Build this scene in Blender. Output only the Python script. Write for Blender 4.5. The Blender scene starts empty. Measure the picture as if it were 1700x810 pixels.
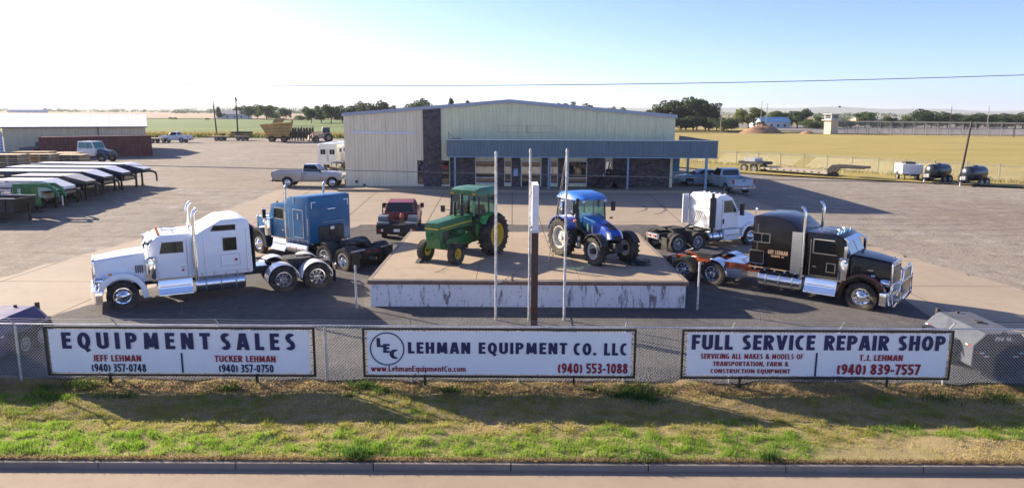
import bpy, bmesh, math, random
import numpy as np
from mathutils import Vector, Matrix, noise as mnoise
R = math.radians
sc = bpy.context.scene
col = sc.collection
random.seed(7)
rng = np.random.default_rng(11)

# ---------------------------------------------------------------- camera
CAM_H = 7.2
cd = bpy.data.cameras.new('camera'); cam = bpy.data.objects.new('camera', cd); col.objects.link(cam)
cd.sensor_width = 36.0; cd.lens = 36.0 * 1191 / 1700; cd.clip_start = 0.1; cd.clip_end = 20000
cam.matrix_world = Matrix.Translation((0, 0, CAM_H)) @ Matrix.Rotation(R(90 - 10.44), 4, 'X') @ Matrix.Rotation(R(0.3), 4, 'Z')
sc.camera = cam
sc.render.resolution_x = 1024; sc.render.resolution_y = 487
# ---------------------------------------------------------------- sky, sun, exposure
SUN_EL, SUN_AZ = 22.5, 57.5          # azimuth: degrees to the left of straight ahead (+Y)
w = bpy.data.worlds.new('World'); sc.world = w; w.use_nodes = True
nt = w.node_tree; bgn = nt.nodes['Background']
sky = nt.nodes.new('ShaderNodeTexSky'); sky.sky_type = 'NISHITA'; sky.sun_disc = False
sky.sun_elevation = R(SUN_EL); sky.sun_rotation = R(-SUN_AZ)
sky.altitude = 300; sky.air_density = 0.6; sky.dust_density = 0.9; sky.ozone_density = 2.5
tint = nt.nodes.new('ShaderNodeMix'); tint.data_type = 'RGBA'; tint.blend_type = 'MULTIPLY'; tint.inputs[0].default_value = 1.0; tint.inputs[7].default_value = (.92, .89, 1.08, 1)   # clear dry air
nt.links.new(sky.outputs[0], tint.inputs[6]); nt.links.new(tint.outputs[2], bgn.inputs[0]); bgn.inputs[1].default_value = 0.092
ld = bpy.data.lights.new('sun', 'SUN'); ld.energy = 5.0; ld.angle = R(0.5); ld.color = (1.0, 0.85, 0.66)
sun = bpy.data.objects.new('sun', ld); col.objects.link(sun)
to_sun = Vector((-math.sin(R(SUN_AZ)) * math.cos(R(SUN_EL)), math.cos(R(SUN_AZ)) * math.cos(R(SUN_EL)), math.sin(R(SUN_EL))))
sun.rotation_euler = to_sun.to_track_quat('Z', 'Y').to_euler()
sun.location = (-60, 40, 40)
sc.view_settings.view_transform = 'Standard'; sc.view_settings.look = 'None'
sc.view_settings.exposure = 1.46; sc.view_settings.gamma = 1.0
sc.view_settings.use_curve_mapping = False

# ---------------------------------------------------------------- terrain height
def ss(a, b, t):
    t = max(0.0, min(1.0, (t - a) / (b - a))); return t * t * (3 - 2 * t)
def g(x, y):
    if y < 19.6:      # bank down from the lot to the street verge
        return -0.27 * ss(19.6, 18.6, y) - 0.08 * ss(18.6, 14.9, y)
    r = 0.9 * ss(36, 62, y) * (1 - 0.8 * ss(13, 30, x))
    return r + 0.5 * ss(62, 100, y) * ss(-5, -35, x)

# ---------------------------------------------------------------- materials
MATS = {}
def _new(name):
    m = bpy.data.materials.new(name); m.use_nodes = True
    n = m.node_tree.nodes; return m, n, m.node_tree.links, n['Principled BSDF']
def mat(name, c, rough=0.5, metal=0.0, spec=0.5, coat=0.0, var=0.0, vscale=3.0, bump=0.0, bscale=20.0, dust=0.0):
    """plain procedural material: base colour broken up by noise, with optional fine relief"""
    if name in MATS: return MATS[name]
    m, n, l, b = _new(name)
    b.inputs['Base Color'].default_value = (*c, 1); b.inputs['Roughness'].default_value = rough
    b.inputs['Metallic'].default_value = metal; b.inputs['Specular IOR Level'].default_value = spec
    b.inputs['Coat Weight'].default_value = coat; b.inputs['Coat Roughness'].default_value = 0.04
    tc = n.new('ShaderNodeTexCoord')
    if var > 0:
        t = n.new('ShaderNodeTexNoise'); t.inputs['Scale'].default_value = vscale; t.inputs['Detail'].default_value = 6
        t.inputs['Roughness'].default_value = 0.65
        l.new(tc.outputs['Object'], t.inputs['Vector'])
        r = n.new('ShaderNodeValToRGB'); r.color_ramp.elements[0].position = 0.3; r.color_ramp.elements[1].position = 0.7
        r.color_ramp.elements[0].color = (*[v * (1 - var) for v in c], 1)
        r.color_ramp.elements[1].color = (*[min(1, v * (1 + var)) for v in c], 1)
        l.new(t.outputs['Fac'], r.inputs['Fac']); l.new(r.outputs['Color'], b.inputs['Base Color'])
    if dust > 0:       # road dust and fading lying on the paint in patches
        d = n.new('ShaderNodeTexNoise'); d.inputs['Scale'].default_value = 2.3; d.inputs['Detail'].default_value = 8; d.inputs['Roughness'].default_value = .72
        l.new(tc.outputs['Object'], d.inputs['Vector'])
        dr = n.new('ShaderNodeValToRGB'); dr.color_ramp.elements[0].position = .42; dr.color_ramp.elements[1].position = .72
        dr.color_ramp.elements[0].color = (0, 0, 0, 1); dr.color_ramp.elements[1].color = (dust, dust, dust, 1)
        l.new(d.outputs['Fac'], dr.inputs['Fac']); mx = n.new('ShaderNodeMix'); mx.data_type = 'RGBA'; l.new(dr.outputs['Color'], mx.inputs[0])
        if var > 0: l.new(r.outputs['Color'], mx.inputs[6])
        else: mx.inputs[6].default_value = (*c, 1)
        mx.inputs[7].default_value = (.33, .27, .20, 1); l.new(mx.outputs[2], b.inputs['Base Color'])
        rm = n.new('ShaderNodeMath'); rm.operation = 'ADD'; rm.inputs[1].default_value = rough; l.new(dr.outputs['Color'], rm.inputs[0]); l.new(rm.outputs[0], b.inputs['Roughness'])
    if bump > 0:
        t2 = n.new('ShaderNodeTexNoise'); t2.inputs['Scale'].default_value = bscale; t2.inputs['Detail'].default_value = 5
        l.new(tc.outputs['Object'], t2.inputs['Vector'])
        bp = n.new('ShaderNodeBump'); bp.inputs['Strength'].default_value = bump; bp.inputs['Distance'].default_value = 0.02
        l.new(t2.outputs['Fac'], bp.inputs['Height']); l.new(bp.outputs['Normal'], b.inputs['Normal'])
    MATS[name] = m; return m
def glassmat(name, tint, refl=0.35, rough=0.03):
    """see-through tinted pane: tinted transparency under a Fresnel reflection"""
    if name in MATS: return MATS[name]
    m, n, l, b = _new(name); out = n['Material Output']; n.remove(b)
    tr = n.new('ShaderNodeBsdfTransparent'); tr.inputs[0].default_value = (*tint, 1)
    gl = n.new('ShaderNodeBsdfGlossy'); gl.inputs['Roughness'].default_value = rough; gl.inputs[0].default_value = (.9, .95, 1, 1)
    fr = n.new('ShaderNodeLayerWeight'); fr.inputs[0].default_value = refl
    mx = n.new('ShaderNodeMixShader'); l.new(fr.outputs['Fresnel'], mx.inputs[0]); l.new(tr.outputs[0], mx.inputs[1]); l.new(gl.outputs[0], mx.inputs[2])
    l.new(mx.outputs[0], out.inputs[0]); MATS[name] = m; return m
class NG:
    """tiny node-graph helper for the larger ground materials"""
    def __init__(s, name):
        s.m, s.n, s.l, s.b = _new(name)
        s.tc = s.n.new('ShaderNodeTexCoord').outputs['Object']
        MATS[name] = s.m
    def noise(s, scale, detail=6, rough=0.6, dist=0.0, vec=None, out='Fac'):
        t = s.n.new('ShaderNodeTexNoise'); t.inputs['Scale'].default_value = scale; t.inputs['Detail'].default_value = detail
        t.inputs['Roughness'].default_value = rough; t.inputs['Distortion'].default_value = dist
        s.l.new(vec or s.tc, t.inputs['Vector']); return t.outputs[out]
    def vor(s, scale, feat='F1', vec=None, out='Distance'):
        t = s.n.new('ShaderNodeTexVoronoi'); t.feature = feat; t.inputs['Scale'].default_value = scale
        s.l.new(vec or s.tc, t.inputs['Vector']); return t.outputs[out]
    def mapping(s, scale=(1, 1, 1), rot=(0, 0, 0), loc=(0, 0, 0), vec=None):
        t = s.n.new('ShaderNodeMapping'); t.inputs['Scale'].default_value = scale; t.inputs['Rotation'].default_value = rot
        t.inputs['Location'].default_value = loc; s.l.new(vec or s.tc, t.inputs['Vector']); return t.outputs[0]
    def wave(s, scale, dist, detail=3, vec=None, prof='SIN', kind='BANDS', dscale=1.0):
        t = s.n.new('ShaderNodeTexWave'); t.wave_type = kind; t.wave_profile = prof; t.inputs['Scale'].default_value = scale
        t.inputs['Distortion'].default_value = dist; t.inputs['Detail'].default_value = detail; t.inputs['Detail Scale'].default_value = dscale
        s.l.new(vec or s.tc, t.inputs['Vector']); return t.outputs['Fac']
    def ramp(s, fac, stops):
        r = s.n.new('ShaderNodeValToRGB'); e = r.color_ramp.elements
        while len(e) < len(stops): e.new(0.5)
        for i, (p, c) in enumerate(stops):
            e[i].position = p; e[i].color = (*(c if isinstance(c, tuple) else (c, c, c)), 1)
        s.l.new(fac, r.inputs['Fac']); return r.outputs['Color']
    def mix(s, fac, a, b, mode='MIX'):
        x = s.n.new('ShaderNodeMix'); x.data_type = 'RGBA'; x.blend_type = mode
        for sock, v in ((x.inputs[0], fac), (x.inputs[6], a), (x.inputs[7], b)):
            if isinstance(v, (int, float)): sock.default_value = v
            elif isinstance(v, tuple): sock.default_value = (*v, 1)
            else: s.l.new(v, sock)
        return x.outputs[2]
    def math(s, op, a, b=0.0):
        x = s.n.new('ShaderNodeMath'); x.operation = op
        for sock, v in ((x.inputs[0], a), (x.inputs[1], b)):
            if isinstance(v, (int, float)): sock.default_value = v
            else: s.l.new(v, sock)
        return x.outputs[0]
    def done(s, colour, height=None, dist=0.02, strength=1.0, rough=0.9, spec=0.2):
        s.l.new(colour, s.b.inputs['Base Color'])
        if isinstance(rough, (int, float)): s.b.inputs['Roughness'].default_value = rough
        else: s.l.new(rough, s.b.inputs['Roughness'])
        s.b.inputs['Specular IOR Level'].default_value = spec
        if height is not None:
            bp = s.n.new('ShaderNodeBump'); bp.inputs['Strength'].default_value = strength; bp.inputs['Distance'].default_value = dist
            s.l.new(height, bp.inputs['Height']); s.l.new(bp.outputs['Normal'], s.b.inputs['Normal'])
        return s.m

def leafy(m, amount=.45):
    """thin leaf: part of the light passes through the blade"""
    n, l = m.node_tree.nodes, m.node_tree.links; b = n['Principled BSDF']; out = n['Material Output']
    tr = n.new('ShaderNodeBsdfTranslucent'); mx = n.new('ShaderNodeMixShader'); mx.inputs[0].default_value = amount
    src = b.inputs['Base Color'].links[0].from_socket; l.new(src, tr.inputs[0]); l.new(b.outputs[0], mx.inputs[1]); l.new(tr.outputs[0], mx.inputs[2]); l.new(mx.outputs[0], out.inputs[0]); return m
# shared small materials
black = mat('black_paint', (.016, .016, .018), .45, var=.3)
chassis = mat('chassis_black', (.018, .018, .02), .6, var=.4, vscale=8, dust=.22)
rubber = mat('rubber', (.018, .018, .018), .85, var=.35, vscale=10, bump=.3, bscale=40, dust=.35)
chrome = mat('chrome', (.82, .83, .85), .08, 1.0)
alu = mat('polished_aluminium', (.7, .71, .73), .22, 1.0, var=.08)
dullsteel = mat('dull_steel', (.42, .43, .44), .45, .9, var=.2, vscale=6)
galv = mat('galvanised_steel', (.5, .52, .53), .5, .6, var=.2, vscale=5)
amber = mat('amber_lens', (.75, .22, .03), .25)
redlens = mat('red_lens', (.5, .03, .02), .25)
whitelens = mat('clear_lens', (.75, .78, .8), .1, coat=1)
darkglass = mat('dark_glass', (.008, .012, .014), .04, spec=.35)
tealglass = glassmat('teal_glass', (.38, .62, .60), .42)
cabglass = glassmat('cab_glass', (.25, .34, .35), .45)
seatmat = mat('seat_cloth', (.06, .055, .05), .9, var=.3)
wood = mat('weathered_wood', (.36, .26, .16), .85, var=.35, vscale=5, bump=.3)

# ---------------------------------------------------------------- mesh builder
def rr(hb, ht, z0, z1, rt, rb, n=4):
    """ring of (y, z): trapezoid with rounded corners, counter-clockwise seen from +x"""
    C = [(-hb, z0, rb), (hb, z0, rb), (ht, z1, rt), (-ht, z1, rt)]
    out = []
    for i in range(4):
        y, z, r = C[i]; p = Vector((y, z)); a = Vector(C[i - 1][:2]); b = Vector(C[(i + 1) % 4][:2])
        da = (a - p); db = (b - p)
        ra = min(r, da.length * .49); rb_ = min(r, db.length * .49)
        s = p + da.normalized() * ra; e = p + db.normalized() * rb_
        for k in range(n + 1):
            t = k / n; q = s * (1 - t) ** 2 + p * 2 * t * (1 - t) + e * t * t; out.append((q.x, q.y))
    return out
class MB:
    def __init__(s): s.bm = bmesh.new(); s.T = Matrix.Identity(4)
    def v(s, p): return s.bm.verts.new(s.T @ Vector(p))
    def f(s, vs):
        try: return s.bm.faces.new(vs)
        except ValueError: return None
    def box(s, c, d, rot=None, bev=0.0):
        M = Matrix.Translation(c)
        if rot is not None: M = M @ (rot if isinstance(rot, Matrix) else Matrix.Rotation(rot, 4, 'Z'))
        h = [x / 2 for x in d]
        if bev > 0:
            q = MB(); q.box((0, 0, 0), d); q.bevel(bev, 2); s.merge(q, M); return s
        vs = [s.v(M @ Vector((sx * h[0], sy * h[1], sz * h[2]))) for sz in (-1, 1) for sx, sy in ((-1, -1), (1, -1), (1, 1), (-1, 1))]
        for q in ((3, 2, 1, 0), (4, 5, 6, 7), (0, 1, 5, 4), (1, 2, 6, 5), (2, 3, 7, 6), (3, 0, 4, 7)): s.f([vs[i] for i in q])
        return s
    def b2(s, x0, x1, y0, y1, z0, z1, bev=0.0): return s.box(((x0 + x1) / 2, (y0 + y1) / 2, (z0 + z1) / 2), (abs(x1 - x0), abs(y1 - y0), abs(z1 - z0)), None, bev)
    def merge(s, o, M=None):
        M = s.T @ (M or Matrix.Identity(4)); mp = {}
        for v in o.bm.verts: mp[v] = s.bm.verts.new(M @ v.co)
        for f in o.bm.faces: s.f([mp[v] for v in f.verts])
        o.bm.free()
    def bevel(s, wdt, seg=2, ang=25):
        es = [e for e in s.bm.edges if len(e.link_faces) == 2 and e.calc_face_angle(0) > R(ang)]
        bmesh.ops.bevel(s.bm, geom=es, offset=wdt, segments=seg, affect='EDGES', profile=.6, clamp_overlap=True); return s
    def prism(s, pts, a, b, axis='y', bev=0.0, pts2=None):
        """polygon extruded along an axis: pts are (x,z) for y, (y,z) for x, (x,y) for z; pts2 = the other end"""
        if bev > 0:
            q = MB(); q.prism(pts, a, b, axis, 0, pts2); bmesh.ops.recalc_face_normals(q.bm, faces=q.bm.faces); q.bevel(bev, 2); s.merge(q); return s
        mk = {'y': lambda p, t: (p[0], t, p[1]), 'x': lambda p, t: (t, p[0], p[1]), 'z': lambda p, t: (p[0], p[1], t)}[axis]
        A = [s.v(mk(p, a)) for p in pts]; B = [s.v(mk(p, b)) for p in (pts2 or pts)]
        n = len(pts)
        s.f(A[::-1]); s.f(B)
        for i in range(n): s.f([A[i], A[(i + 1) % n], B[(i + 1) % n], B[i]])
        return s
    def hull(s, secs, caps=True, n=4):
        """sections (x, half width bottom, half width top, z0, z1, top radius, bottom radius) lofted along x"""
        rings = []
        for (x, hb, ht, z0, z1, rt, rb) in secs: rings.append([s.v((x, y, z)) for y, z in rr(hb, ht, z0, z1, rt, rb, n)])
        for A, B in zip(rings, rings[1:]):
            m = len(A)
            for i in range(m): s.f([A[i], A[(i + 1) % m], B[(i + 1) % m], B[i]])
        if caps: s.f(rings[0][::-1]); s.f(rings[-1])
        return s
    def cyl(s, p0, p1, r, r1=None, n=12, caps=True):
        p0, p1 = Vector(p0), Vector(p1); d = p1 - p0; q = d.to_track_quat('Z', 'Y').to_matrix()
        r1 = r if r1 is None else r1
        A = []; B = []
        for i in range(n):
            a = 2 * math.pi * i / n; o = q @ Vector((math.cos(a), math.sin(a), 0))
            A.append(s.v(p0 + o * r)); B.append(s.v(p1 + o * r1))
        for i in range(n): s.f([A[i], A[(i + 1) % n], B[(i + 1) % n], B[i]])
        if caps: s.f(A[::-1]); s.f(B)
        return s
    def tube(s, path, r, n=8):
        P = [Vector(p) for p in path]; rings = []; up = None
        rs = r if isinstance(r, (list, tuple)) else [r] * len(P)
        for i, p in enumerate(P):
            d = (P[min(i + 1, len(P) - 1)] - P[max(i - 1, 0)]).normalized()
            if up is None: up = Vector((0, 0, 1)) if abs(d.z) < .9 else Vector((1, 0, 0))
            x = d.cross(up).normalized(); up = x.cross(d).normalized()
            rings.append([s.v(p + (x * math.cos(2 * math.pi * k / n) + up * math.sin(2 * math.pi * k / n)) * rs[i]) for k in range(n)])
        for A, B in zip(rings, rings[1:]):
            for i in range(n): s.f([A[i], A[(i + 1) % n], B[(i + 1) % n], B[i]])
        s.f(rings[0][::-1]); s.f(rings[-1]); return s
    def lathe(s, prof, c=(0, 0, 0), axis='y', n=24, sgn=1, caps=True):
        """prof: (radius, offset along axis)"""
        rings = []; c = Vector(c)
        for r, h in prof:
            ring = []
            for i in range(n):
                a = 2 * math.pi * i / n; u, w_ = r * math.cos(a), r * math.sin(a); h2 = h * sgn
                o = {'y': (u, h2, w_), 'x': (h2, u, w_), 'z': (u, w_, h2)}[axis]
                ring.append(s.v(c + Vector(o)))
            rings.append(ring)
        for A, B in zip(rings, rings[1:]):
            for i in range(n): s.f([A[i], A[(i + 1) % n], B[(i + 1) % n], B[i]])
        if caps and prof[0][0] > 0: s.f(rings[0])
        if caps and prof[-1][0] > 0: s.f(rings[-1][::-1])
        return s
    def quad(s, a, b, c, d): s.f([s.v(p) for p in (a, b, c, d)]); return s
    def poly(s, pts): s.f([s.v(p) for p in pts]); return s
    def mesh(s, name, m, ang=38, recalc=True):
        bm = s.bm
        if recalc: bmesh.ops.recalc_face_normals(bm, faces=bm.faces)
        me = bpy.data.meshes.new(name)
        for f in bm.faces: f.smooth = True
        for e in bm.edges:
            if len(e.link_faces) != 2 or e.calc_face_angle(0) > R(ang): e.smooth = False
        bm.to_mesh(me); bm.free()
        me.materials.append(m) if m else None; return me
    def build(s, name, m, parent=None, **k):
        return link(name, s.mesh(name, m, **k), parent)
def link(name, me, parent=None, loc=None, rot=None):
    o = bpy.data.objects.new(name, me); col.objects.link(o)
    if parent is not None: o.parent = parent
    if loc is not None: o.location = loc
    if rot is not None: o.rotation_euler = rot
    return o
def tag(o, label=None, cat=None, group=None, kind=None):
    if label: o['label'] = label
    if cat: o['category'] = cat
    if group: o['group'] = group
    if kind: o['kind'] = kind
    return o
def thing(name, label, cat, loc, heading=0.0, group=None, tilt=0.0):
    o = bpy.data.objects.new(name, None); col.objects.link(o); o.empty_display_size = .3
    o.location = loc; o.rotation_euler = (0, tilt, heading); return tag(o, label, cat, group)
def gthing(name, label, cat, x, y, hd=0.0, group=None, dz=0.0):
    """a thing on the terrain, tilted with the slope along its heading"""
    c, s_ = math.cos(hd), math.sin(hd); e = 1.5
    tilt = -math.atan2(g(x + c * e, y + s_ * e) - g(x - c * e, y - s_ * e), 2 * e)
    return thing(name, label, cat, (x, y, g(x, y) + dz), hd, group, tilt)
def copy_tree(o, parent=None, loc=None, heading=None, label=None, group=None):
    kids = [c for c in o.children]
    c = o.copy(); col.objects.link(c); c.parent = parent
    if loc is not None: c.location = loc
    if heading is not None: c.rotation_euler = (0, 0, heading)
    if label: c['label'] = label
    if group: c['group'] = group
    for k in kids: copy_tree(k, c)
    return c
def arc(cx, cz, r, a0, a1, n): return [(cx + r * math.cos(R(a0 + (a1 - a0) * i / n)), cz + r * math.sin(R(a0 + (a1 - a0) * i / n))) for i in range(n + 1)]
CACHE = {}
# ---------------------------------------------------------------- bold condensed lettering drawn with strokes
def _ell(cx, cy, rx, ry, a0, a1, n=10): return [(cx + rx * math.cos(R(a0 + (a1 - a0) * i / n)), cy + ry * math.sin(R(a0 + (a1 - a0) * i / n))) for i in range(n + 1)]
def glyph(ch, t):
    """-> (width, strokes); cap height 1, t = stroke thickness. A stroke is (points, closed)"""
    h = t / 2; B, T = h, 1 - h; W = .50; X = .70; xt = X - h
    def o(w, top=1.0): return (_ell(w / 2, top / 2, w / 2 - h, top / 2 - h, 0, 360, 22)[:-1], True)
    L, Rr = h, W - h
    if ch == ' ': return .26, []
    if ch == 'A': W = .56; return W, [([(h - .035, -.12), (W / 2 - .02, 1.12)], 0), ([(W - h + .035, -.12), (W / 2 + .02, 1.12)], 0), ([(.14, .27), (W - .14, .27)], 0)]
    if ch == 'B': return W, [([(L, 0), (L, 1)], 0), ([(L, T)] + _ell(W - .24, .755, .24 - h, .245 - h, 90, -90) + [(L, .51)], 0), ([(L, .51)] + _ell(W - .25, .255, .25 - h, .255, 90, -90)[:-1] + [(W - .25, B), (L, B)], 0)]
    if ch == 'C': return .47, [(_ell(.29, .5, .29 - h, .5 - h, 62, 298, 16), 0)]
    if ch == 'D': W = .53; return W, [([(L, 0), (L, 1)], 0), ([(L, T)] + _ell(W - .27, .5, .27 - h, .5 - h, 90, -90, 12) + [(L, B)], 0)]
    if ch == 'E': W = .42; return W, [([(L, 0), (L, 1)], 0), ([(L, T), (W, T)], 0), ([(L, .52), (W - .03, .52)], 0), ([(L, B), (W, B)], 0)]
    if ch == 'F': W = .41; return W, [([(L, 0), (L, 1)], 0), ([(L, T), (W, T)], 0), ([(L, .50), (W - .03, .50)], 0)]
    if ch == 'G': return .52, [(_ell(.30, .5, .30 - h, .5 - h, 58, 270, 14) + [(.52 - h, B + .03), (.52 - h, .47), (.28, .47)], 0)]
    if ch == 'H': W = .53; return W, [([(L, 0), (L, 1)], 0), ([(W - h, 0), (W - h, 1)], 0), ([(L, .51), (W - h, .51)], 0)]
    if ch == 'I': return t, [([(L, 0), (L, 1)], 0)]
    if ch == 'J': W = .34; return W, [([(W - h, 1), (W - h, .22)] + _ell(W - h - .15, .22, .15, .22 - h, 0, -100, 7)[1:], 0)]
    if ch == 'K': W = .52; return W, [([(L, 0), (L, 1)], 0), ([(L, .42), (W - .02, 1.15)], 0), ([(.2, .58), (W + .03, -.14)], 0)]
    if ch == 'L': W = .40; return W, [([(L, 0), (L, 1)], 0), ([(L, B), (W, B)], 0)]
    if ch == 'M': W = .70; return W, [([(L + .02, 0), (L + .05, 1)], 0), ([(W - L - .02, 0), (W - L - .05, 1)], 0), ([(L + .02, 1.08), (W / 2 + .015, .12)], 0), ([(W - L - .02, 1.08), (W / 2 - .015, .12)], 0)]
    if ch == 'N': W = .55; return W, [([(L, 0), (L, 1)], 0), ([(W - h, 0), (W - h, 1)], 0), ([(L - .02, 1.08), (W - h + .02, -.08)], 0)]
    if ch in 'O0': W = .57 if ch == 'O' else .50; return W, [o(W)]
    if ch == 'Q': W = .57; return W, [o(W), ([(W * .55, .1), (W * .85, -.16)], 2)]
    if ch == 'P': return W, [([(L, 0), (L, 1)], 0), ([(L, T)] + _ell(W - .25, .70, .25 - h, .30 - h, 90, -90) + [(L, .40 + h)], 0)]
    if ch == 'R': W = .52; return W, [([(L, 0), (L, 1)], 0), ([(L, T)] + _ell(W - .26, .71, .25 - h, .29 - h, 90, -90) + [(L, .42 + h)], 0), ([(.24, .50), (W - .06, -.12)], 0)]
    if ch == 'S': W = .45; return W, [(_ell(W / 2 + .01, .745, W / 2 - h, .255 - h, 35, 205, 9) + [(W / 2 - .06, .56), (W / 2 + .06, .45)] + _ell(W / 2 - .01, .265, W / 2 - h, .265 - h, 25, -150, 9), 0)]
    if ch == 'T': W = .47; return W, [([(W / 2, 0), (W / 2, 1)], 0), ([(0, T), (W, T)], 0)]
    if ch == 'U': W = .54; return W, [([(L, 1), (L, .28)] + _ell(W / 2, .28, W / 2 - h, .28 - h, 180, 360)[1:-1] + [(W - h, .28), (W - h, 1)], 0)]
    if ch == 'V': W = .55; return W, [([(h - .03, 1.12), (W / 2 + .02, -.12)], 0), ([(W - h + .03, 1.12), (W / 2 - .02, -.12)], 0)]
    if ch == 'W': W = .78; return W, [([(h - .03, 1.1), (.27, -.1)], 0), ([(W - h + .03, 1.1), (W - .27, -.1)], 0), ([(.24, -.1), (W / 2 + .02, 1.1)], 0), ([(W - .24, -.1), (W / 2 - .02, 1.1)], 0)]
    if ch == 'X': W = .52; return W, [([(h - .05, 1.1), (W - h + .05, -.1)], 0), ([(W - h + .05, 1.1), (h - .05, -.1)], 0)]
    if ch == 'Y': W = .52; return W, [([(W / 2, 0), (W / 2, .48)], 0), ([(h - .06, 1.1), (W / 2 + .02, .40)], 0), ([(W - h + .06, 1.1), (W / 2 - .02, .40)], 0)]
    if ch == '1': W = .36; return W, [([(W - .05 - h, 0), (W - .05 - h, 1)], 0), ([(0, .78), (W - .05 - h, .96)], 0)]
    if ch == '3': W = .46; return W, [(_ell(W / 2 - .03, .745, W / 2 - h + .02, .255 - h, 140, -90, 10) + [(.13, .51)], 0), ([(.13, .51)] + _ell(W / 2 - .03, .27, W / 2 - h + .03, .27 - h + .0, 85, -145, 12), 0)]
    if ch == '4': W = .52; return W, [([(W - .10 - h, 0), (W - .10 - h, 1)], 0), ([(.0, .29), (W, .29)], 0), ([(.05, .25), (W - .10 - h - .01, 1.02)], 0)]
    if ch == '5': W = .46; return W, [([(W - .02, T), (.10, T), (.08, .53)], 0), ([(.08, .53)] + _ell(W / 2 - .03, .32, W / 2 - h + .03, .32 - h, 80, -145, 12), 0)]
    if ch == '7': W = .46; return W, [([(0, T), (W, T)], 0), ([(W - h + .02, 1.0), (.13, -.1)], 0)]
    if ch == '8': W = .49; return W, [(_ell(W / 2, .745, W / 2 - h - .02, .255 - h, 0, 360, 16)[:-1], True), (_ell(W / 2, .275, W / 2 - h, .275 - h, 0, 360, 18)[:-1], True)]
    if ch == '9': W = .49; return W, [(_ell(W / 2, .68, W / 2 - h, .32 - h, 0, 360, 16)[:-1], True), ([(W - h, .68), (W - h, .5)] + _ell(.06, .5, W - h - .06, .5 - h, 0, -82, 8)[1:], 0)]
    if ch == '-': return .28, [([(.0, .38), (.28, .38)], 0)]
    if ch == '.': return t, [([(h, 0), (h, t)], 0)]
    if ch == ',': return t, [([(h, t), (h - .04, -.14)], 2)]
    if ch == '(': return .26, [(_ell(.44, .46, .44 - h * .8, .64, 140, 220, 8), 2)]
    if ch == ')': return .26, [(_ell(-.18, .46, .44 - h * .8, .64, 40, -40, 8), 2)]
    if ch == '&': W = .58; return W, [([(W + .03, -.08), (.16, .66)] + _ell(.27, .79, .13, .21 - h, 200, -20, 9) + [(.10, .36)] + _ell(.25, .25, .25 - h, .25 - h, 165, 300, 7) + [(W - .05, .48)], 0)]
    # lower case, x height X
    if ch == 'w': W = .68; return W, [([(h - .03, X), (.24, -.06)], 3), ([(W - h + .03, X), (W - .24, -.06)], 3), ([(.21, -.06), (W / 2 + .02, X)], 3), ([(W - .21, -.06), (W / 2 - .02, X)], 3)]
    if ch in 'hn': W = .46; return W, [([(L, 0), (L, 1 if ch == 'h' else X)], 0), (_ell(W / 2, .42, W / 2 - h, xt - .42, 180, 0)[0:] + [(W - h, 0)], 0)]
    if ch == 'm': W = .72; return W, [([(L, 0), (L, X)], 0), (_ell(W * .25 + h * .5, .42, W * .25 - h * .5, xt - .42, 180, 0) + [(W / 2, 0)], 0), (_ell(W * .75 - h * .5, .42, W * .25 - h * .5, xt - .42, 180, 0) + [(W - h, 0)], 0)]
    if ch == 'u': W = .46; return W, [([(W - h, 0), (W - h, X)], 0), ([(L, X)] + _ell(W / 2, .28, W / 2 - h, .28 - h, 180, 360), 0)]
    if ch == 'o': W = .47; return W, [o(W, X)]
    if ch == 'c': W = .39; return W, [(_ell(.25, X / 2, .25 - h, X / 2 - h, 60, 300, 14), 0)]
    if ch == 'e': W = .45; return W, [([(h, .34), (W - h, .34)] + _ell(W / 2, X / 2, W / 2 - h, X / 2 - h, 0, 305, 16), 0)]
    if ch == 'a': W = .44; return W, [([(W - h, 0), (W - h, .45)] + _ell(W / 2 - .02, .45, W / 2 - h + .02, xt - .45, 0, 150, 7)[1:], 0), (_ell(.2, .2, .2 - h, .2 - h + .02, 0, 360, 12)[:-1], True)]
    if ch in 'pq': W = .47; return W, [([(L if ch == 'p' else W - h, -.26), (L if ch == 'p' else W - h, X)], 2), o(W, X)]
    if ch == 'i': return t, [([(h, 0), (h, X)], 0), ([(h, .80), (h, .98)], 0)]
    if ch == 't': W = .32; return W, [([(.13, .92), (.13, .2)] + _ell(.27, .22, .14, .22 - h, 190, 270, 5), 0), ([(0, X - h), (W, X - h)], 0)]
    return .5, []
def stroke_text(s, t=.20, space=.075):
    """-> list of bmesh builders, one per character"""
    out = []; x = 0.0; layer = 0
    for ch in s:
        wd, strokes = glyph(ch, t); mb = MB()
        for pts, mode in strokes:
            P = [Vector(p) for p in pts]; n = len(P); closed = mode is True; layer += 1
            offs = []
            for i in range(n):
                a = P[i - 1] if (i > 0 or closed) else None; b = P[(i + 1) % n] if (i < n - 1 or closed) else None
                d1 = (P[i] - a).normalized() if a is not None else None; d2 = (b - P[i]).normalized() if b is not None else None
                if d1 is None: d1 = d2
                if d2 is None: d2 = d1
                n1 = Vector((-d1.y, d1.x)); n2 = Vector((-d2.y, d2.x)); k = n1 + n2
                if k.length < .2: k = n1
                k.normalize(); offs.append(k * (t / 2 / max(.45, k.dot(n1))))
            for i in range(n if closed else n - 1):
                j = (i + 1) % n
                Q = [tuple(P[i] + offs[i]), tuple(P[i] - offs[i]), tuple(P[j] - offs[j]), tuple(P[j] + offs[j])]
                if mode in (0, 3):
                    for h_ in ((0, 1, 1.0 if mode == 0 else .70), (0, -1, 0.0)):
                        Q = clip_half(Q, *h_)
                if len(Q) >= 3: mb.f([mb.v((x + p[0], p[1], .0002 * (layer % 7))) for p in Q])
        x += wd + space
        if strokes: out.append(mb)
    return out
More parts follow.
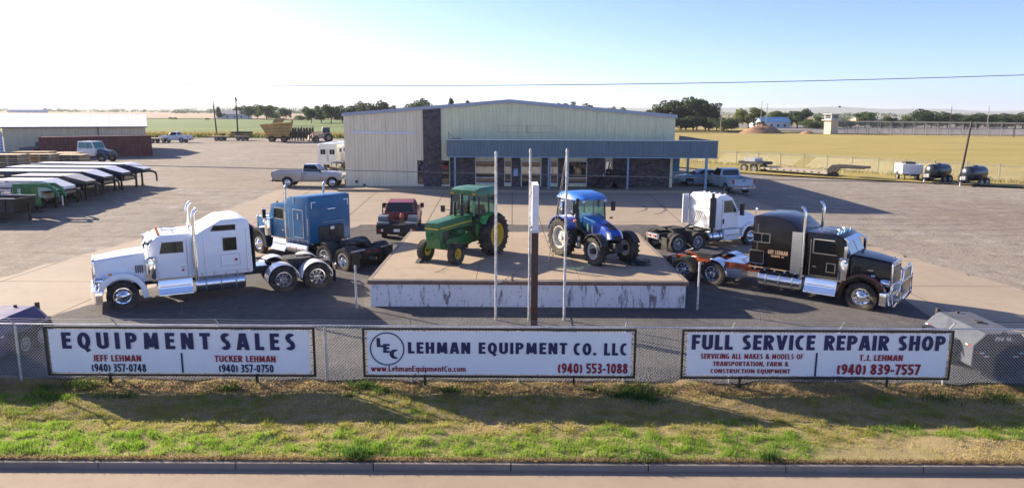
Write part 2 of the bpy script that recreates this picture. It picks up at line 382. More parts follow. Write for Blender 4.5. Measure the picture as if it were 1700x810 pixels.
def clip_half(P, nx, ny, d):
    out = []
    for i in range(len(P)):
        a, b = P[i - 1], P[i]; da, db = a[0] * nx + a[1] * ny - d, b[0] * nx + b[1] * ny - d
        if (da <= 0) != (db <= 0): t = da / (da - db); out.append((a[0] + (b[0] - a[0]) * t, a[1] + (b[1] - a[1]) * t))
        if db <= 0: out.append(b)
    return out
def put_text(s, width, height, m, bold, space, par, loc, rot):
    """lettering fitted to a real width and height about its centre, every character an object"""
    gl = stroke_text(s, bold, space); co = [v.co for mb in gl for v in mb.bm.verts]
    x0, x1 = min(c[0] for c in co), max(c[0] for c in co); y0, y1 = min(c[1] for c in co), max(c[1] for c in co)
    for mb in gl:
        for v in mb.bm.verts: v.co.x = (v.co.x - (x0 + x1) / 2) * width / (x1 - x0); v.co.y = (v.co.y - (y0 + y1) / 2) * height / (y1 - y0)
        for f in mb.bm.faces:
            f.normal_update()
            if f.normal.z < 0: f.normal_flip()
        o = link('letter', mb.mesh('letter', m, recalc=False), par, loc, rot)
# ================================================================ GROUND
def sheet_bm(poly, off, stepx=1.0, stepy=1.0, zf=None):
    bm = bmesh.new(); vs = [bm.verts.new((x, y, 0)) for x, y in poly]; bm.faces.new(vs)
    xs = [p[0] for p in poly]; ys = [p[1] for p in poly]
    def cuts(a, b, st):
        k = math.floor(a / st) + 1
        while k * st < b: yield k * st; k += 1
    for x in cuts(min(xs), max(xs), stepx):
        bmesh.ops.bisect_plane(bm, geom=bm.verts[:] + bm.edges[:] + bm.faces[:], plane_co=(x, 0, 0), plane_no=(1, 0, 0))
    for y in cuts(min(ys), max(ys), stepy):
        bmesh.ops.bisect_plane(bm, geom=bm.verts[:] + bm.edges[:] + bm.faces[:], plane_co=(0, y, 0), plane_no=(0, 1, 0))
    zf = zf or g
    for v in bm.verts: v.co.z = zf(v.co.x, v.co.y) + off
    for f in bm.faces:
        if f.normal.z < 0: f.normal_flip()
        f.smooth = True
    bm.normal_update()
    for f in bm.faces:
        if f.normal.z < 0: f.normal_flip()
    return bm
def sheet(name, poly, off, m, stepx=1.0, stepy=1.0, zf=None, parent=None, kind='structure'):
    bm = sheet_bm(poly, off, stepx, stepy, zf); me = bpy.data.meshes.new(name); bm.to_mesh(me); bm.free(); me.materials.append(m)
    o = link(name, me, parent)
    if kind and parent is None: o['kind'] = kind
    return o
def ragged(poly, step=.5, amp=.15, seed=0):
    r = random.Random(seed); out = []
    for (x0, y0), (x1, y1) in zip(poly, poly[1:] + poly[:1]):
        L = math.hypot(x1 - x0, y1 - y0); n = max(1, int(L / step)); nx, ny = (y1 - y0) / L, -(x1 - x0) / L
        for i in range(n):
            t = i / n; d = 0 if i == 0 else r.uniform(-amp, amp); out.append((x0 + (x1 - x0) * t + nx * d, y0 + (y1 - y0) * t + ny * d))
    return out

# --- materials
q = NG('gravel_lot')
n1 = q.noise(.07, 7, .62); n2 = q.noise(.9, 8, .72); n3 = q.noise(9, 5, .7); n4 = q.noise(.22, 6, .65, .8)
c = q.ramp(n1, [(.25, (0.212, 0.170, 0.126)), (.45, (0.261, 0.225, 0.180)), (.6, (0.289, 0.258, 0.213)), (.78, (0.331, 0.273, 0.194))])
def tracks(cx, cy, sc_, dist, lo, hi, dk, amt):
    """sweeping arcs of wheel ruts about a turning centre"""
    wv = q.wave(sc_, dist, 4, q.mapping((1, 1, 1), (0, 0, 0), (-cx, -cy, 0)), 'SIN', 'RINGS', .25); return q.ramp(wv, [(lo, 0.), (hi, amt)])
brk = q.ramp(q.noise(.10, 5, .6), [(.40, 0.), (.58, 1.)])
t1 = q.mix(1.0, tracks(-62, 30, .16, 14.0, .76, .97, 0, .55), brk, 'MULTIPLY'); t2 = q.mix(1.0, tracks(52, 34, .15, 16.0, .80, .98, 0, .45), q.ramp(q.noise(.08, 5, .6, vec=q.mapping(loc=(9, 4, 0))), [(.50, 0.), (.66, 1.)]), 'MULTIPLY')
c = q.mix(t1, c, (0.166, 0.137, 0.115)); c = q.mix(t2, c, (0.169, 0.140, 0.112))
c = q.mix(q.ramp(n4, [(.30, .75), (.45, 0.)]), c, (0.183, 0.155, 0.134))
c = q.mix(q.ramp(n2, [(.32, .7), (.50, 0.)]), c, (0.151, 0.129, 0.112))
c = q.mix(q.ramp(q.noise(.5, 7, .7, vec=q.mapping(loc=(3, 8, 0))), [(.56, 0.), (.72, .6)]), c, (0.437, 0.413, 0.375))
c = q.mix(q.ramp(n3, [(.35, .5), (.55, 0.)]), c, (0.120, 0.104, 0.090))
c = q.mix(q.ramp(q.vor(9), [(.0, .45), (.22, .0), (1., 0.)]), c, (0.494, 0.473, 0.433))
h = q.math('ADD', q.math('MULTIPLY', t1, -.3), q.math('ADD', q.math('MULTIPLY', n2, 1.1), q.math('ADD', q.math('MULTIPLY', n3, .4), q.math('MULTIPLY', n4, 1.5))))
M_gravel = q.done(c, h, .09, .9, .95)

q = NG('asphalt_millings')
n1 = q.noise(.3, 6, .6); n2 = q.noise(3, 6, .7); n3 = q.noise(24, 3, .6); vv = q.vor(11, out='Color')
c = q.ramp(n1, [(.3, (.085, .08, .078)), (.55, (.12, .113, .108)), (.75, (.16, .148, .138))])
c = q.mix(q.ramp(n2, [(.3, .6), (.55, 0.0)]), c, (.055, .053, .055))
c = q.mix(q.ramp(q.vor(20), [(.0, .6), (.22, .0), (1, 0.)]), c, (.32, .30, .28))
c = q.mix(q.ramp(q.noise(.9, 5, .7), [(.58, 0.), (.72, .45)]), c, (.24, .205, .175))
M_millings = q.done(c, q.math('ADD', q.math('MULTIPLY', n2, .5), q.math('MULTIPLY', q.vor(22), .8)), .035, .8, .95)

def concrete(name, base, stain=.5):
    q = NG(name); n1 = q.noise(.22, 6, .6); n2 = q.noise(1.6, 7, .7); n3 = q.noise(30, 3, .6)
    lo = tuple(v * .82 for v in base); hi = tuple(min(1, v * 1.1) for v in base)
    c = q.ramp(n1, [(.3, lo), (.55, base), (.75, hi)])
    c = q.mix(q.ramp(n2, [(.32, stain), (.5, 0.0)]), c, tuple(v * .66 for v in base))
    c = q.mix(q.ramp(q.noise(.55, 8, .75, .6), [(.62, 0.), (.76, stain * .8)]), c, tuple(v * .55 for v in base))
    c = q.mix(.25, c, q.ramp(n3, [(.3, tuple(v * .7 for v in base)), (.7, hi)]))
    return q.done(c, q.math('ADD', n2, q.math('MULTIPLY', n3, .5)), .008, .5, .85, .25)
M_conc = concrete('concrete_apron', (.34, .28, .212), .45)
M_conc2 = concrete('concrete_platform', (.36, .285, .205), .8)
M_street = concrete('concrete_street', (.33, .26, .19), .4)
M_kerb = concrete('concrete_kerb', (.27, .235, .20), .8)
M_joint = mat('joint_filler', (.06, .055, .05), .9)

q = NG('verge_soil')
n1 = q.noise(.5, 6, .62); n2 = q.noise(5, 6, .7); n3 = q.noise(40, 3, .6)
c = q.ramp(n1, [(.3, (.44, .31, .19)), (.5, (.36, .29, .14)), (.72, (.26, .25, .09))])
c = q.mix(q.ramp(n2, [(.35, .5), (.55, 0.)]), c, (.32, .23, .13))
c = q.mix(q.ramp(n3, [(.35, .4), (.6, 0.)]), c, (.20, .15, .08))
M_soil = q.done(c, q.math('ADD', n2, q.math('MULTIPLY', n3, .5)), .05, .9, .95)

q = NG('farmland')
n1 = q.noise(.004, 5, .55, vec=q.mapping((.35, 1.6, 1))); n2 = q.noise(.05, 6, .6, vec=q.mapping((.3, 1.2, 1)))
c = q.ramp(n1, [(.3, (.240, .200, .096)), (.45, (.336, .264, .152)), (.55, (.288, .240, .136)), (.7, (.160, .176, .072))])
c = q.mix(q.ramp(n2, [(.35, .35), (.6, 0.)]), c, (.128, .128, .064))
M_farm = q.done(c, None, rough=.95)
q = NG('dry_grass_field')
n1 = q.noise(.03, 6, .6, vec=q.mapping((.4, 1.5, 1))); n2 = q.noise(.25, 7, .7, vec=q.mapping((.25, 1.3, 1))); n3 = q.noise(2.5, 5, .7)
c = q.ramp(n1, [(.3, (0.275, 0.221, 0.066)), (.5, (0.358, 0.288, 0.093)), (.7, (0.294, 0.254, 0.076))])
c = q.mix(q.ramp(n2, [(.32, .65), (.5, 0.)]), c, (0.166, 0.167, 0.047))
c = q.mix(q.ramp(n3, [(.3, .5), (.55, 0.)]), c, (0.192, 0.154, 0.052))
M_dry = q.done(c, q.math('ADD', n3, n2), .15, .8, .95)
q = NG('green_crop')
n1 = q.noise(.02, 6, .6, vec=q.mapping((.4, 1.5, 1))); n2 = q.noise(.4, 6, .7, vec=q.mapping((.2, 1, 1)))
c = q.ramp(n1, [(.3, (.077, .135, .027)), (.5, (.108, .171, .041)), (.7, (.171, .207, .059))])
c = q.mix(q.ramp(n2, [(.35, .5), (.55, 0.)]), c, (.059, .090, .025))
M_crop = q.done(c, n2, .2, .8, .95)
q = NG('ploughed_tan')
n1 = q.noise(.01, 6, .6, vec=q.mapping((.3, 1.5, 1))); n2 = q.noise(.12, 6, .7, vec=q.mapping((.2, 1.5, 1)))
c = q.ramp(n1, [(.3, (.288, .204, .136)), (.55, (.360, .268, .180)), (.72, (.400, .328, .200))])
c = q.mix(q.ramp(n2, [(.35, .4), (.55, 0.)]), c, (.216, .160, .096))
M_tan = q.done(c, None, rough=.95)
q = NG('grey_yard')
c = q.ramp(q.noise(.05, 6, .7, vec=q.mapping((.3, 1.5, 1))), [(.3, (.13, .125, .12)), (.7, (.24, .225, .20))]); M_greyyard = q.done(c, None, rough=.95)

# --- farmland to the horizon (one sheet), terrain-following grid
def axis(vals):
    out = []
    for a, b, st in vals:
        k = a
        while k < b - 1e-6: out.append(k); k += st
    out.append(vals[-1][1]); return out
AX = axis([(-9000, -1000, 1000), (-1000, -200, 100), (-200, -80, 10), (-80, 80, 2), (80, 200, 10), (200, 1000, 100), (1000, 9000, 1000)])
AY = axis([(19.9, 110, 2), (110, 200, 6), (200, 1000, 100), (1000, 9000, 800)])
def grid(name, ax, ay, zf, m):
    vs = [(x, y, zf(x, y)) for y in ay for x in ax]; n = len(ax)
    fs = [(j * n + i, j * n + i + 1, (j + 1) * n + i + 1, (j + 1) * n + i) for j in range(len(ay) - 1) for i in range(n - 1)]
    me = bpy.data.meshes.new(name); me.from_pydata(vs, [], fs); me.polygons.foreach_set('use_smooth', [True] * len(fs)); me.materials.append(m)
    o = link(name, me); o['kind'] = 'structure'; return o
grid('farmland', AX, AY, lambda x, y: g(x, y) - .06, M_farm)
gl_x = axis([(-110, 110, 1.0)]); gl_y = axis([(18.6, 19.6, .25), (19.6, 100.6, 1.0), (100.6, 156, 2)])
def lot_z(x, y):
    d = mnoise.noise((x * .35, y * .35, 0)) * .012 + mnoise.noise((x * .11, y * .16, 3)) * .05
    k = ss(22, 26, abs(x)) if y < 64 else ss(60, 66, y)
    return g(x, y) - .045 + (d + .04) * max(0, k)
grid('gravel_lot', gl_x, gl_y, lot_z, M_gravel)

# --- concrete forecourt in slabs over a joint-filler bed
APRON = [(-24.5, 19.0), (-22.2, 30), (-19.2, 54), (-18.7, 60.6), (18.6, 60.6), (18.4, 55), (19.6, 40), (21.2, 28.7), (23.5, 19.0)]
def edge(a, b, seed): n_ = len(ragged([a, b], .6, .22, seed)) // 2; return ragged([a, b], .6, .22, seed)[:n_]
A_ = APRON; APRON = edge(A_[0], A_[1], 5) + edge(A_[1], A_[2], 6) + A_[2:5] + edge(A_[5], A_[6], 7) + edge(A_[6], A_[7], 8) + edge(A_[7], A_[8], 9) + [A_[8]]
bed = sheet('concrete_apron', APRON, .015, M_joint, 1.0, .4)
gap = .02
for i in range(-5, 5):
    for j in range(8):
        x0, x1 = i * 5.4 + gap, (i + 1) * 5.4 - gap; y0, y1 = 19 + j * 5.3 + gap, 19 + (j + 1) * 5.3 - gap
        P = APRON
        for h_ in ((1, 0, x1), (-1, 0, -x0), (0, 1, y1), (0, -1, -y0)):
            P = clip_half(P, *h_)
            if len(P) < 3: break
        if len(P) >= 3: sheet('slab', P, .03, M_conc, 1.0, .4, parent=bed)
DARK = [(-17.2, 18.95), (-15.9, 25.2), (-9.4, 44.0), (9.0, 44.5), (15.4, 27.4), (15.0, 24.6), (16.6, 18.95)]
sheet('millings_lot', ragged(DARK, .6, .12, 3), .06, M_millings, 1.0, .4)
# curved tyre marks burnt onto the concrete
for cx, cy, r_, a0, a1 in ((7.4, 50.6, 2.1, -60, 40), (7.4, 50.6, 3.4, -50, 35), (11.3, 50.4, 2.3, -70, 20), (4.6, 48.2, 6.2, 60, 100), (-13.5, 51.0, 3.4, 150, 215)):
    mb = MB(); n_ = 18; V = []
    for i in range(n_ + 1):
        a = R(a0 + (a1 - a0) * i / n_); wd_ = .10 * (.4 + .6 * math.sin(math.pi * i / n_)); V.append([mb.v((cx + (r_ + s_ * wd_) * math.cos(a), cy + (r_ + s_ * wd_) * math.sin(a), g(cx + r_ * math.cos(a), cy + r_ * math.sin(a)) + .037)) for s_ in (-1, 1)])
    for A, B in zip(V, V[1:]): mb.f([A[0], A[1], B[1], B[0]])
    mb.build('tyre_mark', mat('tyre_mark_black', (.13, .115, .10), .9, var=.4, vscale=3), bed)
# concrete walk strip along the building front
mb = MB(); mb.b2(-14.0, 17.2, 57.2, 61.0, .2, 1.02, .02); o = mb.build('walkway', M_conc); o['kind'] = 'structure'

# --- street, kerb, verge
ST_Z = -.505
mb = MB()
sheet('street', [(-60, -30), (60, -30), (60, 14.52), (-60, 14.52)], ST_Z, M_street, 20, 15, zf=lambda x, y: 0)
kerb = bpy.data.objects.new('kerb', None); col.objects.link(kerb); kerb['kind'] = 'structure'
x = -42.0
while x < 42:
    mb = MB(); mb.b2(x + .012, x + 2.988, 14.5, 14.66, -.8, -.352 + random.uniform(-.004, .004), .018); mb.build('kerbstone', M_kerb, kerb); x += 3.0
def verge_z(x, y): return g(x, y) + mnoise.noise((x * .7, y * .7, 0)) * .05 + mnoise.noise((x * 2.3, y * 2.3, 5)) * .04 - .01
vx = axis([(-24, 24, .16)]); vy = axis([(14.655, 19.175, .1614)])
def vz2(x, y):
    return verge_z(x, y) + (.03 if y > 18.6 else 0)
grid('verge', vx, vy, vz2, M_soil)

# --- fields
sheet('dry_grass_field', [(19, 87.5), (26, 84.2), (49.5, 68.8), (64, 60), (420, 60), (420, 236), (104, 246), (-10, 250), (-10, 90)], .12, M_dry, 4, 4)
sheet('crop_field', [(-420, 160), (-20, 160), (-20, 470), (-420, 470)], .05, M_crop, 20, 10)
sheet('tan_field', [(-1600, 480), (-30, 480), (-60, 1500), (-1600, 1500)], .25, M_tan, 100, 100)
sheet('prison_yard', [(104, 247), (420, 190), (420, 420), (104, 420)], .3, M_greyyard, 20, 20)
sheet('far_pasture', [(20, 262), (104, 262), (104, 340), (20, 340)], .25, M_dry, 20, 20)
# --- far ridges
def ridge(name, d, x0, x1, base, amp, seed, c):
    mb = MB(); n = 90; top = []; 
    xs = [x0 + (x1 - x0) * i / n for i in range(n + 1)]
    for k, (dy, hh) in enumerate(((0, 0), (250, .55), (600, 1.0), (1100, .7), (1700, 0))):
        top.append([mb.v((x, d + dy, 1 + hh * (base + amp * (mnoise.noise((x * .0006, seed, 0)) + .4 * mnoise.noise((x * .0022, seed, 7)))))) for x in xs])
    for A, B in zip(top, top[1:]):
        for i in range(n): mb.f([A[i], A[i + 1], B[i + 1], B[i]])
    o = mb.build(name, c, ang=180); o['kind'] = 'structure'; return o
M_hill = mat('hill_scrub', (.17, .18, .10), .95, var=.4, vscale=.004)
ridge('far_hills', 5200, -6500, 6500, 34, 34, 2.3, M_hill)
ridge('near_hills', 3300, -4500, 4500, 9, 14, 8.1, M_hill)
# ================================================================ BUILDING
def panel_mat(name, c, c2=None, z0=0, z1=1):
    q = NG(name); n = q.noise(.8, 6, .6, vec=q.mapping((3, 1, .35))); n2 = q.noise(6, 4, .6)
    cc = q.ramp(n, [(.3, tuple(v * .84 for v in c)), (.6, c), (.8, tuple(min(1, v * 1.1) for v in c))])
    cc = q.mix(q.ramp(n2, [(.3, .25), (.5, 0.)]), cc, tuple(v * .7 for v in c))
    return q.done(cc, None, rough=.5, spec=.4)
M_tanpanel = panel_mat('tan_wall_panel', (.87, .76, .54)); M_yel = panel_mat('pale_yellow_wall_panel', (.77, .76, .50))
M_bluefascia = panel_mat('slate_blue_fascia', (.14, .20, .235)); M_trim = mat('white_trim', (.72, .73, .75), .5, var=.1)
M_roof = panel_mat('pale_metal_roof', (.62, .64, .67)); M_post = mat('blue_post_paint', (.22, .36, .48), .5, var=.15)
q = NG('dark_stone_veneer'); vc = q.vor(2.6, out='Color', vec=q.mapping((1.3, 1.3, 2.6)))
c = q.ramp(vc, [(.1, (.085, .075, .075)), (.5, (.14, .12, .12)), (.9, (.20, .17, .165))])
c = q.mix(q.ramp(q.noise(9, 5, .7), [(.3, .5), (.6, 0.)]), c, (.06, .055, .06))
ed = q.vor(2.6, 'DISTANCE_TO_EDGE', q.mapping((1.3, 1.3, 2.6)))
M_stone = q.done(q.mix(q.ramp(ed, [(0., .6), (.06, 0.)]), c, (.07, .06, .06)), q.math('ADD', q.ramp(ed, [(0., 0.), (.12, 1.)]), q.noise(9, 5, .7)), .04, .9, .9)
BX0, BX1, BY0, BY1 = -13.95, 13.42, 60.0, 86.0
BXM = (BX0 + BX1) / 2; EAVE, RIDGE, GZ = 6.95, 8.12, .84
def roofz(x): return RIDGE - (RIDGE - EAVE) * abs(x - BXM) / (BX1 - BXM)
bld = thing('showroom_building', 'long pale metal showroom building with low gable roof and blue canopy', 'building', (0, 0, 0))
mb = MB()   # inner shell: side and rear walls, kept behind the front sheets
mb.b2(BX0 + .05, BX0 + .25, BY0 + .12, BY1, GZ - .3, EAVE - .1); mb.b2(BX1 - .25, BX1 - .05, BY0 + .12, BY1, GZ - .3, EAVE - .1)
mb.prism([(BX0 + .25, GZ - .3), (BX1 - .25, GZ - .3), (BX1 - .25, EAVE - .12), (BXM, RIDGE - .12), (BX0 + .25, EAVE - .12)], BY1 - .2, BY1)
mb.build('rear_wall', M_yel, bld)
def rib_panel(wd, zb, zt0, zt1, m, name, y=BY0, x0=0.0, ribs=3, dep=.035, par=None, ax='x'):
    """corrugated wall sheet: flat pans with trapezoid ribs; zt0/zt1 the top at each edge"""
    par = par or bld
    prof = []; st = wd / ribs
    for k in range(ribs):
        a = k * st; prof += [(a, 0), (a + st * .70, 0), (a + st * .78, dep), (a + st * .92, dep)]
    prof.append((wd, 0)); mb = MB()
    A = []; B = []
    for px, d in prof:
        t = px / wd; p = (x0 + px, y - d); A.append(mb.v((p[0], p[1], zb))); B.append(mb.v((p[0], p[1], zt0 + (zt1 - zt0) * t)))
    C = [mb.v((x0, y + .04, zb)), mb.v((x0 + wd, y + .04, zb)), mb.v((x0 + wd, y + .04, zt1)), mb.v((x0, y + .04, zt0))]
    for i in range(len(A) - 1): mb.f([A[i], A[i + 1], B[i + 1], B[i]])
    mb.f([A[0], C[0], C[3], B[0]][::-1]); mb.f([A[-1], C[1], C[2], B[-1]])
    mb.f(C[::-1])
    return mb.build(name, m, par, ang=20)
def wall_run(xa, xb, zb, m, top=None, wd=.92, name='wall_panel'):
    n = max(1, round((xb - xa) / wd)); w_ = (xb - xa) / n
    for i in range(n):
        a = xa + i * w_; za = (top if top else roofz(a) - .1); zb2 = (top if top else roofz(a + w_) - .1)
        if not top and a < BXM < a + w_: za = zb2 = min(za, zb2)
        rib_panel(w_ - .008, zb, za, zb2, m, name, x0=a + .004)
px2x = lambda px: (px - 850) / 1191 * 60.35
xs1, xs2 = px2x(704), px2x(733)       # stone pier
wall_run(BX0, px2x(694), GZ - .1, M_tanpanel)
wall_run(px2x(694), xs1, 3.18, M_tanpanel, wd=.5); 
rib_panel(xs1 - px2x(694) - .01, GZ - .1, 1.2, 1.2, M_tanpanel, 'wall_panel', x0=px2x(694), ribs=2)
wall_run(xs2, BX1, 4.0, M_yel)
wall_run(xs2, px2x(746), 3.18, M_yel, 3.99, .62)
rib_panel(px2x(746) - xs2 - .01, GZ - .1, 1.2, 1.2, M_tanpanel, 'wall_panel', x0=xs2, ribs=2)
mb = MB(); mb.prism([(xs1, GZ - .2), (xs2, GZ - .2), (xs2, roofz(xs2) - .14), (xs1, roofz(xs1) - .14)], BY0 - .10, BY0 + .2, bev=.01); mb.build('stone_pier', M_stone, bld)
def window(x0, x1, z0, z1, y=BY0, frame=.05, glass=None, split=None, name='window', fm=None):
    f = MB()
    for a, b, c_, d in ((x0, x1, z0, z0 + frame), (x0, x1, z1 - frame, z1), (x0, x0 + frame, z0 + frame, z1 - frame), (x1 - frame, x1, z0 + frame, z1 - frame)): f.b2(a, b, y - .06, y + .06, c_, d)
    for s_ in (split or []):
        if s_[0] == 'v': f.b2(s_[1] - frame / 2, s_[1] + frame / 2, y - .05, y + .05, z0 + frame, z1 - frame)
        else: f.b2(x0 + frame, x1 - frame, y - .05, y + .05, s_[1] - frame / 2, s_[1] + frame / 2)
    o = f.build(name, fm or M_trim, bld)
    p = MB(); p.b2(x0 + frame * .5, x1 - frame * .5, y - .01, y + .01, z0 + frame * .5, z1 - frame * .5); p.build('pane', glass or M_win, o); return o
M_win = mat('showroom_glass', (.02, .024, .026), .03, spec=.9, coat=1.0)
M_darkfr = mat('dark_frame', (.08, .08, .085), .4, .3)
window(px2x(694), xs1 - .02, 1.22, 3.16, split=[('h', 2.3)], fm=M_darkfr); window(xs2 + .02, px2x(746), 1.22, 3.16, split=[('h', 2.3)], fm=M_darkfr)
# ground-floor front under the canopy: stone piers and windows between
YF = BY0 + .35
segs = [('s', 747, 788), ('w', 788, 823), ('s', 823, 836), ('n', 836, 849), ('s', 849, 863), ('d', 863, 899), ('s', 899, 912), ('n', 912, 926), ('s', 926, 942), ('w', 942, 974), ('s', 974, 1003), ('n', 1003, 1016), ('s', 1016, 1112)]
for k, a, b in segs:
    a, b = px2x(a), px2x(b)
    if k == 's':
        mb = MB(); mb.b2(a, b, YF - .12, YF + .2, GZ - .2, 3.98, .01); mb.build('stone_pier', M_stone, bld)
    else:
        wall = lambda zb, zt: rib_panel(b - a - .01, zb, zt, zt, M_yel, 'wall_panel', YF, a + .005, 3 if k != 'n' else 1)
        wall(3.18, 3.97)
        if k == 'd':
            window(a + .05, b - .05, .94, 3.16, YF, .09, split=[('v', (a + b) / 2)], name='entrance_door')
        else:
            wall(GZ, 1.24)
            window(a + .02, b - .02, 1.26, 3.16, YF, .06, split=[('h', 1.75)] if k == 'w' else None)
mb = MB(); mb.b2(px2x(747) - .12, px2x(747), YF - .35, YF + .4, GZ - .2, 3.98); mb.b2(BX1 - .1, BX1 + .02, YF, YF + .4, GZ - .2, 3.98); mb.build('corner_trim', M_yel, bld)
# interior floor and back wall seen dimly through the glass are covered by the reflective panes
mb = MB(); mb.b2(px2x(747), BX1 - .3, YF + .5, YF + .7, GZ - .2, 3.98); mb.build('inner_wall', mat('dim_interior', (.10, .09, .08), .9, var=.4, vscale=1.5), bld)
# roof sheets with a rake trim
for s_ in (0, 1):
    xa, xb = (BX0 - .12, BXM) if s_ == 0 else (BXM, BX1 + .12)
    mb = MB(); za, zb = roofz(xa), roofz(xb)
    mb.prism([(xa, za - .06), (xb, zb - .06), (xb, zb + .02), (xa, za + .02)], BY0 - .1, BY1 + .1); r_ = mb.build('roof', M_roof, bld)
    k = MB()
    for i in range(40):
        y = BY0 + .4 + i * .64
        if y < BY1: k.prism([(xa + .03, za + .021), (xb - .03, zb + .021), (xb - .03, zb + .06), (xa + .03, za + .06)], y, y + .06)
    k.build('standing_seams', M_roof, r_)
    k = MB(); k.prism([(xa, za - .2), (xb, zb - .2), (xb, zb + .07), (xa, za + .07)], BY0 - .16, BY0 - .102); k.build('rake_trim', mat('grey_blue_trim', (.36, .40, .46), .45, .3), bld)
# horizontal light bar / old sign rail and faint sign outlines
mb = MB(); mb.b2(px2x(588), px2x(636), BY0 - .14, BY0 - .045, 5.35, 5.52); mb.b2(px2x(637), px2x(689), BY0 - .14, BY0 - .045, 5.33, 5.50); mb.build('sign_rail', M_trim, bld)
for xa, xb in ((827, 873), (874, 921)):
    a, b = px2x(xa), px2x(xb); mb = MB()
    for x0, x1, z0, z1 in ((a, b, 6.05, 6.09), (a, b, 5.50, 5.54), (a, a + .04, 5.54, 6.05), (b - .04, b, 5.54, 6.05)): mb.b2(x0, x1, BY0 - .06, BY0 - .037, z0, z1)
    mb.build('sign_outline', mat('faded_outline', (.55, .52, .40), .6), bld)
# canopy
CX0, CX1, CY0 = -5.25, 16.55, 58.35
CZ0, CZ1 = 3.62, 4.94
mb = MB(); mb.b2(CX0 + .06, CX1 - .06, CY0 + .06, BY0 - .05, CZ0 + .02, CZ0 + .10); mb.b2(BX1 + .02, CX1 - .06, BY0 - .05, BY0 + 12, CZ0 + .02, CZ0 + .10)
mb.build('canopy_deck', M_bluefascia, bld)
n = 40; wd = (CX1 - CX0) / n
for i in range(n): rib_panel(wd - .012, CZ0, CZ1, CZ1, M_bluefascia, 'fascia_panel', CY0, CX0 + i * wd + .006, 2, .03)
def side_fascia(x, ya, yb, sgn, k):
    for i in range(k):
        w_ = (yb - ya) / k; mb = MB(); y = ya + i * w_
        mb.b2(x - .03, x + .03, y + .01, y + w_ - .01, CZ0, CZ1); mb.b2(x + sgn * .03, x + sgn * .06, y + .1, y + .2, CZ0, CZ1); mb.build('fascia_panel', M_bluefascia, bld)
side_fascia(CX1 + .01, CY0 + .04, BY0 + 12, 1, 24); side_fascia(CX0 - .01, CY0 + .04, BY0 - .06, -1, 3)
mb = MB(); mb.b2(CX0 - .07, CX1 + .08, CY0 - .07, CY0 + .05, CZ1 + .002, CZ1 + .06); mb.build('canopy_cap', M_trim, bld)
mb = MB(); mb.b2(CX0 - .05, CX1 + .08, CY0 - .06, CY0 + .04, CZ0 - .07, CZ0 - .003); mb.build('canopy_cap', M_post, bld)
for px in (755, 910, 1041):
    x = px2x(px) * .97; mb = MB(); mb.box((x, CY0 + .12, (CZ0 + .9) / 2 + .02), (.13, .13, CZ0 - .92)); mb.box((x, CY0 + .12, 1.03), (.26, .26, .02)); mb.build('canopy_post', M_post, bld)
for x, y in ((15.75, CY0 + .12), (14.4, 64.5), (16.2, 66.5)):
    mb = MB(); mb.b2(x - .09, x + .09, y - .09, y + .09, g(x, y), CZ0); mb.build('canopy_post', M_post, bld)
# small antenna bracket at the canopy's left end
mb = MB(); mb.tube([(CX0 + .1, CY0 + .3, CZ1), (CX0 + .1, CY0 + .3, CZ1 + .65)], .025, 6); mb.tube([(CX0 + .1, CY0 + .3, CZ1 + .5), (CX0 + .5, CY0 + .3, CZ1 + .15), (CX0 + 1.1, CY0 + .3, CZ1 + .1)], .015, 6); mb.b2(CX0 + .1, CX0 + 1.1, CY0 + .25, CY0 + .35, CZ1 + .06, CZ1 + .1); mb.build('antenna_bracket', black, bld)
# wall vents near the left corner, low
mb = MB(); mb.box((px2x(593), BY0 - .06, 1.38), (.2, .06, .2)); mb.box((px2x(606), BY0 - .06, 1.08), (.16, .06, .2)); mb.build('wall_vent', black, bld)
# blue drum-like shade behind the canopy at the right corner
mb = MB(); mb.b2(BX1 + .05, BX1 + .6, BY0 + .4, BY0 + 3, 2.3, 3.6, .05); mb.build('blue_side_panel', mat('side_blue', (.05, .15, .24), .5), bld)
# poster by the door
mb = MB(); mb.b2(px2x(852), px2x(859), YF - .15, YF - .125, 1.9, 2.5); mb.build('poster', mat('poster_blue', (.35, .45, .7), .6, var=.5, vscale=4), bld)

# ================================================================ PLATFORM
PX0, PX1, PY0, PY1, PZ = -5.3, 6.5, 25.75, 36.6, 1.09
plat = thing('display_platform', 'low concrete display platform with peeling white painted front wall', 'platform', (0, 0, 0))
q = NG('peeling_white_paint')
st = q.mapping((3.2, 3.2, .55)); n1 = q.noise(1.2, 9, .74, .5, st); n2 = q.noise(5.5, 9, .75, .3); n3 = q.noise(.5, 4, .6)
c = q.ramp(n3, [(.3, (.72, .73, .77)), (.7, (.84, .84, .85))])
c = q.mix(q.ramp(n1, [(.54, 0.), (.61, .95)]), c, (.20, .18, .18))
c = q.mix(q.ramp(n2, [(.58, 0.), (.64, .85)]), c, (.27, .25, .25))
c = q.mix(q.ramp(q.noise(1.5, 6, .7, .5, q.mapping((2.2, 1, .18), loc=(3, 0, 0))), [(.62, 0.), (.74, .75)]), c, (.30, .19, .13))
M_peel = q.done(c, n2, .01, .6, .8, .25)
mb = MB(); mb.b2(PX0 + .06, PX1 - .06, PY0 + .07, PY1, -.2, PZ - .17); mb.build('wall', M_peel, plat)
M_edge = concrete('platform_edge_weathered', (.24, .20, .17), .9)
for a, b, k, d in ((PX0 - .02, PX1 + .02, PY0, PY0 + .12),):
    xx = a
    while xx < b - .1:
        x2 = min(b, xx + random.uniform(2.2, 3.1)); mb = MB(); mb.b2(xx + .008, x2 - .008, PY0 - .02, PY0 + .12, PZ - .165, PZ - .012 + random.uniform(-.006, .004), .015); mb.build('edge_beam', M_edge, plat); xx = x2
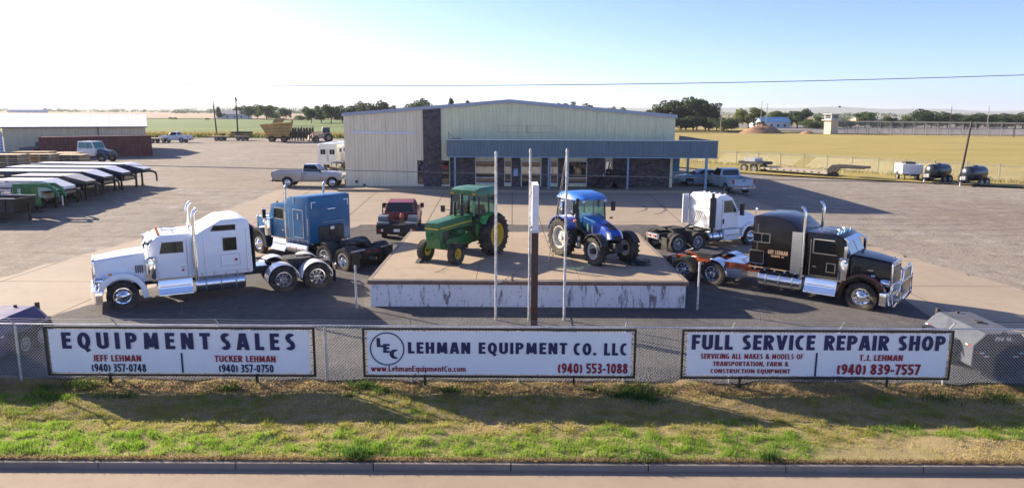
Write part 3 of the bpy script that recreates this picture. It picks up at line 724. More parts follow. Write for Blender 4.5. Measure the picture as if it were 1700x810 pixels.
for s_ in (PX0 - .02, PX1 - .10):
    yy = PY0 + .125
    while yy < PY1 - .1:
        y2 = min(PY1, yy + random.uniform(2.4, 3.2)); mb = MB(); mb.b2(s_, s_ + .12, yy, y2 - .012, PZ - .165, PZ - .012, .015); mb.build('edge_beam', M_edge, plat); yy = y2
mb = MB(); mb.b2(PX0 - .05, PX1 + .05, PY0 - .045, PY0 - .022, PZ - .14, PZ - .10); mb.build('rust_angle', mat('rust', (.20, .075, .035), .9, var=.5, vscale=4), plat)
nx, ny = 3, 3
for i in range(nx):
    for j in range(ny):
        w_, d_ = (PX1 - PX0 - .24) / nx, (PY1 - PY0 - .12) / ny; xa = PX0 + .12 + i * w_; ya = PY0 + .125 + j * d_
        mb = MB(); mb.b2(xa + .008, xa + w_ - .008, ya + .008, ya + d_ - .008, PZ - .16, PZ, .012); mb.build('top_slab', M_conc2, plat)
mb = MB(); mb.b2(PX0 + .02, PX1 - .02, PY0 + .1, PY1, PZ - .2, PZ - .03); mb.build('joint_bed', M_joint, plat)
# cracks: thin dark fillings lying on the slab
for k, path in enumerate((((-3.0, 27.0), (-2.7, 27.5), (-2.72, 27.75), (-2.45, 28.2)), ((-1.2, 27.6), (.3, 27.75), (2.6, 27.5)), ((-2.95, 27.1), (-2.6, 27.15)))):
    mb = MB()
    for (xa, ya), (xb, yb) in zip(path, path[1:]):
        d = Vector((xb - xa, yb - ya)).normalized(); n_ = Vector((-d.y, d.x)) * .018
        mb.quad((xa - n_.x, ya - n_.y, PZ + .004), (xb - n_.x, yb - n_.y, PZ + .004), (xb + n_.x, yb + n_.y, PZ + .004), (xa + n_.x, ya + n_.y, PZ + .004))
    mb.build('crack', M_joint, plat)

# ================================================================ POLES, SIGN, CABLES
M_whitepole = mat('scuffed_white_pole', (.52, .52, .50), .5, var=.45, vscale=7)
def pole(name, label, x, y, z0, z1, r, m, grp=None, lean=(0, 0), cap=True):
    o = thing(name, label, 'pole', (x, y, z0), 0, grp)
    mb = MB(); mb.cyl((0, 0, 0), (lean[0], lean[1], z1 - z0), r, r * .92, 12); mb.build('shaft', m, o)
    if cap:
        mb = MB(); mb.lathe([(r * 1.15, 0), (r * 1.15, .05), (r * .7, .11), (0, .12)], (lean[0], lean[1], z1 - z0), 'z', 12); mb.build('cap', m, o)
        mb = MB(); mb.lathe([(r * 1.9, -.02), (r * 1.9, .03), (r * 1.05, .06)], (0, 0, 0), 'z', 12); mb.build('foot', M_edge, o)
    return o
p1 = pole('flag_pole', 'scuffed white steel pole in front of the green tractor', -.55, 24.15, 0, 5.78, .043, M_whitepole)
p2 = pole('flag_pole', 'thin white steel pole right beside the brown sign post',   .60, 24.1, 0, 5.88, .038, M_whitepole)
p3 = pole('flag_pole', 'scuffed white steel pole in front of the blue tractor', 1.83, 24.15, 0, 5.88, .043, M_whitepole)
o = pole('short_pole', 'short white post left of the concrete platform', -5.72, 25.6, 0, 1.55, .04, M_whitepole)
o = pole('short_pole', 'short white post right of the concrete platform', 6.85, 25.6, 0, 1.75, .04, M_whitepole)
sg = thing('pole_sign', 'narrow white sign box turned edge-on atop a brown square post', 'sign', (.76, 23.5, 0))
mb = MB(); mb.b2(-.115, .115, -.115, .115, -.1, 3.32, .015); mb.build('post', mat('brown_post', (.060, .028, .020), .6, var=.4, vscale=6, bump=.2), sg)
mb = MB(); mb.b2(-.08, .09, -.12, 1.05, 3.36, 4.80, .02); bx = mb.build('sign_box', mat('sign_white', (.8, .8, .8), .45, var=.06), sg)
mb = MB(); mb.b2(-.10, .11, -.15, -.121, 3.31, 4.84, .008); mb.b2(-.10, .11, 1.051, 1.08, 3.31, 4.84, .008); mb.b2(-.10, .11, -.118, 1.048, 4.801, 4.84); mb.build('sign_frame', M_trim, sg)
mb = MB(); mb.b2(-.14, .17, -.16, .16, 3.27, 3.355, .01); mb.build('bracket', galv, sg)
M_cable = mat('cable_grey', (.35, .35, .34), .5, .4); M_dcable = mat('cable_black', (.02, .02, .02), .6)
def sag(a, b, s_, n=16):
    a, b = Vector(a), Vector(b); return [a.lerp(b, i / n) - Vector((0, 0, s_ * 4 * (i / n) * (1 - i / n))) for i in range(n + 1)]
def cable(name, label, a, b, s_, r, m, n=16):
    mb = MB(); mb.tube(sag(a, b, s_, n), r, 5); return tag(mb.build(name, m), label, 'cable')
cable('guy_cable', 'pale guy cable slanting left from top of the blue tractor pole', (1.80, 24.2, 5.80), (1.40, 27.9, PZ), .02, .012, M_cable)
cable('guy_cable', 'second pale guy cable beside the first, running down to the platform', (1.80, 24.2, 5.65), (1.62, 28.6, PZ), .03, .012, M_cable)
cable('guy_cable', 'dark slack wire hanging behind the brown sign post', (.63, 24.15, 4.6), (1.75, 30.6, PZ), .12, .008, M_dcable)
cable('guy_cable', 'pale cable between scuffed pole and platform beside the green tractor', (-.5, 24.2, 1.35), (.48, 29.0, PZ), .1, .018, M_cable)
cable('overhead_cable', 'thin cable strung low across the whole yard past the three poles', (-42, 24.25, 5.95), (42, 24.25, 4.55), .12, .012, mat('cable_mid_grey', (.20, .195, .19), .5), 40)
cable('power_line', 'thin power line crossing the sky above the building', (-60, 30, 9.77), (60, 30, 11.2), 2.23, .014, mat('line_grey', (.05, .05, .055), .6), 40)

# ================================================================ FENCE
FY = 18.9
fen = thing('chain_link_fence', 'galvanised chain link fence along the street behind the three banners', 'fence', (0, FY, 0))
posts = [-19.3, -16.4, -13.6, -10.8, -8.0, -5.12, -2.75, .2, 3.12, 6.05, 9.0, 11.98, 14.9, 17.8]
arm = MB(); arm.tube([(0, 0, 0), (0, -.24, .26)], .02, 6); armm = arm.mesh('barb_arm', galv)
for i, x in enumerate(posts):
    mb = MB(); mb.cyl((x, 0, -.45), (x, 0, 1.40), .034, n=10); pp = mb.build('post', galv, fen)
    if x not in (-5.12, .2): link('barb_arm', armm, fen, (x, 0, 1.40))
mb = MB(); mb.cyl((posts[0], 0, 1.42), (posts[-1], 0, 1.42), .023, n=8); mb.build('top_rail', galv, fen)
for k in range(3):
    mb = MB(); d = .08 + .08 * k
    for a, b in zip(posts, posts[1:]): mb.tube(sag((a, -d, 1.40 + d * 1.08), (b, -d, 1.40 + d * 1.08), .02, 5), .0035, 3)
    mb.build('barbed_wire', galv, fen)
mb = MB(); x0, x1, hgt, stp = posts[0], posts[-1], 1.52, .088
wr = .0045
def ribbon(p, q_):
    mb.cyl(p, q_, wr, n=3, caps=False)
k = x0 - hgt
while k < x1:
    a, b = max(k, x0), min(k + hgt, x1); ribbon((a, .004, .03 - .16 + a - k), (b, .004, .03 - .16 + b - k)); ribbon((a, -.004, .03 - .16 + hgt - (a - k)), (b, -.004, .03 - .16 + hgt - (b - k))); k += stp
o = mb.build('chain_link_mesh', galv, fen, recalc=False); o['kind'] = 'stuff'

# ================================================================ BANNERS
M_banner = NG('banner_vinyl'); q = M_banner
M_banner = q.done(q.ramp(q.noise(1.1, 4, .5), [(.3, (.84, .85, .86)), (.7, (.90, .90, .90))]), q.noise(1.6, 3, .5, vec=q.mapping((1, 1, 2.5))), .02, .25, .55, .35)
M_navy = mat('navy_print', (.018, .020, .085), .6); M_red = mat('crimson_print', (.30, .012, .022), .6); M_nblack = mat('blue_black_print', (.012, .014, .05), .6)
def banner(label, x0, x1, prints, lines=()):
    z0, z1 = .02, 1.42; y = FY - .16; fw = .055
    o = thing('banner_sign', label, 'banner', ((x0 + x1) / 2, y, 0)); W = (x1 - x0) / 2
    f = MB()
    f.b2(-W, W, -.03, .03, z1 - fw, z1); f.b2(-W, W, -.03, .03, z0, z0 + fw); f.b2(-W, -W + fw, -.03, .03, z0 + fw, z1 - fw); f.b2(W - fw, W, -.03, .03, z0 + fw, z1 - fw)
    f.build('frame', black, o)
    for k in (-.55, .55):
        mb = MB(); mb.b2(W * k - .03, W * k + .03, .031, .08, -.5, z1 - .1); mb.build('leg', black, o)
    bx0, bx1, bz0, bz1 = -W + .135, W - .135, z0 + .095, z1 - .08
    nx, nz = 60, 8; mb = MB(); V = []
    for j in range(nz + 1):
        row = []
        for i in range(nx + 1):
            u, v = i / nx, j / nz; e = min(1, 8 * u, 8 * (1 - u)) * min(1, 3 * v, 3 * (1 - v))
            sc_ = .012 * (math.cos(i * math.pi * 2 / 5) * (1 - min(1, 4 * min(v, 1 - v))))
            row.append(mb.v((bx0 + (bx1 - bx0) * u, -.035 + .013 * (mnoise.noise((u * 5, v * 2, x0)) + .5 * mnoise.noise((u * 22, v * 1.5, x0 + 3))) * e, bz0 + (bz1 - bz0) * v + (sc_ * .5 if j in (0, nz) else 0))))
        V.append(row)
    for j in range(nz):
        for i in range(nx): mb.f([V[j][i], V[j][i + 1], V[j + 1][i + 1], V[j + 1][i]])
    sh = mb.build('banner_sheet', M_banner, o, ang=180)
    tm = MB(); ty = -.033
    n = 17
    for i in range(n + 1):
        xx = bx0 + .04 + (bx1 - bx0 - .08) * i / n
        tm.tube([(xx, ty, bz1 - .03), (xx + random.uniform(-.02, .02), -.031, z1 - fw / 2)], .006, 4); tm.tube([(xx, ty, bz0 + .03), (xx + random.uniform(-.02, .02), -.031, z0 + fw / 2)], .006, 4)
    for i in range(7):
        zz = bz0 + .05 + (bz1 - bz0 - .1) * i / 6
        for s_ in (-1, 1):
            e = bx1 if s_ > 0 else bx0; tm.tube([(e - s_ * .03, ty, zz), (s_ * (W - fw / 2), -.031, zz + random.uniform(-.04, .04))], .006, 4)
    o2 = tm.build('bungee_ties', black, o); o2['kind'] = 'stuff'
    w_, h_ = bx1 - bx0, bz1 - bz0
    for (s_, u0, u1, v0, v1, m, bold, sp) in prints:      # fractions of the sheet, v from the top
        put_text(s_, (u1 - u0) * w_, (v1 - v0) * h_, m, bold, sp, sh, (bx0 + (u0 + u1) / 2 * w_, -.050, bz1 - (v0 + v1) / 2 * h_), (R(90), 0, 0))
    for u, v0, v1, wd in lines:
        mb = MB(); mb.b2(bx0 + u * w_ - wd / 2, bx0 + u * w_ + wd / 2, -.0525, -.0515, bz1 - v1 * h_, bz1 - v0 * h_); mb.build('divider_line', M_navy, sh)
    return o, sh, (bx0, bx1, bz0, bz1)
B_ = .205
banner('leftmost street banner, white with navy EQUIPMENT SALES lettering', -12.72, -5.36,
       [('EQUIPMENT', .05, .62, .065, .525, M_navy, B_, .27), ('SALES', .66, .945, .065, .455, M_navy, B_, .27),
        ('JEFF LEHMAN', .164, .349, .585, .735, M_red, .185, .07), ('(940) 357-0748', .155, .365, .79, .975, M_nblack, .185, .07),
        ('TUCKER LEHMAN', .632, .867, .585, .735, M_red, .185, .07), ('(940) 357-0750', .646, .857, .79, .975, M_nblack, .185, .07)], [(.506, .53, .985, .05)])
bo, sh, (bx0, bx1, bz0, bz1) = banner('middle street banner, white with a round LEC logo and company name', -4.06, 3.40,
       [('LEHMAN EQUIPMENT', .154, .757, .25, .57, M_navy, B_, .13), ('CO. LLC', .781, .983, .25, .535, M_navy, B_, .12),
        ('www.LehmanEquipmentCo.com', .011, .372, .80, .97, M_red, .17, .07), ('(940) 553-1088', .723, .989, .72, .96, M_red, .19, .07),
        ('L', .036, .060, .16, .37, M_navy, .22, .07), ('E', .060, .085, .295, .50, M_navy, .22, .07), ('C', .084, .116, .42, .64, M_navy, .22, .07)])
w_, h_ = bx1 - bx0, bz1 - bz0
mb = MB(); cx, cz, ro, ri = bx0 + .075 * w_, bz1 - .41 * h_, .47, .437
A = []; B = []
for i in range(48):
    a = 2 * math.pi * i / 48; A.append(mb.v((cx + ro * math.cos(a), -.052, cz + ro * math.sin(a) * 1.0))); B.append(mb.v((cx + ri * math.cos(a), -.052, cz + ri * math.sin(a))))
for i in range(48): mb.f([A[i], A[(i + 1) % 48], B[(i + 1) % 48], B[i]])
mb.build('logo_ring', M_navy, sh)
banner('rightmost street banner, white with navy FULL SERVICE REPAIR SHOP lettering', 4.64, 12.02,
       [('FULL SERVICE REPAIR SHOP', .018, .987, .045, .39, M_navy, B_, .10),
        ('SERVICING ALL MAKES & MODELS OF', .055, .448, .48, .60, M_red, .18, .08), ('TRANSPORTATION, FARM &', .103, .395, .66, .785, M_red, .18, .08), ('CONSTRUCTION EQUIPMENT', .095, .402, .835, .955, M_red, .18, .08),
        ('T.J. LEHMAN', .664, .83, .49, .63, M_red, .185, .07), ('(940) 839-7557', .582, .903, .705, .955, M_red, .19, .07)], [(.499, .45, .99, .05)])
# ================================================================ VEHICLE PARTS
def tyre_mesh(Rr, W, rim, lug=0):
    key = ('tyre', Rr, W, rim, lug)
    if key in CACHE: return CACHE[key]
    mb = MB(); h = W / 2
    mb.lathe([(rim, -h * .62), (rim + .02, -h * .78), ((rim + Rr) / 2, -h), (Rr * .965, -h * .93), (Rr, -h * .72), (Rr, h * .72), (Rr * .965, h * .93), ((rim + Rr) / 2, h), (rim + .02, h * .78), (rim, h * .62)], n=36, caps=False)
    if lug == 0:       # road tyre: two recessed-looking circumferential ribs and shoulder blocks
        n = 30
        for i in range(n):
            a = 2 * math.pi * i / n
            for s_ in (-1, 1):
                M = Matrix.Rotation(a, 4, 'Y') @ Matrix.Translation((Rr - .006, s_ * h * .80, 0)); q_ = MB(); q_.box((0, 0, 0), (.03, h * .3, 2 * math.pi * Rr / n * .62)); mb.merge(q_, M)
    else:
        n = lug
        for i in range(n):
            for s_ in (-1, 1):
                a = 2 * math.pi * (i + (.5 if s_ > 0 else 0)) / n
                M = Matrix.Rotation(a, 4, 'Y') @ Matrix.Translation((Rr + .018, s_ * h * .45, 0)) @ Matrix.Rotation(s_ * R(38), 4, 'X')
                q_ = MB(); q_.prism([(-.06, -.035), (.035, -.024), (.035, .024), (-.06, .035)], -h * .62, h * .62); mb.merge(q_, M)
    CACHE[key] = mb.mesh('tyre', rubber, ang=32); return CACHE[key]
def rim_mesh(rim, W, m, style, inset=0.0):
    key = ('rim', rim, W, m.name, style, inset)
    if key in CACHE: return CACHE[key]
    h = W / 2; mb = MB()
    if style == 'steer':      # convex disc, hub cover in front
        mb.lathe([(rim + .012, h * .80), (rim - .02, h * .82), (rim - .035, h * .5), (rim * .80, h * .45), (rim * .62, h * .75), (rim * .42, h * .95), (rim * .40, h * 1.1), (rim * .25, h * 1.35), (0, h * 1.4)], n=28, caps=False)
    elif style == 'dual':     # deep dish with hub in the middle
        mb.lathe([(rim + .012, h * .80), (rim - .02, h * .82), (rim - .05, h * .2), (rim * .78, -h * .15), (rim * .52, -h * .2), (rim * .50, h * .25), (rim * .30, h * .9), (rim * .26, h * 1.0), (0, h * 1.02)], n=28, caps=False)
    elif style == 'ag':       # farm rear: flat dished disc with weight
        mb.lathe([(rim + .01, h * .72), (rim - .03, h * .74), (rim - .05, h * .3), (rim * .84, -h * .15), (rim * .58, -h * .10), (rim * .5, h * .22), (rim * .22, h * .26), (rim * .19, h * .5), (0, h * .5)], n=32, caps=False)
    else:                     # car/pickup alloy
        mb.lathe([(rim + .008, h * .80), (rim - .015, h * .82), (rim - .03, h * .45), (rim * .75, h * .55), (rim * .35, h * .72), (rim * .2, h * .78), (0, h * .80)], n=24, caps=False)
    mb.lathe([(rim, -h * .7), (rim - .01, -h * .68), (rim * .7, -h * .3), (0, -h * .3)], n=20, caps=False)
    CACHE[key] = mb.mesh('rim', m); return CACHE[key]
def holes_mesh(rim, W, n, rr_, rad, off, m, sz=None):
    key = ('holes', rim, W, n, rr_, rad, off, m.name)
    if key in CACHE: return CACHE[key]
    mb = MB()
    for i in range(n):
        a = 2 * math.pi * i / n; c_ = (rad * math.cos(a), off, rad * math.sin(a)); mb.cyl((c_[0], off - .004, c_[2]), (c_[0], off + .006, c_[2]), rr_, n=8)
    CACHE[key] = mb.mesh('bolt_ring', m); return CACHE[key]
M_dish = mat('painted_dish_shade', (.075, .072, .07), .5, .6, var=.3, vscale=8)  # dark colour painted in for the shade inside the deep aluminium wheel dish
def dish_mesh(rim, W):
    key = ('dish', rim, W)
    if key not in CACHE:
        h = W / 2; mb = MB(); mb.lathe([(rim * .83, h * .0), (rim * .78, -h * .10), (rim * .54, -h * .14), (rim * .53, -h * .19), (rim * .79, -h * .16), (rim * .83, h * .0)], n=24, caps=False); CACHE[key] = mb.mesh('dish_shade_ring', M_dish)
    return CACHE[key]
def wheel(par, x, y, Rr, W, rim, m, style, side, lug=0, name='wheel', z=None):
    o = link(name, tyre_mesh(Rr, W, rim, lug), par, (x, y, Rr if z is None else z), (0, 0, 0 if side > 0 else math.pi))
    link('rim', rim_mesh(rim, W, m, style), o)
    if style == 'steer':
        link('hand_holes', holes_mesh(rim, W, 10, .034, rim * .71, W / 2 * .62, black), o)['kind'] = 'stuff'; link('lug_nuts', holes_mesh(rim, W, 10, .016, rim * .50, W / 2 * .93, dullsteel), o)['kind'] = 'stuff'
    elif style == 'dual':
        link('dish_shade_ring', dish_mesh(rim, W), o)
        link('hand_holes', holes_mesh(rim, W, 8, .040, rim * .66, -W / 2 * .10, alu), o)['kind'] = 'stuff'; link('lug_nuts', holes_mesh(rim, W, 10, .014, rim * .40, W / 2 * .58, dullsteel), o)['kind'] = 'stuff'
    elif style == 'alloy':
        link('spoke_gaps', holes_mesh(rim, W, 8, rim * .14, rim * .62, W / 2 * .615, black), o)['kind'] = 'stuff'
    elif style == 'ag':
        link('lug_nuts', holes_mesh(rim, W, 8, .03, rim * .36, W / 2 * .25, chassis), o)['kind'] = 'stuff'
    return o
def paint(name, c, rough=.25, var=.05, dust=.14): return mat(name, c, rough, coat=.3, var=var, vscale=1.2, dust=dust)
def bx(par, name, m, *args, bev=0.0, **k):
    mb = MB(); mb.b2(*args, bev); return mb.build(name, m, par)
def cylp(par, name, m, p0, p1, r, r1=None, n=16, **k):
    mb = MB(); mb.cyl(p0, p1, r, r1, n); return mb.build(name, m, par)

def semi(name, label, loc, hd, WB=6.3, body=None, fender=None, cab_z=2.72, sleeper='raised', sl_len=2.0, sl_top=3.4, rear='half', stacks=3.75, style='w', slw=1.2, trimm=None, railm=None, light=amber, stack_off=0, fwd=0.0):
    """long-nose road tractor; x forward, tandem centre at x = 0, steer axle at x = WB"""
    o = gthing(name, label, 'truck', loc[0], loc[1], hd); af = WB; a = WB + fwd; fender = fender or body; railm = railm or chassis
    Rt = .53
    # frame
    for s_ in (-1, 1): bx(o, 'frame_rail', railm, -1.35, af + .45, s_ * .43 - .045, s_ * .43 + .045, .74, 1.02)
    for xx in (-1.25, -.55, .1, .75, 1.5): bx(o, 'cross_member', chassis, xx, xx + .1, -.38, .38, .78, .98)
    # axles, air bags, fifth wheel
    for xx in (-.67, .67):
        cylp(o, 'axle', chassis, (xx, -.95, Rt), (xx, .95, Rt), .09); mb = MB(); mb.lathe([(.14, -.2), (.26, -.1), (.28, 0), (.26, .1), (.14, .2)], (xx, 0, Rt), 'x', 14); mb.build('differential', chassis, o)
    cylp(o, 'front_axle', chassis, (af, -.9, Rt - .05), (af, .9, Rt - .05), .07)
    mb = MB(); pts = [(-.62, -.46), (-.2, -.5), (.35, -.44), (.45, -.2), (.45, .2), (.35, .44), (-.2, .5), (-.62, .46), (-.62, .22), (-.1, .07), (-.1, -.07), (-.62, -.22)]
    mb.prism(pts, 1.16, 1.215, 'z'); fw = mb.build('fifth_wheel', chassis, o)
    bx(fw, 'fifth_wheel_base', chassis, -.35, .35, -.5, .5, 1.03, 1.155)
    bx(o, 'deck_plate', alu if style != 'b' else black, 1.15, 1.75 if sleeper else 1.9, -.42, .42, 1.025, 1.05)
    # wheels
    for s_ in (-1, 1):
        wheel(o, af, s_ * 1.02, Rt, .28, .31, chrome, 'steer', s_)
        for xx in (-.67, .67):
            wheel(o, xx, s_ * 1.06, Rt, .27, .31, alu, 'dual', s_); wheel(o, xx, s_ * .74, Rt, .27, .31, alu, 'dual', s_, name='inner_wheel')
    # hood, grille, bumper
    nose, cowl = af + .82, a - .82
    mb = MB(); mb.hull([(cowl, .90, .80, .95, 2.02, .10, .04), ((nose + cowl) / 2, .79, .72, .92, 1.95, .11, .04), (nose - .15, .64, .58, .85, 1.86, .10, .04), (nose, .60, .55, .85, 1.83, .09, .04)], n=5); hdo = mb.build('hood', body, o)
    for s_ in (-1, 1):
        for k in range(4): bx(hdo, 'hood_louvre', chassis, cowl + .10 + k * .07, cowl + .135 + k * .07, min(s_ * .86, s_ * .905), max(s_ * .86, s_ * .905), 1.30, 1.58)
        bx(hdo, 'hood_latch', chrome, cowl + .02, cowl + .10, min(s_ * .86, s_ * .92), max(s_ * .86, s_ * .92), 1.10, 1.20)
    bx(hdo, 'hood_spine', chrome, cowl + .05, nose - .1, -.012, .012, 1.84, 1.86 + .0)
    mb = MB(); mb.prism([(-.64, .62), (.64, .62), (.60, 1.80), (.54, 1.86), (-.54, 1.86), (-.60, 1.80)], nose + .002, nose + .07, 'x', .02); gr = mb.build('grille_surround', chrome, o)
    bx(gr, 'grille_core', black, nose + .068, nose + .078, -.53, .53, .72, 1.68)
    for i in range(13):
        y = -.48 + i * .08; bx(gr, 'grille_bar', chrome, nose + .078, nose + .098, y - .011, y + .011, .74, 1.66)
    mb = MB(); mb.hull([(af + .64, 1.22, 1.22, .34, .80, .02, .02), (af + .86, 1.22, 1.22, .32, .82, .02, .02), (af + 1.0, .98, .98, .32, .82, .03, .02)], n=2); mb.build('bumper', chrome, o)
    # fenders: arch over the steer wheel with skirt behind
    for s_ in (-1, 1):
        outer = arc(af, Rt + .02, .82, 8, 172, 16); inner = arc(af, Rt + .02, .64, 172, 8, 16)
        y0, y1 = sorted((s_ * .62, s_ * 1.20)); mb = MB()
        prof = [(af + .80, .62)] + outer + [(af - .86, .42), (af - .66, .42)] + inner + [(af + .62, .62)]
        mb.prism(prof, y0, y1, 'y', .05); mb.build('fender', fender, o)
        # headlight pod and turn signal
        mb = MB(); mb.lathe([(.0, .16), (.12, .15), (.15, .05), (.13, -.12), (.05, -.18)], (af + .70, s_ * .86, 1.12), 'x', 14); hl = mb.build('headlight', chrome, o)
        mb = MB(); mb.lathe([(0, .172), (.09, .168), (.115, .155)], (af + .70, s_ * .86, 1.12), 'x', 14); mb.build('lens', whitelens, hl)
        mb = MB(); mb.box((af + .35, s_ * 1.14, 1.38), (.12, .07, .06)); mb.build('turn_signal', light, o)
        # side of the hood to fender well
        bx(o, 'inner_well', chassis, af - .7, af + .5, s_ * .5, s_ * .62, .6, 1.3)
        # air cleaner canister
        xc = a - .98
        mb = MB(); mb.lathe([(.12, 1.05), (.185, 1.08), (.185, 1.18), (.19, 1.20), (.19, 1.72), (.185, 1.74), (.185, 1.86), (.13, 1.92), (0, 1.93)], (xc, s_ * 1.13, 0), 'z', 18); mb.build('air_cleaner', chrome, o)
        bx(o, 'air_cleaner_bracket', dullsteel, xc - .05, xc + .05, min(s_ * .9, s_ * 1.0), max(s_ * .9, s_ * 1.0), 1.2, 1.7)
        # fuel tank with straps, step box
        tx1 = a - 2.45; tx0 = tx1 - (sl_len - .25 if sleeper else 1.3)
        mb = MB(); mb.lathe([(0, 0), (.28, 0), (.325, .05), (.325, tx1 - tx0 - .05), (.28, tx1 - tx0), (0, tx1 - tx0)], (tx0, s_ * .88, .66), 'x', 22); tk = mb.build('fuel_tank', alu, o)
        for f_ in (.2, .5, .8):
            mb = MB(); xx = tx0 + (tx1 - tx0) * f_; mb.lathe([(.333, -.03), (.336, 0), (.333, .03)], (xx, s_ * .88, .66), 'x', 22); mb.build('tank_strap', dullsteel, tk)
        mb = MB(); sx0, sx1 = a - 2.35, a - 1.18
        mb.prism([(.62, .40), (1.20, .40), (1.20, .46), (1.08, .62), (1.08, .70), (1.02, .95), (.62, .95)] if s_ > 0 else [(-.62, .40), (-1.20, .40), (-1.20, .46), (-1.08, .62), (-1.08, .70), (-1.02, .95), (-.62, .95)], sx0, sx1, 'x'); st = mb.build('step_box', alu, o)
        for zz, yy in ((.465, 1.14), (.71, 1.06)):
            bx(st, 'tread', dullsteel, sx0 + .05, sx1 - .05, min(s_ * (yy - .07), s_ * (yy + .07)), max(s_ * (yy - .07), s_ * (yy + .07)), zz, zz + .015)
        bx(o, 'rocker_trim', chrome, (a - 2.45 - sl_len) if sleeper else a - 2.45, a - 1.0, min(s_ * 1.0, s_ * 1.03), max(s_ * 1.0, s_ * 1.03), .955, 1.02)
        # stack: elbow, muffler guard, curved tip
        xs = a - 2.5 - stack_off
        ys = s_ * 1.13
        mb = MB(); mb.tube([(xs - .1, s_ * .8, .80), (xs - .03, s_ * 1.0, .78), (xs, ys, .90), (xs, ys, 1.3), (xs, ys, stacks - .35)], .064, 14); sk = mb.build('exhaust_stack', chrome, o)
        mb = MB(); mb.tube([(xs, ys, stacks - .4), (xs, ys, stacks - .12), (xs - .05, ys, stacks + .03), (xs - .16, ys, stacks + .13)], .067, 14); mb.build('stack_tip', chrome, sk)
        mb = MB(); mb.cyl((xs, ys, 1.35), (xs, ys, 2.35), .086, n=16); mb.build('heat_shield', alu, sk)
        # mirror on bracket
        mb = MB(); mb.tube([(a - 1.05, s_ * 1.0, 2.42), (a - .86, s_ * 1.30, 2.46), (a - .86, s_ * 1.30, 1.72), (a - 1.0, s_ * 1.0, 1.62)], .014, 6); mr = mb.build('mirror_bracket', chrome, o)
        bx(mr, 'mirror', chrome, a - .92, a - .82, s_ * 1.30 - .10, s_ * 1.30 + .10, 1.92, 2.38, bev=.02)
        bx(mr, 'mirror_glass', darkglass, a - .93, a - .921, s_ * 1.30 - .085, s_ * 1.30 + .085, 1.94, 2.36)
        mb = MB(); mb.lathe([(0, .05), (.07, .04), (.095, 0), (.08, -.03)], (a - .86, s_ * 1.30, 1.80), 'x', 12); mb.build('spot_mirror', chrome, mr)
    # cab
    cz = cab_z
    A_, B_p = (a - .80, 1.98), (a - 1.10, cz - .14)
    mb = MB(); mb.prism([(a - .78, .98), A_, B_p, (a - 1.22, cz - .03), (a - 1.5, cz), (a - 2.46, cz), (a - 2.46, .98)], -1.0, 1.0, 'y', .05); cab = mb.build('cab', body, o)
    d = Vector((B_p[0] - A_[0], 0, B_p[1] - A_[1])); nrm = Vector((d.z, 0, -d.x)).normalized() * .006; nrm = nrm if nrm.x > 0 else -nrm
    for s_ in (-1, 1):       # split windshield
        y0, y1 = s_ * .03, s_ * .90; P = []
        for t, y in ((.06, y0), (.06, y1), (.92, y1 * .97), (.92, y0)):
            p = Vector((A_[0], y, A_[1])) + d * t + nrm; P.append(p)
        mb = MB(); v1 = [mb.v(p) for p in P]; v2 = [mb.v(p + nrm * 1.5) for p in P]
        mb.f(v1); mb.f(v2)
        for i in range(4): mb.f([v1[i], v1[(i + 1) % 4], v2[(i + 1) % 4], v2[i]])
        mb.build('windshield', mat('windshield_glass', (.03, .06, .055), .03, spec=.9, coat=1), cab)
        # door with window
        ya, yb = sorted((s_ * 1.0, s_ * 1.018)); mb = MB()
        mb.prism([(a - 1.22, 1.04), (a - 1.18, 1.98), (a - 1.32, cz - .20), (a - 2.22, cz - .20), (a - 2.22, 1.04)], ya, yb, 'y'); dr = mb.build('door', body, cab)
        ya, yb = sorted((s_ * 1.019, s_ * 1.026)); mb = MB(); mb.prism([(a - 1.30, 1.96), (a - 1.40, cz - .26), (a - 2.12, cz - .26), (a - 2.12, 1.96)], ya, yb, 'y'); wn = mb.build('door_window', darkglass, dr)
        ya, yb = sorted((s_ * 1.019, s_ * 1.024)); mb = MB()
        for (p, q_) in (((a - 1.27, 1.92), (a - 2.15, 1.96)), ((a - 2.12, 1.92), (a - 2.155, cz - .23)), ((a - 1.38, cz - .26), (a - 2.15, cz - .225))): mb.b2(p[0], q_[0], ya, yb, p[1], q_[1])
        mb.build('window_trim', trimm or chrome if style != 'w' else body, dr)
        bx(dr, 'door_handle', chrome, a - 2.12, a - 1.98, min(s_ * 1.018, s_ * 1.05), max(s_ * 1.018, s_ * 1.05), 1.40, 1.44)
        mb = MB()
        for p, q_ in (((a - 2.235, 1.04), (a - 2.22, cz - .2)), ((a - 1.222, 1.03), (a - 2.23, 1.04))): mb.b2(p[0], q_[0], min(s_ * 1.0, s_ * 1.004), max(s_ * 1.0, s_ * 1.004), p[1], q_[1])
        mb.build('door_gap', chassis, cab)
    # visor, cab lights, horns
    mb = MB(); mb.prism([(a - 1.06, cz - .10), (a - .90, cz - .22), (a - .92, cz - .24), (a - 1.08, cz - .13)], -.97, .97, 'y'); mb.build('visor', chrome if style != 'w' else body, cab)
    for i in range(5):
        y = -.8 + i * .4; mb = MB(); mb.lathe([(.055, 0), (.05, .05), (.03, .085), (0, .09)], (a - 1.32, y, cz - .015), 'z', 8); mb.build('marker_light', light, cab)
    for s_ in (-1, 1):
        mb = MB(); mb.lathe([(.02, -.5), (.025, -.1), (.045, 0), (.085, .06)], (a - 1.5, s_ * .32, cz + .09), 'x', 10); mb.b2(a - 1.85, a - 1.8, s_ * .32 - .03, s_ * .32 + .03, cz - .01, cz + .07); mb.build('air_horn', chrome, cab)
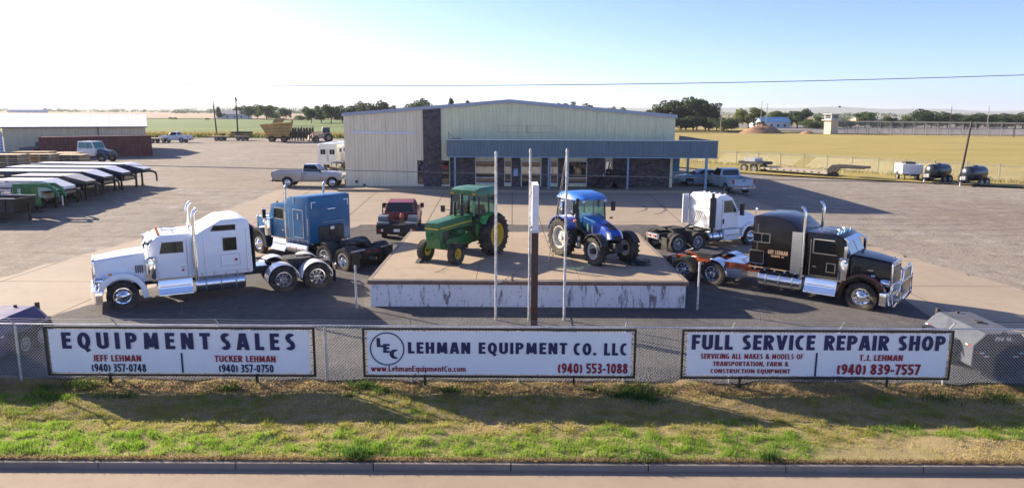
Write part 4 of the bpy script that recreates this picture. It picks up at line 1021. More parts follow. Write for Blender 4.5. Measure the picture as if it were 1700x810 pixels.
    # sleeper
    if sleeper:
        x1, x0 = a - 2.50, a - 2.50 - sl_len
        if sleeper == 'raised': prof = [(x0, .98), (x1, .98), (x1, cz - .05), (x1 - .15, cz + .05), (x1 - .95, sl_top), (x0 + .35, sl_top + .02), (x0 + .06, sl_top - .12)]
        elif sleeper == 'flat': prof = [(x0, .98), (x1, .98), (x1, sl_top - .45), (x1 - .12, sl_top - .2), (x1 - .45, sl_top - .04), (x0 + .2, sl_top + .05), (x0, sl_top)]
        else: prof = [(x0, .98), (x1, .98), (x1, sl_top - .70), (x1 - .18, sl_top - .42), (x1 - .55, sl_top - .14), (x1 - 1.1, sl_top), (x0 + .1, sl_top - .02), (x0, sl_top - .1)]
        mb = MB(); mb.prism(prof, -slw, slw, 'y', .09 if sleeper != 'flat' else .06); sl = mb.build('sleeper', body, o)
        mb = MB(); mb.b2(x1 - .02, x1 + .06, -.98, .98, 1.0, cz - .06); mb.build('boot_seal', chassis, o)
        for s_ in (-1, 1):     # panel seams and a row of rivet heads along the skirt
            for xx, z1_ in ((x1 - .30, cz - .1), (x0 + .22, sl_top - .35)):
                bx(sl, 'panel_seam', dullsteel, xx - .007, xx + .007, min(s_ * slw, s_ * (slw + .003)), max(s_ * slw, s_ * (slw + .003)), 1.06, z1_)
            bx(sl, 'skirt_seam', dullsteel, x0 + .1, x1 - .1, min(s_ * slw, s_ * (slw + .003)), max(s_ * slw, s_ * (slw + .003)), 1.12, 1.135)
            for k in range(5): bx(sl, 'skirt_light', light, x0 + .2 + k * (sl_len - .4) / 4 - .03, x0 + .2 + k * (sl_len - .4) / 4 + .03, min(s_ * slw, s_ * (slw + .02)), max(s_ * slw, s_ * (slw + .02)), 1.04, 1.075)
    else: sl = None
    # rear light bar and mud flaps
    for s_ in (-1, 1):
        bx(o, 'mud_flap', rubber, -1.42, -1.405, min(s_ * .78, s_ * 1.22), max(s_ * .78, s_ * 1.22), .22, .98)
        bx(o, 'flap_hanger', chrome, -1.43, -1.39, min(s_ * .47, s_ * 1.24), max(s_ * .47, s_ * 1.24), .985, 1.04)
        bx(o, 'tail_light', redlens, -1.40, -1.37, min(s_ * .18, s_ * .32), max(s_ * .18, s_ * .32), .85, .93)
    bx(o, 'rear_cross_member', chassis, -1.37, -1.3, -.5, .5, .72, 1.0)
    fm = fender
    if rear in ('half', 'full', 'front'):
        for s_ in (-1, 1):
            for xx in ((-.67, .67) if rear == 'half' else (.67,)):
                p1 = arc(xx, Rt, .64, 0, 180, 18); p2 = arc(xx, Rt, .615, 180, 0, 18)
                ya, yb = sorted((s_ * .56, s_ * 1.24)); mb = MB(); mb.prism(p1 + p2, ya, yb, 'y'); f_ = mb.build('rear_fender', fm if rear == 'half' else chrome, o)
    elif rear == 'quarter':
        for s_ in (-1, 1):
            p1 = arc(.67, Rt, .66, 80, 175, 10); p2 = arc(.67, Rt, .635, 175, 80, 10); ya, yb = sorted((s_ * .58, s_ * 1.24)); mb = MB(); mb.prism(p1 + p2, ya, yb, 'y'); mb.build('rear_fender', chassis, o)
            p1 = arc(-.67, Rt, .66, 5, 75, 8); p1 = [(-.67 - (p[0] + .67), p[1]) for p in p1]; p2 = [(-.67 - (p[0] + .67), p[1]) for p in arc(-.67, Rt, .635, 75, 5, 8)]; mb = MB(); mb.prism(p1 + p2, ya, yb, 'y'); mb.build('rear_fender', chassis, o)
    # air lines behind the cab
    mb = MB(); xr = (a - 2.5 - sl_len if sleeper else a - 2.46)
    for k in range(3):
        y = -.15 + .15 * k; mb.tube([(xr - .02, y, 1.75), (xr - .25, y + .05, 1.3), (xr - .5, y * 1.2, 1.25), (xr - .8, y, 1.10)], .016, 5)
    o2 = mb.build('air_lines', mat('hose_red', (.05, .02, .02), .6), o); o2['kind'] = 'stuff'
    return o, sl, cab, a
def win_rect(par, x0, x1, z0, z1, y, s_, frame=chrome, fw=.03, glass=darkglass, name='side_window', mid=False, rnd=.03):
    mb = MB(); ya, yb = sorted((y, y + s_ * .016)); mb.b2(x0 - fw, x1 + fw, ya, yb, z0 - fw, z1 + fw, .006); f = mb.build(name, frame, par)
    ya, yb = sorted((y + s_ * .0165, y + s_ * .021)); mb = MB()
    if mid: mb.b2(x0, (x0 + x1) / 2 - .012, ya, yb, z0, z1); mb.b2((x0 + x1) / 2 + .012, x1, ya, yb, z0, z1)
    else: mb.b2(x0, x1, ya, yb, z0, z1)
    mb.build('pane', glass, f); return f

# ---- white long-nose truck
W_white = paint('truck_white', (.86, .87, .89), .22, .03)
tw, sl, cab, a = semi('sleeper_truck', 'white long nose truck with raised sleeper and chrome stacks, left of the platform', (-9.12, 29.35), math.atan2(-3.11, -5.57), 6.35, W_white, sleeper='raised', sl_len=2.05, sl_top=3.12, rear='half', stacks=3.45, cab_z=2.64)
for s_ in (-1, 1):
    win_rect(sl, a - 3.98, a - 3.48, 1.92, 2.42, s_ * 1.20, s_, W_white, .07)
    mb = MB(); ya, yb = sorted((s_ * 1.2, s_ * 1.212)); mb.prism([(a - 4.02, 2.66), (a - 2.98, 2.66), (a - 3.16, 2.95), (a - 4.02, 2.95)], ya, yb, 'y'); mb.build('upper_window', W_white, sl)
    mb = MB(); ya, yb = sorted((s_ * 1.213, s_ * 1.219)); mb.prism([(a - 3.97, 2.70), (a - 3.07, 2.70), (a - 3.19, 2.91), (a - 3.97, 2.91)], ya, yb, 'y'); mb.build('upper_pane', darkglass, sl)
    mb = MB(); ya, yb = sorted((s_ * 1.2, s_ * 1.208)); mb.b2(a - 4.06, a - 3.40, ya, yb, 1.35, 1.76); lk = mb.build('luggage_door', W_white, sl)
    bx(lk, 'latch', redlens, a - 3.98, a - 3.88, min(s_ * 1.208, s_ * 1.22), max(s_ * 1.208, s_ * 1.22), 1.5, 1.6)
    mb = MB(); ya, yb = sorted((s_ * 1.2, s_ * 1.204))
    for q_ in ((a - 4.08, a - 3.38, 1.33, 1.35), (a - 4.08, a - 3.38, 1.76, 1.78), (a - 4.08, a - 4.06, 1.35, 1.76), (a - 3.40, a - 3.38, 1.35, 1.76)): mb.b2(q_[0], q_[1], ya, yb, q_[2], q_[3])
    mb.build('door_gap', dullsteel, sl)
    bx(cab, 'door_badge', redlens, a - 2.10, a - 2.02, min(s_ * 1.02, s_ * 1.026), max(s_ * 1.02, s_ * 1.026), 1.25, 1.33)
mb = MB(); mb.b2(a - 4.66, a - 4.62, -1.12, 1.12, 1.0, 2.75); mb.build('rear_extender', chassis, sl)
# ---- blue truck, seen from behind its left side
W_blue = mat('truck_blue', (.004, .105, .25), .3, spec=.3, coat=.08, var=.12, vscale=1.2, dust=.06)
tb, sl, cab, a = semi('sleeper_truck', 'dark blue long nose truck with boxy sleeper, parked left behind the white one', (-7.5, 33.2), math.atan2(3.74, -4.75), 6.05, W_blue, fender=mat('fender_navy', (.01, .02, .035), .3, coat=.5), sleeper='flat', sl_len=1.95, sl_top=3.20, rear='quarter', stacks=3.55, style='p')
for s_ in (-1, 1):
    mb = MB(); ya, yb = sorted((s_ * 1.2, s_ * 1.212)); mb.b2(a - 3.95, a - 3.20, ya, yb, 1.25, 2.55, .0); dr = mb.build('sleeper_door', W_blue, sl)
    mb = MB(); ya, yb = sorted((s_ * 1.2, s_ * 1.218))
    for q_ in ((a - 3.98, a - 3.17, 1.22, 1.25), (a - 3.98, a - 3.17, 2.55, 2.58), (a - 3.98, a - 3.95, 1.25, 2.55), (a - 3.20, a - 3.17, 1.25, 2.55)): mb.b2(q_[0], q_[1], ya, yb, q_[2], q_[3])
    mb.build('door_trim', dullsteel, sl)
    bx(dr, 'door_vent', chrome, a - 3.62, a - 3.54, min(s_ * 1.212, s_ * 1.23), max(s_ * 1.212, s_ * 1.23), 2.1, 2.4)
    bx(sl, 'grab_rail', dullsteel, a - 4.35, a - 4.32, min(s_ * 1.2, s_ * 1.225), max(s_ * 1.2, s_ * 1.225), 1.4, 2.2)
    bx(sl, 'roof_light', dullsteel, a - 3.3, a - 3.24, min(s_ * 1.2, s_ * 1.22), max(s_ * 1.2, s_ * 1.22), 2.85, 3.15)
xr = a - 2.5 - 1.95
for s_ in (-1, 1):      # corner reflective tape on the rear face
    mb = MB(); mb.b2(xr - .012, xr - .002, min(s_ * 1.08, s_ * .82), max(s_ * 1.08, s_ * .82), 2.94, 2.98); mb.b2(xr - .012, xr - .002, min(s_ * 1.08, s_ * 1.04), max(s_ * 1.08, s_ * 1.04), 2.68, 2.938); mb.build('reflective_tape', mat('white_tape', (.75, .76, .78), .4), sl)
mb = MB(); mb.tube([(xr, -.75, 1.98), (xr - .08, -.72, 1.98), (xr - .08, .5, 1.98), (xr, .53, 1.98)], .02, 6); mb.build('grab_rail', chrome, sl)
mb = MB(); mb.tube([(xr, -.3, 2.62), (xr - .07, -.25, 2.60), (xr - .07, .2, 2.60), (xr, .25, 2.62)], .025, 6); mb.build('load_lamp', chrome, sl)
mb = MB(); mb.b2(xr - .12, xr - .004, -.7, .7, 1.02, 1.78, .03); hp = mb.build('headache_panel', chassis, sl); bx(hp, 'plate', mat('white_tape', (.75, .76, .78), .4), xr - .13, xr - .121, -.12, .1, 1.6, 1.74)
# ---- black truck with orange frame and brush guard
W_blk = mat('truck_black', (.012, .007, .006), .22, spec=.35, coat=.12, var=.2, vscale=1)
M_orange = mat('orange_frame', (.55, .10, .025), .4, coat=.3, var=.25, vscale=3)
tk, sl, cab, a = semi('sleeper_truck', 'black long nose truck with orange frame, chrome stacks and grille guard, right of the platform', (8.66, 30.8), math.atan2(-4.2, 5.0), 6.5, W_blk, sleeper='bubble', sl_len=1.98, fwd=.28, sl_top=3.22, rear='front', stacks=3.55, style='p', railm=M_orange, light=mat('marker_blue', (.25, .45, .7), .2))
for s_ in (-1, 1):
    win_rect(sl, a - 4.40, a - 3.78, 2.16, 2.48, s_ * 1.20, s_, chrome, .035, mid=True)
    win_rect(sl, a - 4.52, a - 3.98, 1.28, 1.78, s_ * 1.20, s_, chrome, .022, glass=W_blk, name='luggage_door')
    bx(cab, 'door_mirror_panel', chrome, a - 1.28, a - 1.62 + .0, min(s_ * 1.02, s_ * 1.03), max(s_ * 1.02, s_ * 1.03), 1.25, 1.62)
    bx(cab, 'door_lower_window', darkglass, a - 1.31, a - 1.59, min(s_ * 1.03, s_ * 1.035), max(s_ * 1.03, s_ * 1.035), 1.28, 1.59)
    mb = MB(); ya, yb = sorted((s_ * 1.02, s_ * 1.034))
    for q_ in ((a - 2.25, a - 1.2, 1.06, 1.085), (a - 2.25, a - 2.225, 1.085, 2.45)): mb.b2(q_[0], q_[1], ya, yb, q_[2], q_[3])
    mb.build('door_trim', chrome, cab)
    bx(sl, 'stack_panel', alu, a - 2.50 - .02, a - 2.90, min(s_ * 1.2, s_ * 1.21), max(s_ * 1.2, s_ * 1.21), 1.05, 2.70)
    M_gold = mat('gold_lettering', (.62, .38, .22), .5)
    for txt, wd, ht, xx, zz in (('GUY LEHMAN', .78, .16, a - 3.42, 1.80), ('VERNON, TX', .52, .08, a - 3.42, 1.64), ('WELDING', .60, .05, a - 4.25, 1.12), ('HAULING CO', .62, .05, a - 3.35, 1.12)):
        if txt in ('WELDING', 'HAULING CO'):
            bx(sl, 'pinstripe', M_gold, xx - wd / 2, xx + wd / 2, min(s_ * 1.2, s_ * 1.206), max(s_ * 1.2, s_ * 1.206), zz - .02, zz + .02)
        else: put_text(txt, wd, ht, M_gold, .2, .08, sl, (xx, s_ * 1.208, zz), (R(90), 0, 0 if s_ < 0 else math.pi))
    # diamond chrome trim at the hood side, headlamp
    bx(o if False else tk, 'hood_badge', chrome, a - .2, a - .02, min(s_ * .77, s_ * .80), max(s_ * .76, s_ * .80), 1.48, 1.53)
af = a - .28
for s_ in (-1, 1):
    p1 = arc(af, .55, .845, 20, 172, 18); p2 = arc(af, .55, .805, 172, 20, 18); mb = MB(); mb.prism(p1 + p2, *sorted((s_ * 1.02, s_ * 1.19)), 'y'); mb.build('fender_reflection_strip', mat('painted_maroon_reflection', (.16, .03, .03), .25, coat=.5, var=.3, vscale=3), tk)  # maroon strip paints a reddish reflection along the black fender arch
nose = af + 1.0
gd = MB()
for y in (-.95, -.62, .62, .95): gd.tube([(nose + .08, y, .30), (nose + .22, y, .55), (nose + .22, y, 1.62 if abs(y) < .8 else 1.25), (nose + .12, y * .97, 1.72 if abs(y) < .8 else 1.32)], .04, 8)
gd.tube([(nose + .22, -.95, 1.2), (nose + .22, .95, 1.2)], .035, 8); gd.tube([(nose + .22, -.95, .62), (nose + .22, .95, .62)], .035, 8); gd.tube([(nose + .2, -.62, 1.66), (nose + .2, .62, 1.66)], .04, 8)
gg = gd.build('grille_guard', chrome, tk)
for i in range(9):
    y = -.5 + i * .125; mb = MB(); mb.cyl((nose + .22, y, .62), (nose + .2, y, 1.66), .018, n=8); mb.build('guard_bar', chrome, gg)
for s_ in (-1, 1):
    mb = MB(); mb.tube([(nose + .2, s_ * .95, 1.22), (nose + .15, s_ * 1.12, 1.25), (nose + .02, s_ * 1.18, 1.15), (nose + .02, s_ * 1.18, .65), (nose + .15, s_ * 1.1, .6), (nose + .2, s_ * .95, .62)], .032, 8); mb.build('guard_wing', chrome, gg)
mb = MB(); mb.lathe([(.03, 0), (.035, .02), (.012, .06), (.03, .10), (0, .14)], (a + .50, 0, 1.86), 'z', 8); mb.build('hood_ornament', chrome, tk)
# chrome deck with orange half covers behind the sleeper
bx(tk, 'deck_cover', alu, 1.0, 1.9, -.8, .8, 1.06, 1.09)
for s_ in (-1, 1): bx(tk, 'tool_box', alu, 1.28, 1.98, min(s_ * .62, s_ * 1.18), max(s_ * .62, s_ * 1.18), .50, .88, bev=.02)

# ---- white day-cab truck with rounded hood (right rear of the platform)
def daycab(label, loc, hd, WB=4.45):
    o = gthing('day_cab_truck', label, 'truck', loc[0], loc[1], hd); a = WB; Rt = .51
    W = paint('daycab_white', (.84, .85, .87), .25, .03)
    for s_ in (-1, 1): bx(o, 'frame_rail', chassis, -1.45, a + .4, s_ * .43 - .04, s_ * .43 + .04, .74, 1.0)
    for xx in (-1.35, -.1, 1.0, 1.6): bx(o, 'cross_member', chassis, xx, xx + .1, -.38, .38, .78, .98)
    for xx in (-.66, .66):
        cylp(o, 'axle', chassis, (xx, -.95, Rt), (xx, .95, Rt), .09); mb = MB(); mb.lathe([(.14, -.2), (.26, -.1), (.28, 0), (.26, .1), (.14, .2)], (xx, 0, Rt), 'x', 14); mb.build('differential', chassis, o)
    mb = MB(); mb.prism([(-.62, -.46), (.35, -.44), (.45, -.2), (.45, .2), (.35, .44), (-.62, .46), (-.62, .22), (-.1, .07), (-.1, -.07), (-.62, -.22)], 1.14, 1.195, 'z'); fw = mb.build('fifth_wheel', chassis, o); bx(fw, 'fifth_wheel_base', chassis, -.35, .35, -.5, .5, 1.01, 1.135)
    for s_ in (-1, 1):
        wheel(o, a, s_ * 1.02, Rt, .28, .30, alu, 'steer', s_)
        for xx in (-.66, .66): wheel(o, xx, s_ * 1.06, Rt, .27, .30, dullsteel, 'dual', s_); wheel(o, xx, s_ * .74, Rt, .27, .30, dullsteel, 'dual', s_, name='inner_wheel')
    mb = MB(); mb.hull([(a - .95, 1.06, .92, 1.0, 2.02, .22, .05), (a - .2, 1.10, .86, 1.05, 1.90, .26, .05), (a + .5, 1.10, .74, 1.02, 1.68, .28, .06), (a + .95, 1.0, .60, .75, 1.42, .22, .08), (a + 1.08, .85, .5, .70, 1.2, .15, .08)], n=6); hd_ = mb.build('hood', W, o)
    bx(hd_, 'grille', black, a + 1.0, a + 1.1, -.42, .42, .72, 1.16, bev=.03)
    for s_ in (-1, 1):
        prof = [(a + .95, .60)] + arc(a, Rt, .78, 12, 168, 14) + [(a - .85, .55), (a - .62, .55)] + arc(a, Rt, .62, 168, 12, 14) + [(a + .65, .60)]
        ya, yb = sorted((s_ * .70, s_ * 1.18)); mb = MB(); mb.prism(prof, ya, yb, 'y', .05); mb.build('fender', W, o)
        mb = MB(); mb.prism([(a + .70, .98), (a + 1.0, .92), (a + .95, 1.2), (a + .55, 1.35)], *sorted((s_ * .92, s_ * 1.10)), 'y', .03); mb.build('headlight', whitelens, o)
        # side fairing with step, tank
        mb = MB(); mb.prism([(a - .9, .42), (a - .86, 1.0), (a - 2.0, 1.0), (a - 2.0, .42)], *sorted((s_ * .9, s_ * 1.16)), 'y', .04); fr = mb.build('step_fairing', W, o)
        bx(fr, 'step', dullsteel, a - 1.9, a - 1.0, min(s_ * 1.13, s_ * 1.17), max(s_ * 1.13, s_ * 1.17), .66, .74)
        mb = MB(); mb.lathe([(0, 0), (.27, 0), (.31, .04), (.31, .86), (.27, .9), (0, .9)], (a - 2.98, s_ * .86, .66), 'x', 20); t_ = mb.build('fuel_tank', alu, o)
        for f_ in (.2, .7): mb = MB(); mb.lathe([(.318, -.03), (.321, 0), (.318, .03)], (a - 2.98 + f_, s_ * .86, .66), 'x', 20); mb.build('tank_strap', chassis, t_)
        mb = MB(); mb.tube([(a - .98, s_ * 1.03, 2.0), (a - .90, s_ * 1.26, 2.05)], .025, 6); mr = mb.build('mirror_arm', black, o); bx(mr, 'mirror', black, a - 1.0, a - .86, s_ * 1.30 - .09, s_ * 1.30 + .09, 1.75, 2.4, bev=.03)
        mb = MB(); mb.tube([(a + .35, s_ * .95, 1.5), (a + .42, s_ * 1.05, 1.92)], .012, 5); hm = mb.build('hood_mirror_arm', black, o); mb = MB(); mb.lathe([(0, .06), (.08, .04), (.1, 0), (.07, -.03)], (a + .42, s_ * 1.05, 1.98), 'x', 10); mb.build('hood_mirror', chrome, hm)
    prof = [(a - .92, 1.0), (a - .92, 2.0), (a - 1.42, 2.72), (a - 1.75, 2.86), (a - 2.35, 2.86), (a - 2.55, 2.72), (a - 2.58, 1.0)]
    mb = MB(); mb.prism(prof, -1.06, 1.06, 'y', .09); cab = mb.build('cab', W, o)
    mb = MB(); n_ = Vector((.72, 0, .5)).normalized() * .012
    P = [Vector((a - .94, -.94, 2.04)) + n_, Vector((a - .94, .94, 2.04)) + n_, Vector((a - 1.40, .88, 2.68)) + n_, Vector((a - 1.40, -.88, 2.68)) + n_]
    mb.poly(P); mb.build('windshield', mat('windshield_glass', (.03, .06, .055), .03, spec=.9, coat=1), cab)
    for s_ in (-1, 1):
        ya, yb = sorted((s_ * 1.06, s_ * 1.075)); mb = MB(); mb.prism([(a - 1.02, 1.08), (a - 1.02, 2.0), (a - 1.42, 2.64), (a - 2.12, 2.64), (a - 2.12, 1.08)], ya, yb, 'y'); dr = mb.build('door', W, cab)
        ya, yb = sorted((s_ * 1.076, s_ * 1.083)); mb = MB(); mb.prism([(a - 1.12, 1.92), (a - 1.16, 2.06), (a - 1.48, 2.56), (a - 2.02, 2.56), (a - 2.02, 1.92)], ya, yb, 'y', 0); mb.build('door_window', mat('window_greenish', (.02, .06, .055), .04, spec=.9, coat=.6), dr)
        bx(dr, 'door_handle', black, a - 2.08, a - 1.98, min(s_ * 1.075, s_ * 1.10), max(s_ * 1.075, s_ * 1.10), 1.32, 1.58)
        mb = MB(); ya, yb = sorted((s_ * 1.06, s_ * 1.064)); mb.b2(a - 2.14, a - 2.125, ya, yb, 1.05, 2.66); mb.b2(a - 2.14, a - 1.0, ya, yb, 1.05, 1.075); mb.build('door_gap', chassis, cab)
        mb = MB(); mb.b2(a - 3.0, a - 2.60, s_ * 1.08 - .025, s_ * 1.08 + .025, 1.15, 2.78, .02); mb.build('side_extender', chassis if s_ < 0 else W, cab)
    # crumpled silver insulation on the back of the cab
    q = MB(); V = []
    for j in range(13):
        V.append([q.v((a - 2.60 - .05 - .06 * mnoise.noise((i * .7, j * .5, 3)), -.95 + i * .19, 1.05 + j * .135)) for i in range(11)])
    for j in range(12):
        for i in range(10): q.f([V[j][i], V[j][i + 1], V[j + 1][i + 1], V[j + 1][i]])
    q.build('rear_insulation', mat('crumpled_silver', (.72, .74, .76), .32, .6, bump=.8, bscale=5), cab, ang=180)
    cylp(o, 'exhaust_stack', black, (a - 2.72, -.98, .85), (a - 2.72, -.98, 2.98), .085)
    mb = MB()
    for k in range(4): mb.tube([(a - 2.68, .3 - .15 * k, 1.95), (a - 2.9, .2 - .12 * k, 1.45), (a - 3.3, .1 - .1 * k, 1.25), (a - 3.7, .05, 1.1)], .016, 5)
    q2 = mb.build('air_lines', black, o); q2['kind'] = 'stuff'
    for i in range(5): mb = MB(); mb.lathe([(.05, 0), (.045, .05), (0, .07)], (a - 1.72, -.8 + .4 * i, 2.85), 'z', 8); mb.build('marker_light', whitelens, cab)
    for s_ in (-1, 1):
        bx(o, 'mud_flap', rubber, -1.46, -1.445, min(s_ * .78, s_ * 1.2), max(s_ * .78, s_ * 1.2), .25, .9); bx(o, 'tail_light', redlens, -1.49, -1.45, min(s_ * .15, s_ * .3), max(s_ * .15, s_ * .3), .82, .92)
    bx(o, 'rear_cross_member', dullsteel, -1.45, -1.38, -.5, .5, .72, .98)
    return o
daycab('white day cab truck with rounded hood, right behind the platform', (8.65, 37.8), math.atan2(2.0, 3.86))
# ================================================================ FARM TRACTORS
JG = paint('tractor_green', (.012, .13, .035), .35, .15, .3); JY = mat('tractor_yellow', (.72, .50, .03), .45, var=.15, vscale=4, dust=.3)
PZ_ = PZ + .002
def cab_frame(par, x0, x1, hw0, hw1, z0, z1, m, glass, lean=.12, pr=.035):
    """glazed cab: four corner pillars plus mid pillars, panes between"""
    P = {}
    for i, x in enumerate((x0, x1)):
        for s_ in (-1, 1):
            top = x + (lean if i == 0 else -lean); P[(i, s_)] = (Vector((x, s_ * hw0, z0)), Vector((top, s_ * hw1, z1)))
            mb = MB(); mb.tube([P[(i, s_)][0], P[(i, s_)][1]], pr, 6); mb.build('pillar', m, par)
    for s_ in (-1, 1):
        a0 = P[(0, s_)][0].lerp(P[(1, s_)][0], .45); a1 = P[(0, s_)][1].lerp(P[(1, s_)][1], .45); mb = MB(); mb.tube([a0, a1], pr, 6); mb.build('pillar', m, par)
        for pa, pb in (((P[(0, s_)]), (a0, a1)), ((a0, a1), P[(1, s_)])):
            mb = MB(); mb.quad(pa[0], pb[0], pb[1], pa[1]); mb.build('side_glass', glass, par)
        mb = MB(); mb.tube([P[(0, s_)][0], P[(1, s_)][0]], pr, 6); mb.build('sill', m, par)
    for i in (0, 1):
        mb = MB(); mb.quad(P[(i, -1)][0], P[(i, 1)][0], P[(i, 1)][1], P[(i, -1)][1]); mb.build('front_glass' if i else 'rear_glass', glass, par)
        mb = MB(); mb.tube([P[(i, -1)][0], P[(i, 1)][0]], pr, 6); mb.build('sill', m, par)
def seat(par, x, z):
    mb = MB(); mb.b2(x - .22, x + .25, -.24, .24, z, z + .14, .04); s_ = mb.build('seat', seatmat, par)
    mb = MB(); mb.prism([(x - .25, z + .1), (x - .12, z + .1), (x - .2, z + .72), (x - .32, z + .72)], -.22, .22, 'y', .03); mb.build('seat_back', seatmat, s_)
    mb = MB(); mb.lathe([(.17, -.015), (.185, 0), (.17, .015), (.155, 0), (.17, -.015)], (0, 0, 0), 'z', 16); w_ = mb.build('steering_wheel', black, par); w_.location = (x + .62, 0, z + .45); w_.rotation_euler = (0, R(-30), 0)
    cylp(par, 'steering_column', black, (x + .8, 0, z - .1), (x + .63, 0, z + .44), .035)

def green_tractor(loc, hd):
    o = thing('farm_tractor', 'green tractor with yellow wheels and boxy cab, parked on the platform', 'tractor', (loc[0], loc[1], PZ_), hd); WB = 2.65
    for s_ in (-1, 1):
        wheel(o, 0, s_ * .93, .86, .50, .52, JY, 'ag', s_, 22); wheel(o, WB, s_ * .76, .43, .30, .21, JY, 'ag', s_, 0, 'front_wheel')
    mb = MB(); mb.hull([(-.45, .30, .28, .62, 1.15, .06, .06), (.4, .30, .28, .55, 1.15, .06, .06), (1.3, .24, .24, .55, .98, .05, .05), (WB + .15, .20, .20, .58, .9, .04, .04)]); mb.build('transmission', JG, o)
    cylp(o, 'rear_axle', JG, (0, -.9, .86), (0, .9, .86), .14)
    mb = MB(); mb.b2(1.15, WB - .12, -.21, .21, .92, 1.28, .03); eng = mb.build('engine_block', mat('engine_green', (.012, .06, .022), .5, var=.4, vscale=7), o)
    for s_ in (-1, 1):
        for k in range(4): cylp(eng, 'engine_fitting', chassis, (1.35 + k * .28, s_ * .20, 1.08 + .06 * (k % 2)), (1.35 + k * .28, s_ * .27, 1.08 + .06 * (k % 2)), .05 + .02 * (k % 2), n=10)
    mb = MB(); mb.hull([(.88, .38, .36, 1.34, 1.80, .06, .02), (1.6, .37, .35, 1.34, 1.78, .06, .02), (WB + .45, .35, .33, 1.34, 1.73, .06, .02), (WB + .60, .33, .31, 1.36, 1.69, .06, .02)]); mb.build('hood', JG, o)
    for s_ in (-1, 1):
        ya, yb = sorted((s_ * .345, s_ * .385)); mb = MB(); mb.prism([(.9, 1.52), (WB + .50, 1.47), (WB + .50, 1.51), (.9, 1.565)], ya, yb, 'y'); mb.build('hood_stripe', JY, o)
    mb = MB(); mb.prism([(WB + .0, .62), (WB + .50, .66), (WB + .60, 1.40), (WB + .0, 1.40)], -.345, .34, 'y', .05); ns = mb.build('nose_shroud', JG, o)
    bx(ns, 'nose_stripe', JY, WB + .59, WB + .615, -.335, .335, 1.44, 1.49)
    bx(ns, 'emblem', chassis, WB + .59, WB + .605, -.06, .06, 1.22, 1.30)
    for s_ in (-1, 1):
        ya, yb = sorted((s_ * .345, s_ * .355)); mb = MB(); mb.prism([(WB + .08, .85), (WB + .30, .85), (WB + .34, 1.32), (WB + .08, 1.32)], ya, yb, 'y'); mb.build('side_screen', chassis, ns)
    cylp(o, 'fuel_filter', JG, (1.55, .30, 1.18), (2.0, .30, 1.2), .11)
    # front axle with knees
    mb = MB(); mb.b2(WB - .09, WB + .09, -.60, .60, .55, .70, .02); ax = mb.build('front_axle', JG, o)
    for s_ in (-1, 1):
        mb = MB(); mb.tube([(WB, s_ * .50, .63), (WB, s_ * .60, .66), (WB, s_ * .60, .43), (WB, s_ * .72, .43)], .06, 8); mb.build('spindle', JG, ax)
    for x, y, zt, r in ((1.32, .16, 2.72, .055), (1.38, -.16, 2.35, .05)):
        mb = MB(); mb.tube([(x, y, 1.68), (x, y, 2.0), (x, y, zt)], [r * 1.5, r * 1.4, r], 10); mb.build('exhaust_pipe' if y > 0 else 'air_intake', chassis, o)
    mb = MB(); mb.lathe([(.07, 0), (.06, .05), (0, .05)], (2.1, 0, 1.66), 'z', 10); mb.build('radiator_cap', chassis, o)
    # cab
    cab = MB(); cab.hull([(-.55, .50, .50, .95, 1.45, .05, .05), (.86, .50, .50, 1.0, 1.45, .05, .05)]); cb = cab.build('cab_base', chassis, o)
    cab_frame(cb, -.58, .88, .74, .70, 1.45, 2.62, chassis, tealglass, .05, .035)
    mb = MB(); mb.hull([(-.70, .74, .66, 2.60, 2.84, .10, .04), (-.3, .80, .70, 2.60, 2.92, .12, .04), (.6, .80, .70, 2.60, 2.92, .12, .04), (.98, .74, .66, 2.60, 2.82, .10, .04)]); rf = mb.build('cab_roof', JG, cb)
    for s_ in (-1, 1):
        bx(rf, 'amber_light', amber, .90, 1.0, s_ * .55 - .07, s_ * .55 + .07, 2.63, 2.70)
        mb = MB(); mb.prism([(.30, 1.46), (.86, 1.46), (.86, .98), (.55, .62), (.30, .62)], *sorted((s_ * .52, s_ * .72)), 'y', .02); mb.build('step_side', JG, cb)
        for zz in (.55, .85): bx(cb, 'step', chassis, .40, .85, min(s_ * .6, s_ * .85), max(s_ * .6, s_ * .85), zz, zz + .03)
        mb = MB(); pts = arc(0, .86, .98, 35, 150, 12) + arc(0, .86, .95, 150, 35, 12); mb.prism(pts, *sorted((s_ * .64, s_ * 1.0)), 'y'); mb.build('rear_fender', JG, o)
        mb = MB(); mb.tube([(.86, s_ * .76, 1.9), (1.02, s_ * 1.0, 1.95)], .015, 5); mr = mb.build('mirror_arm', chassis, cb); bx(mr, 'mirror', chassis, .98, 1.05, s_ * 1.04 - .09, s_ * 1.04 + .09, 1.82, 2.10, bev=.02)
        mb = MB(); mb.lathe([(.0, .04), (.08, .04), (.1, 0), (.06, -.05)], (-.25 if s_ > 0 else .2, s_ * .78, 2.4), 'y', 12, s_); mb.build('work_light', chassis, cb)
    seat(cb, -.1, 1.35)
    mb = MB(); mb.b2(.42, .56, -.30, .30, 1.45, 1.62); mb.build('dashboard', chassis, cb)
    mb = MB(); mb.b2(.82, .90, -.40, .40, 1.3, 1.47); mb.build('cowl', JG, o)
    return o
green_tractor((-1.60, 31.22), math.atan2(-.866, -.5))

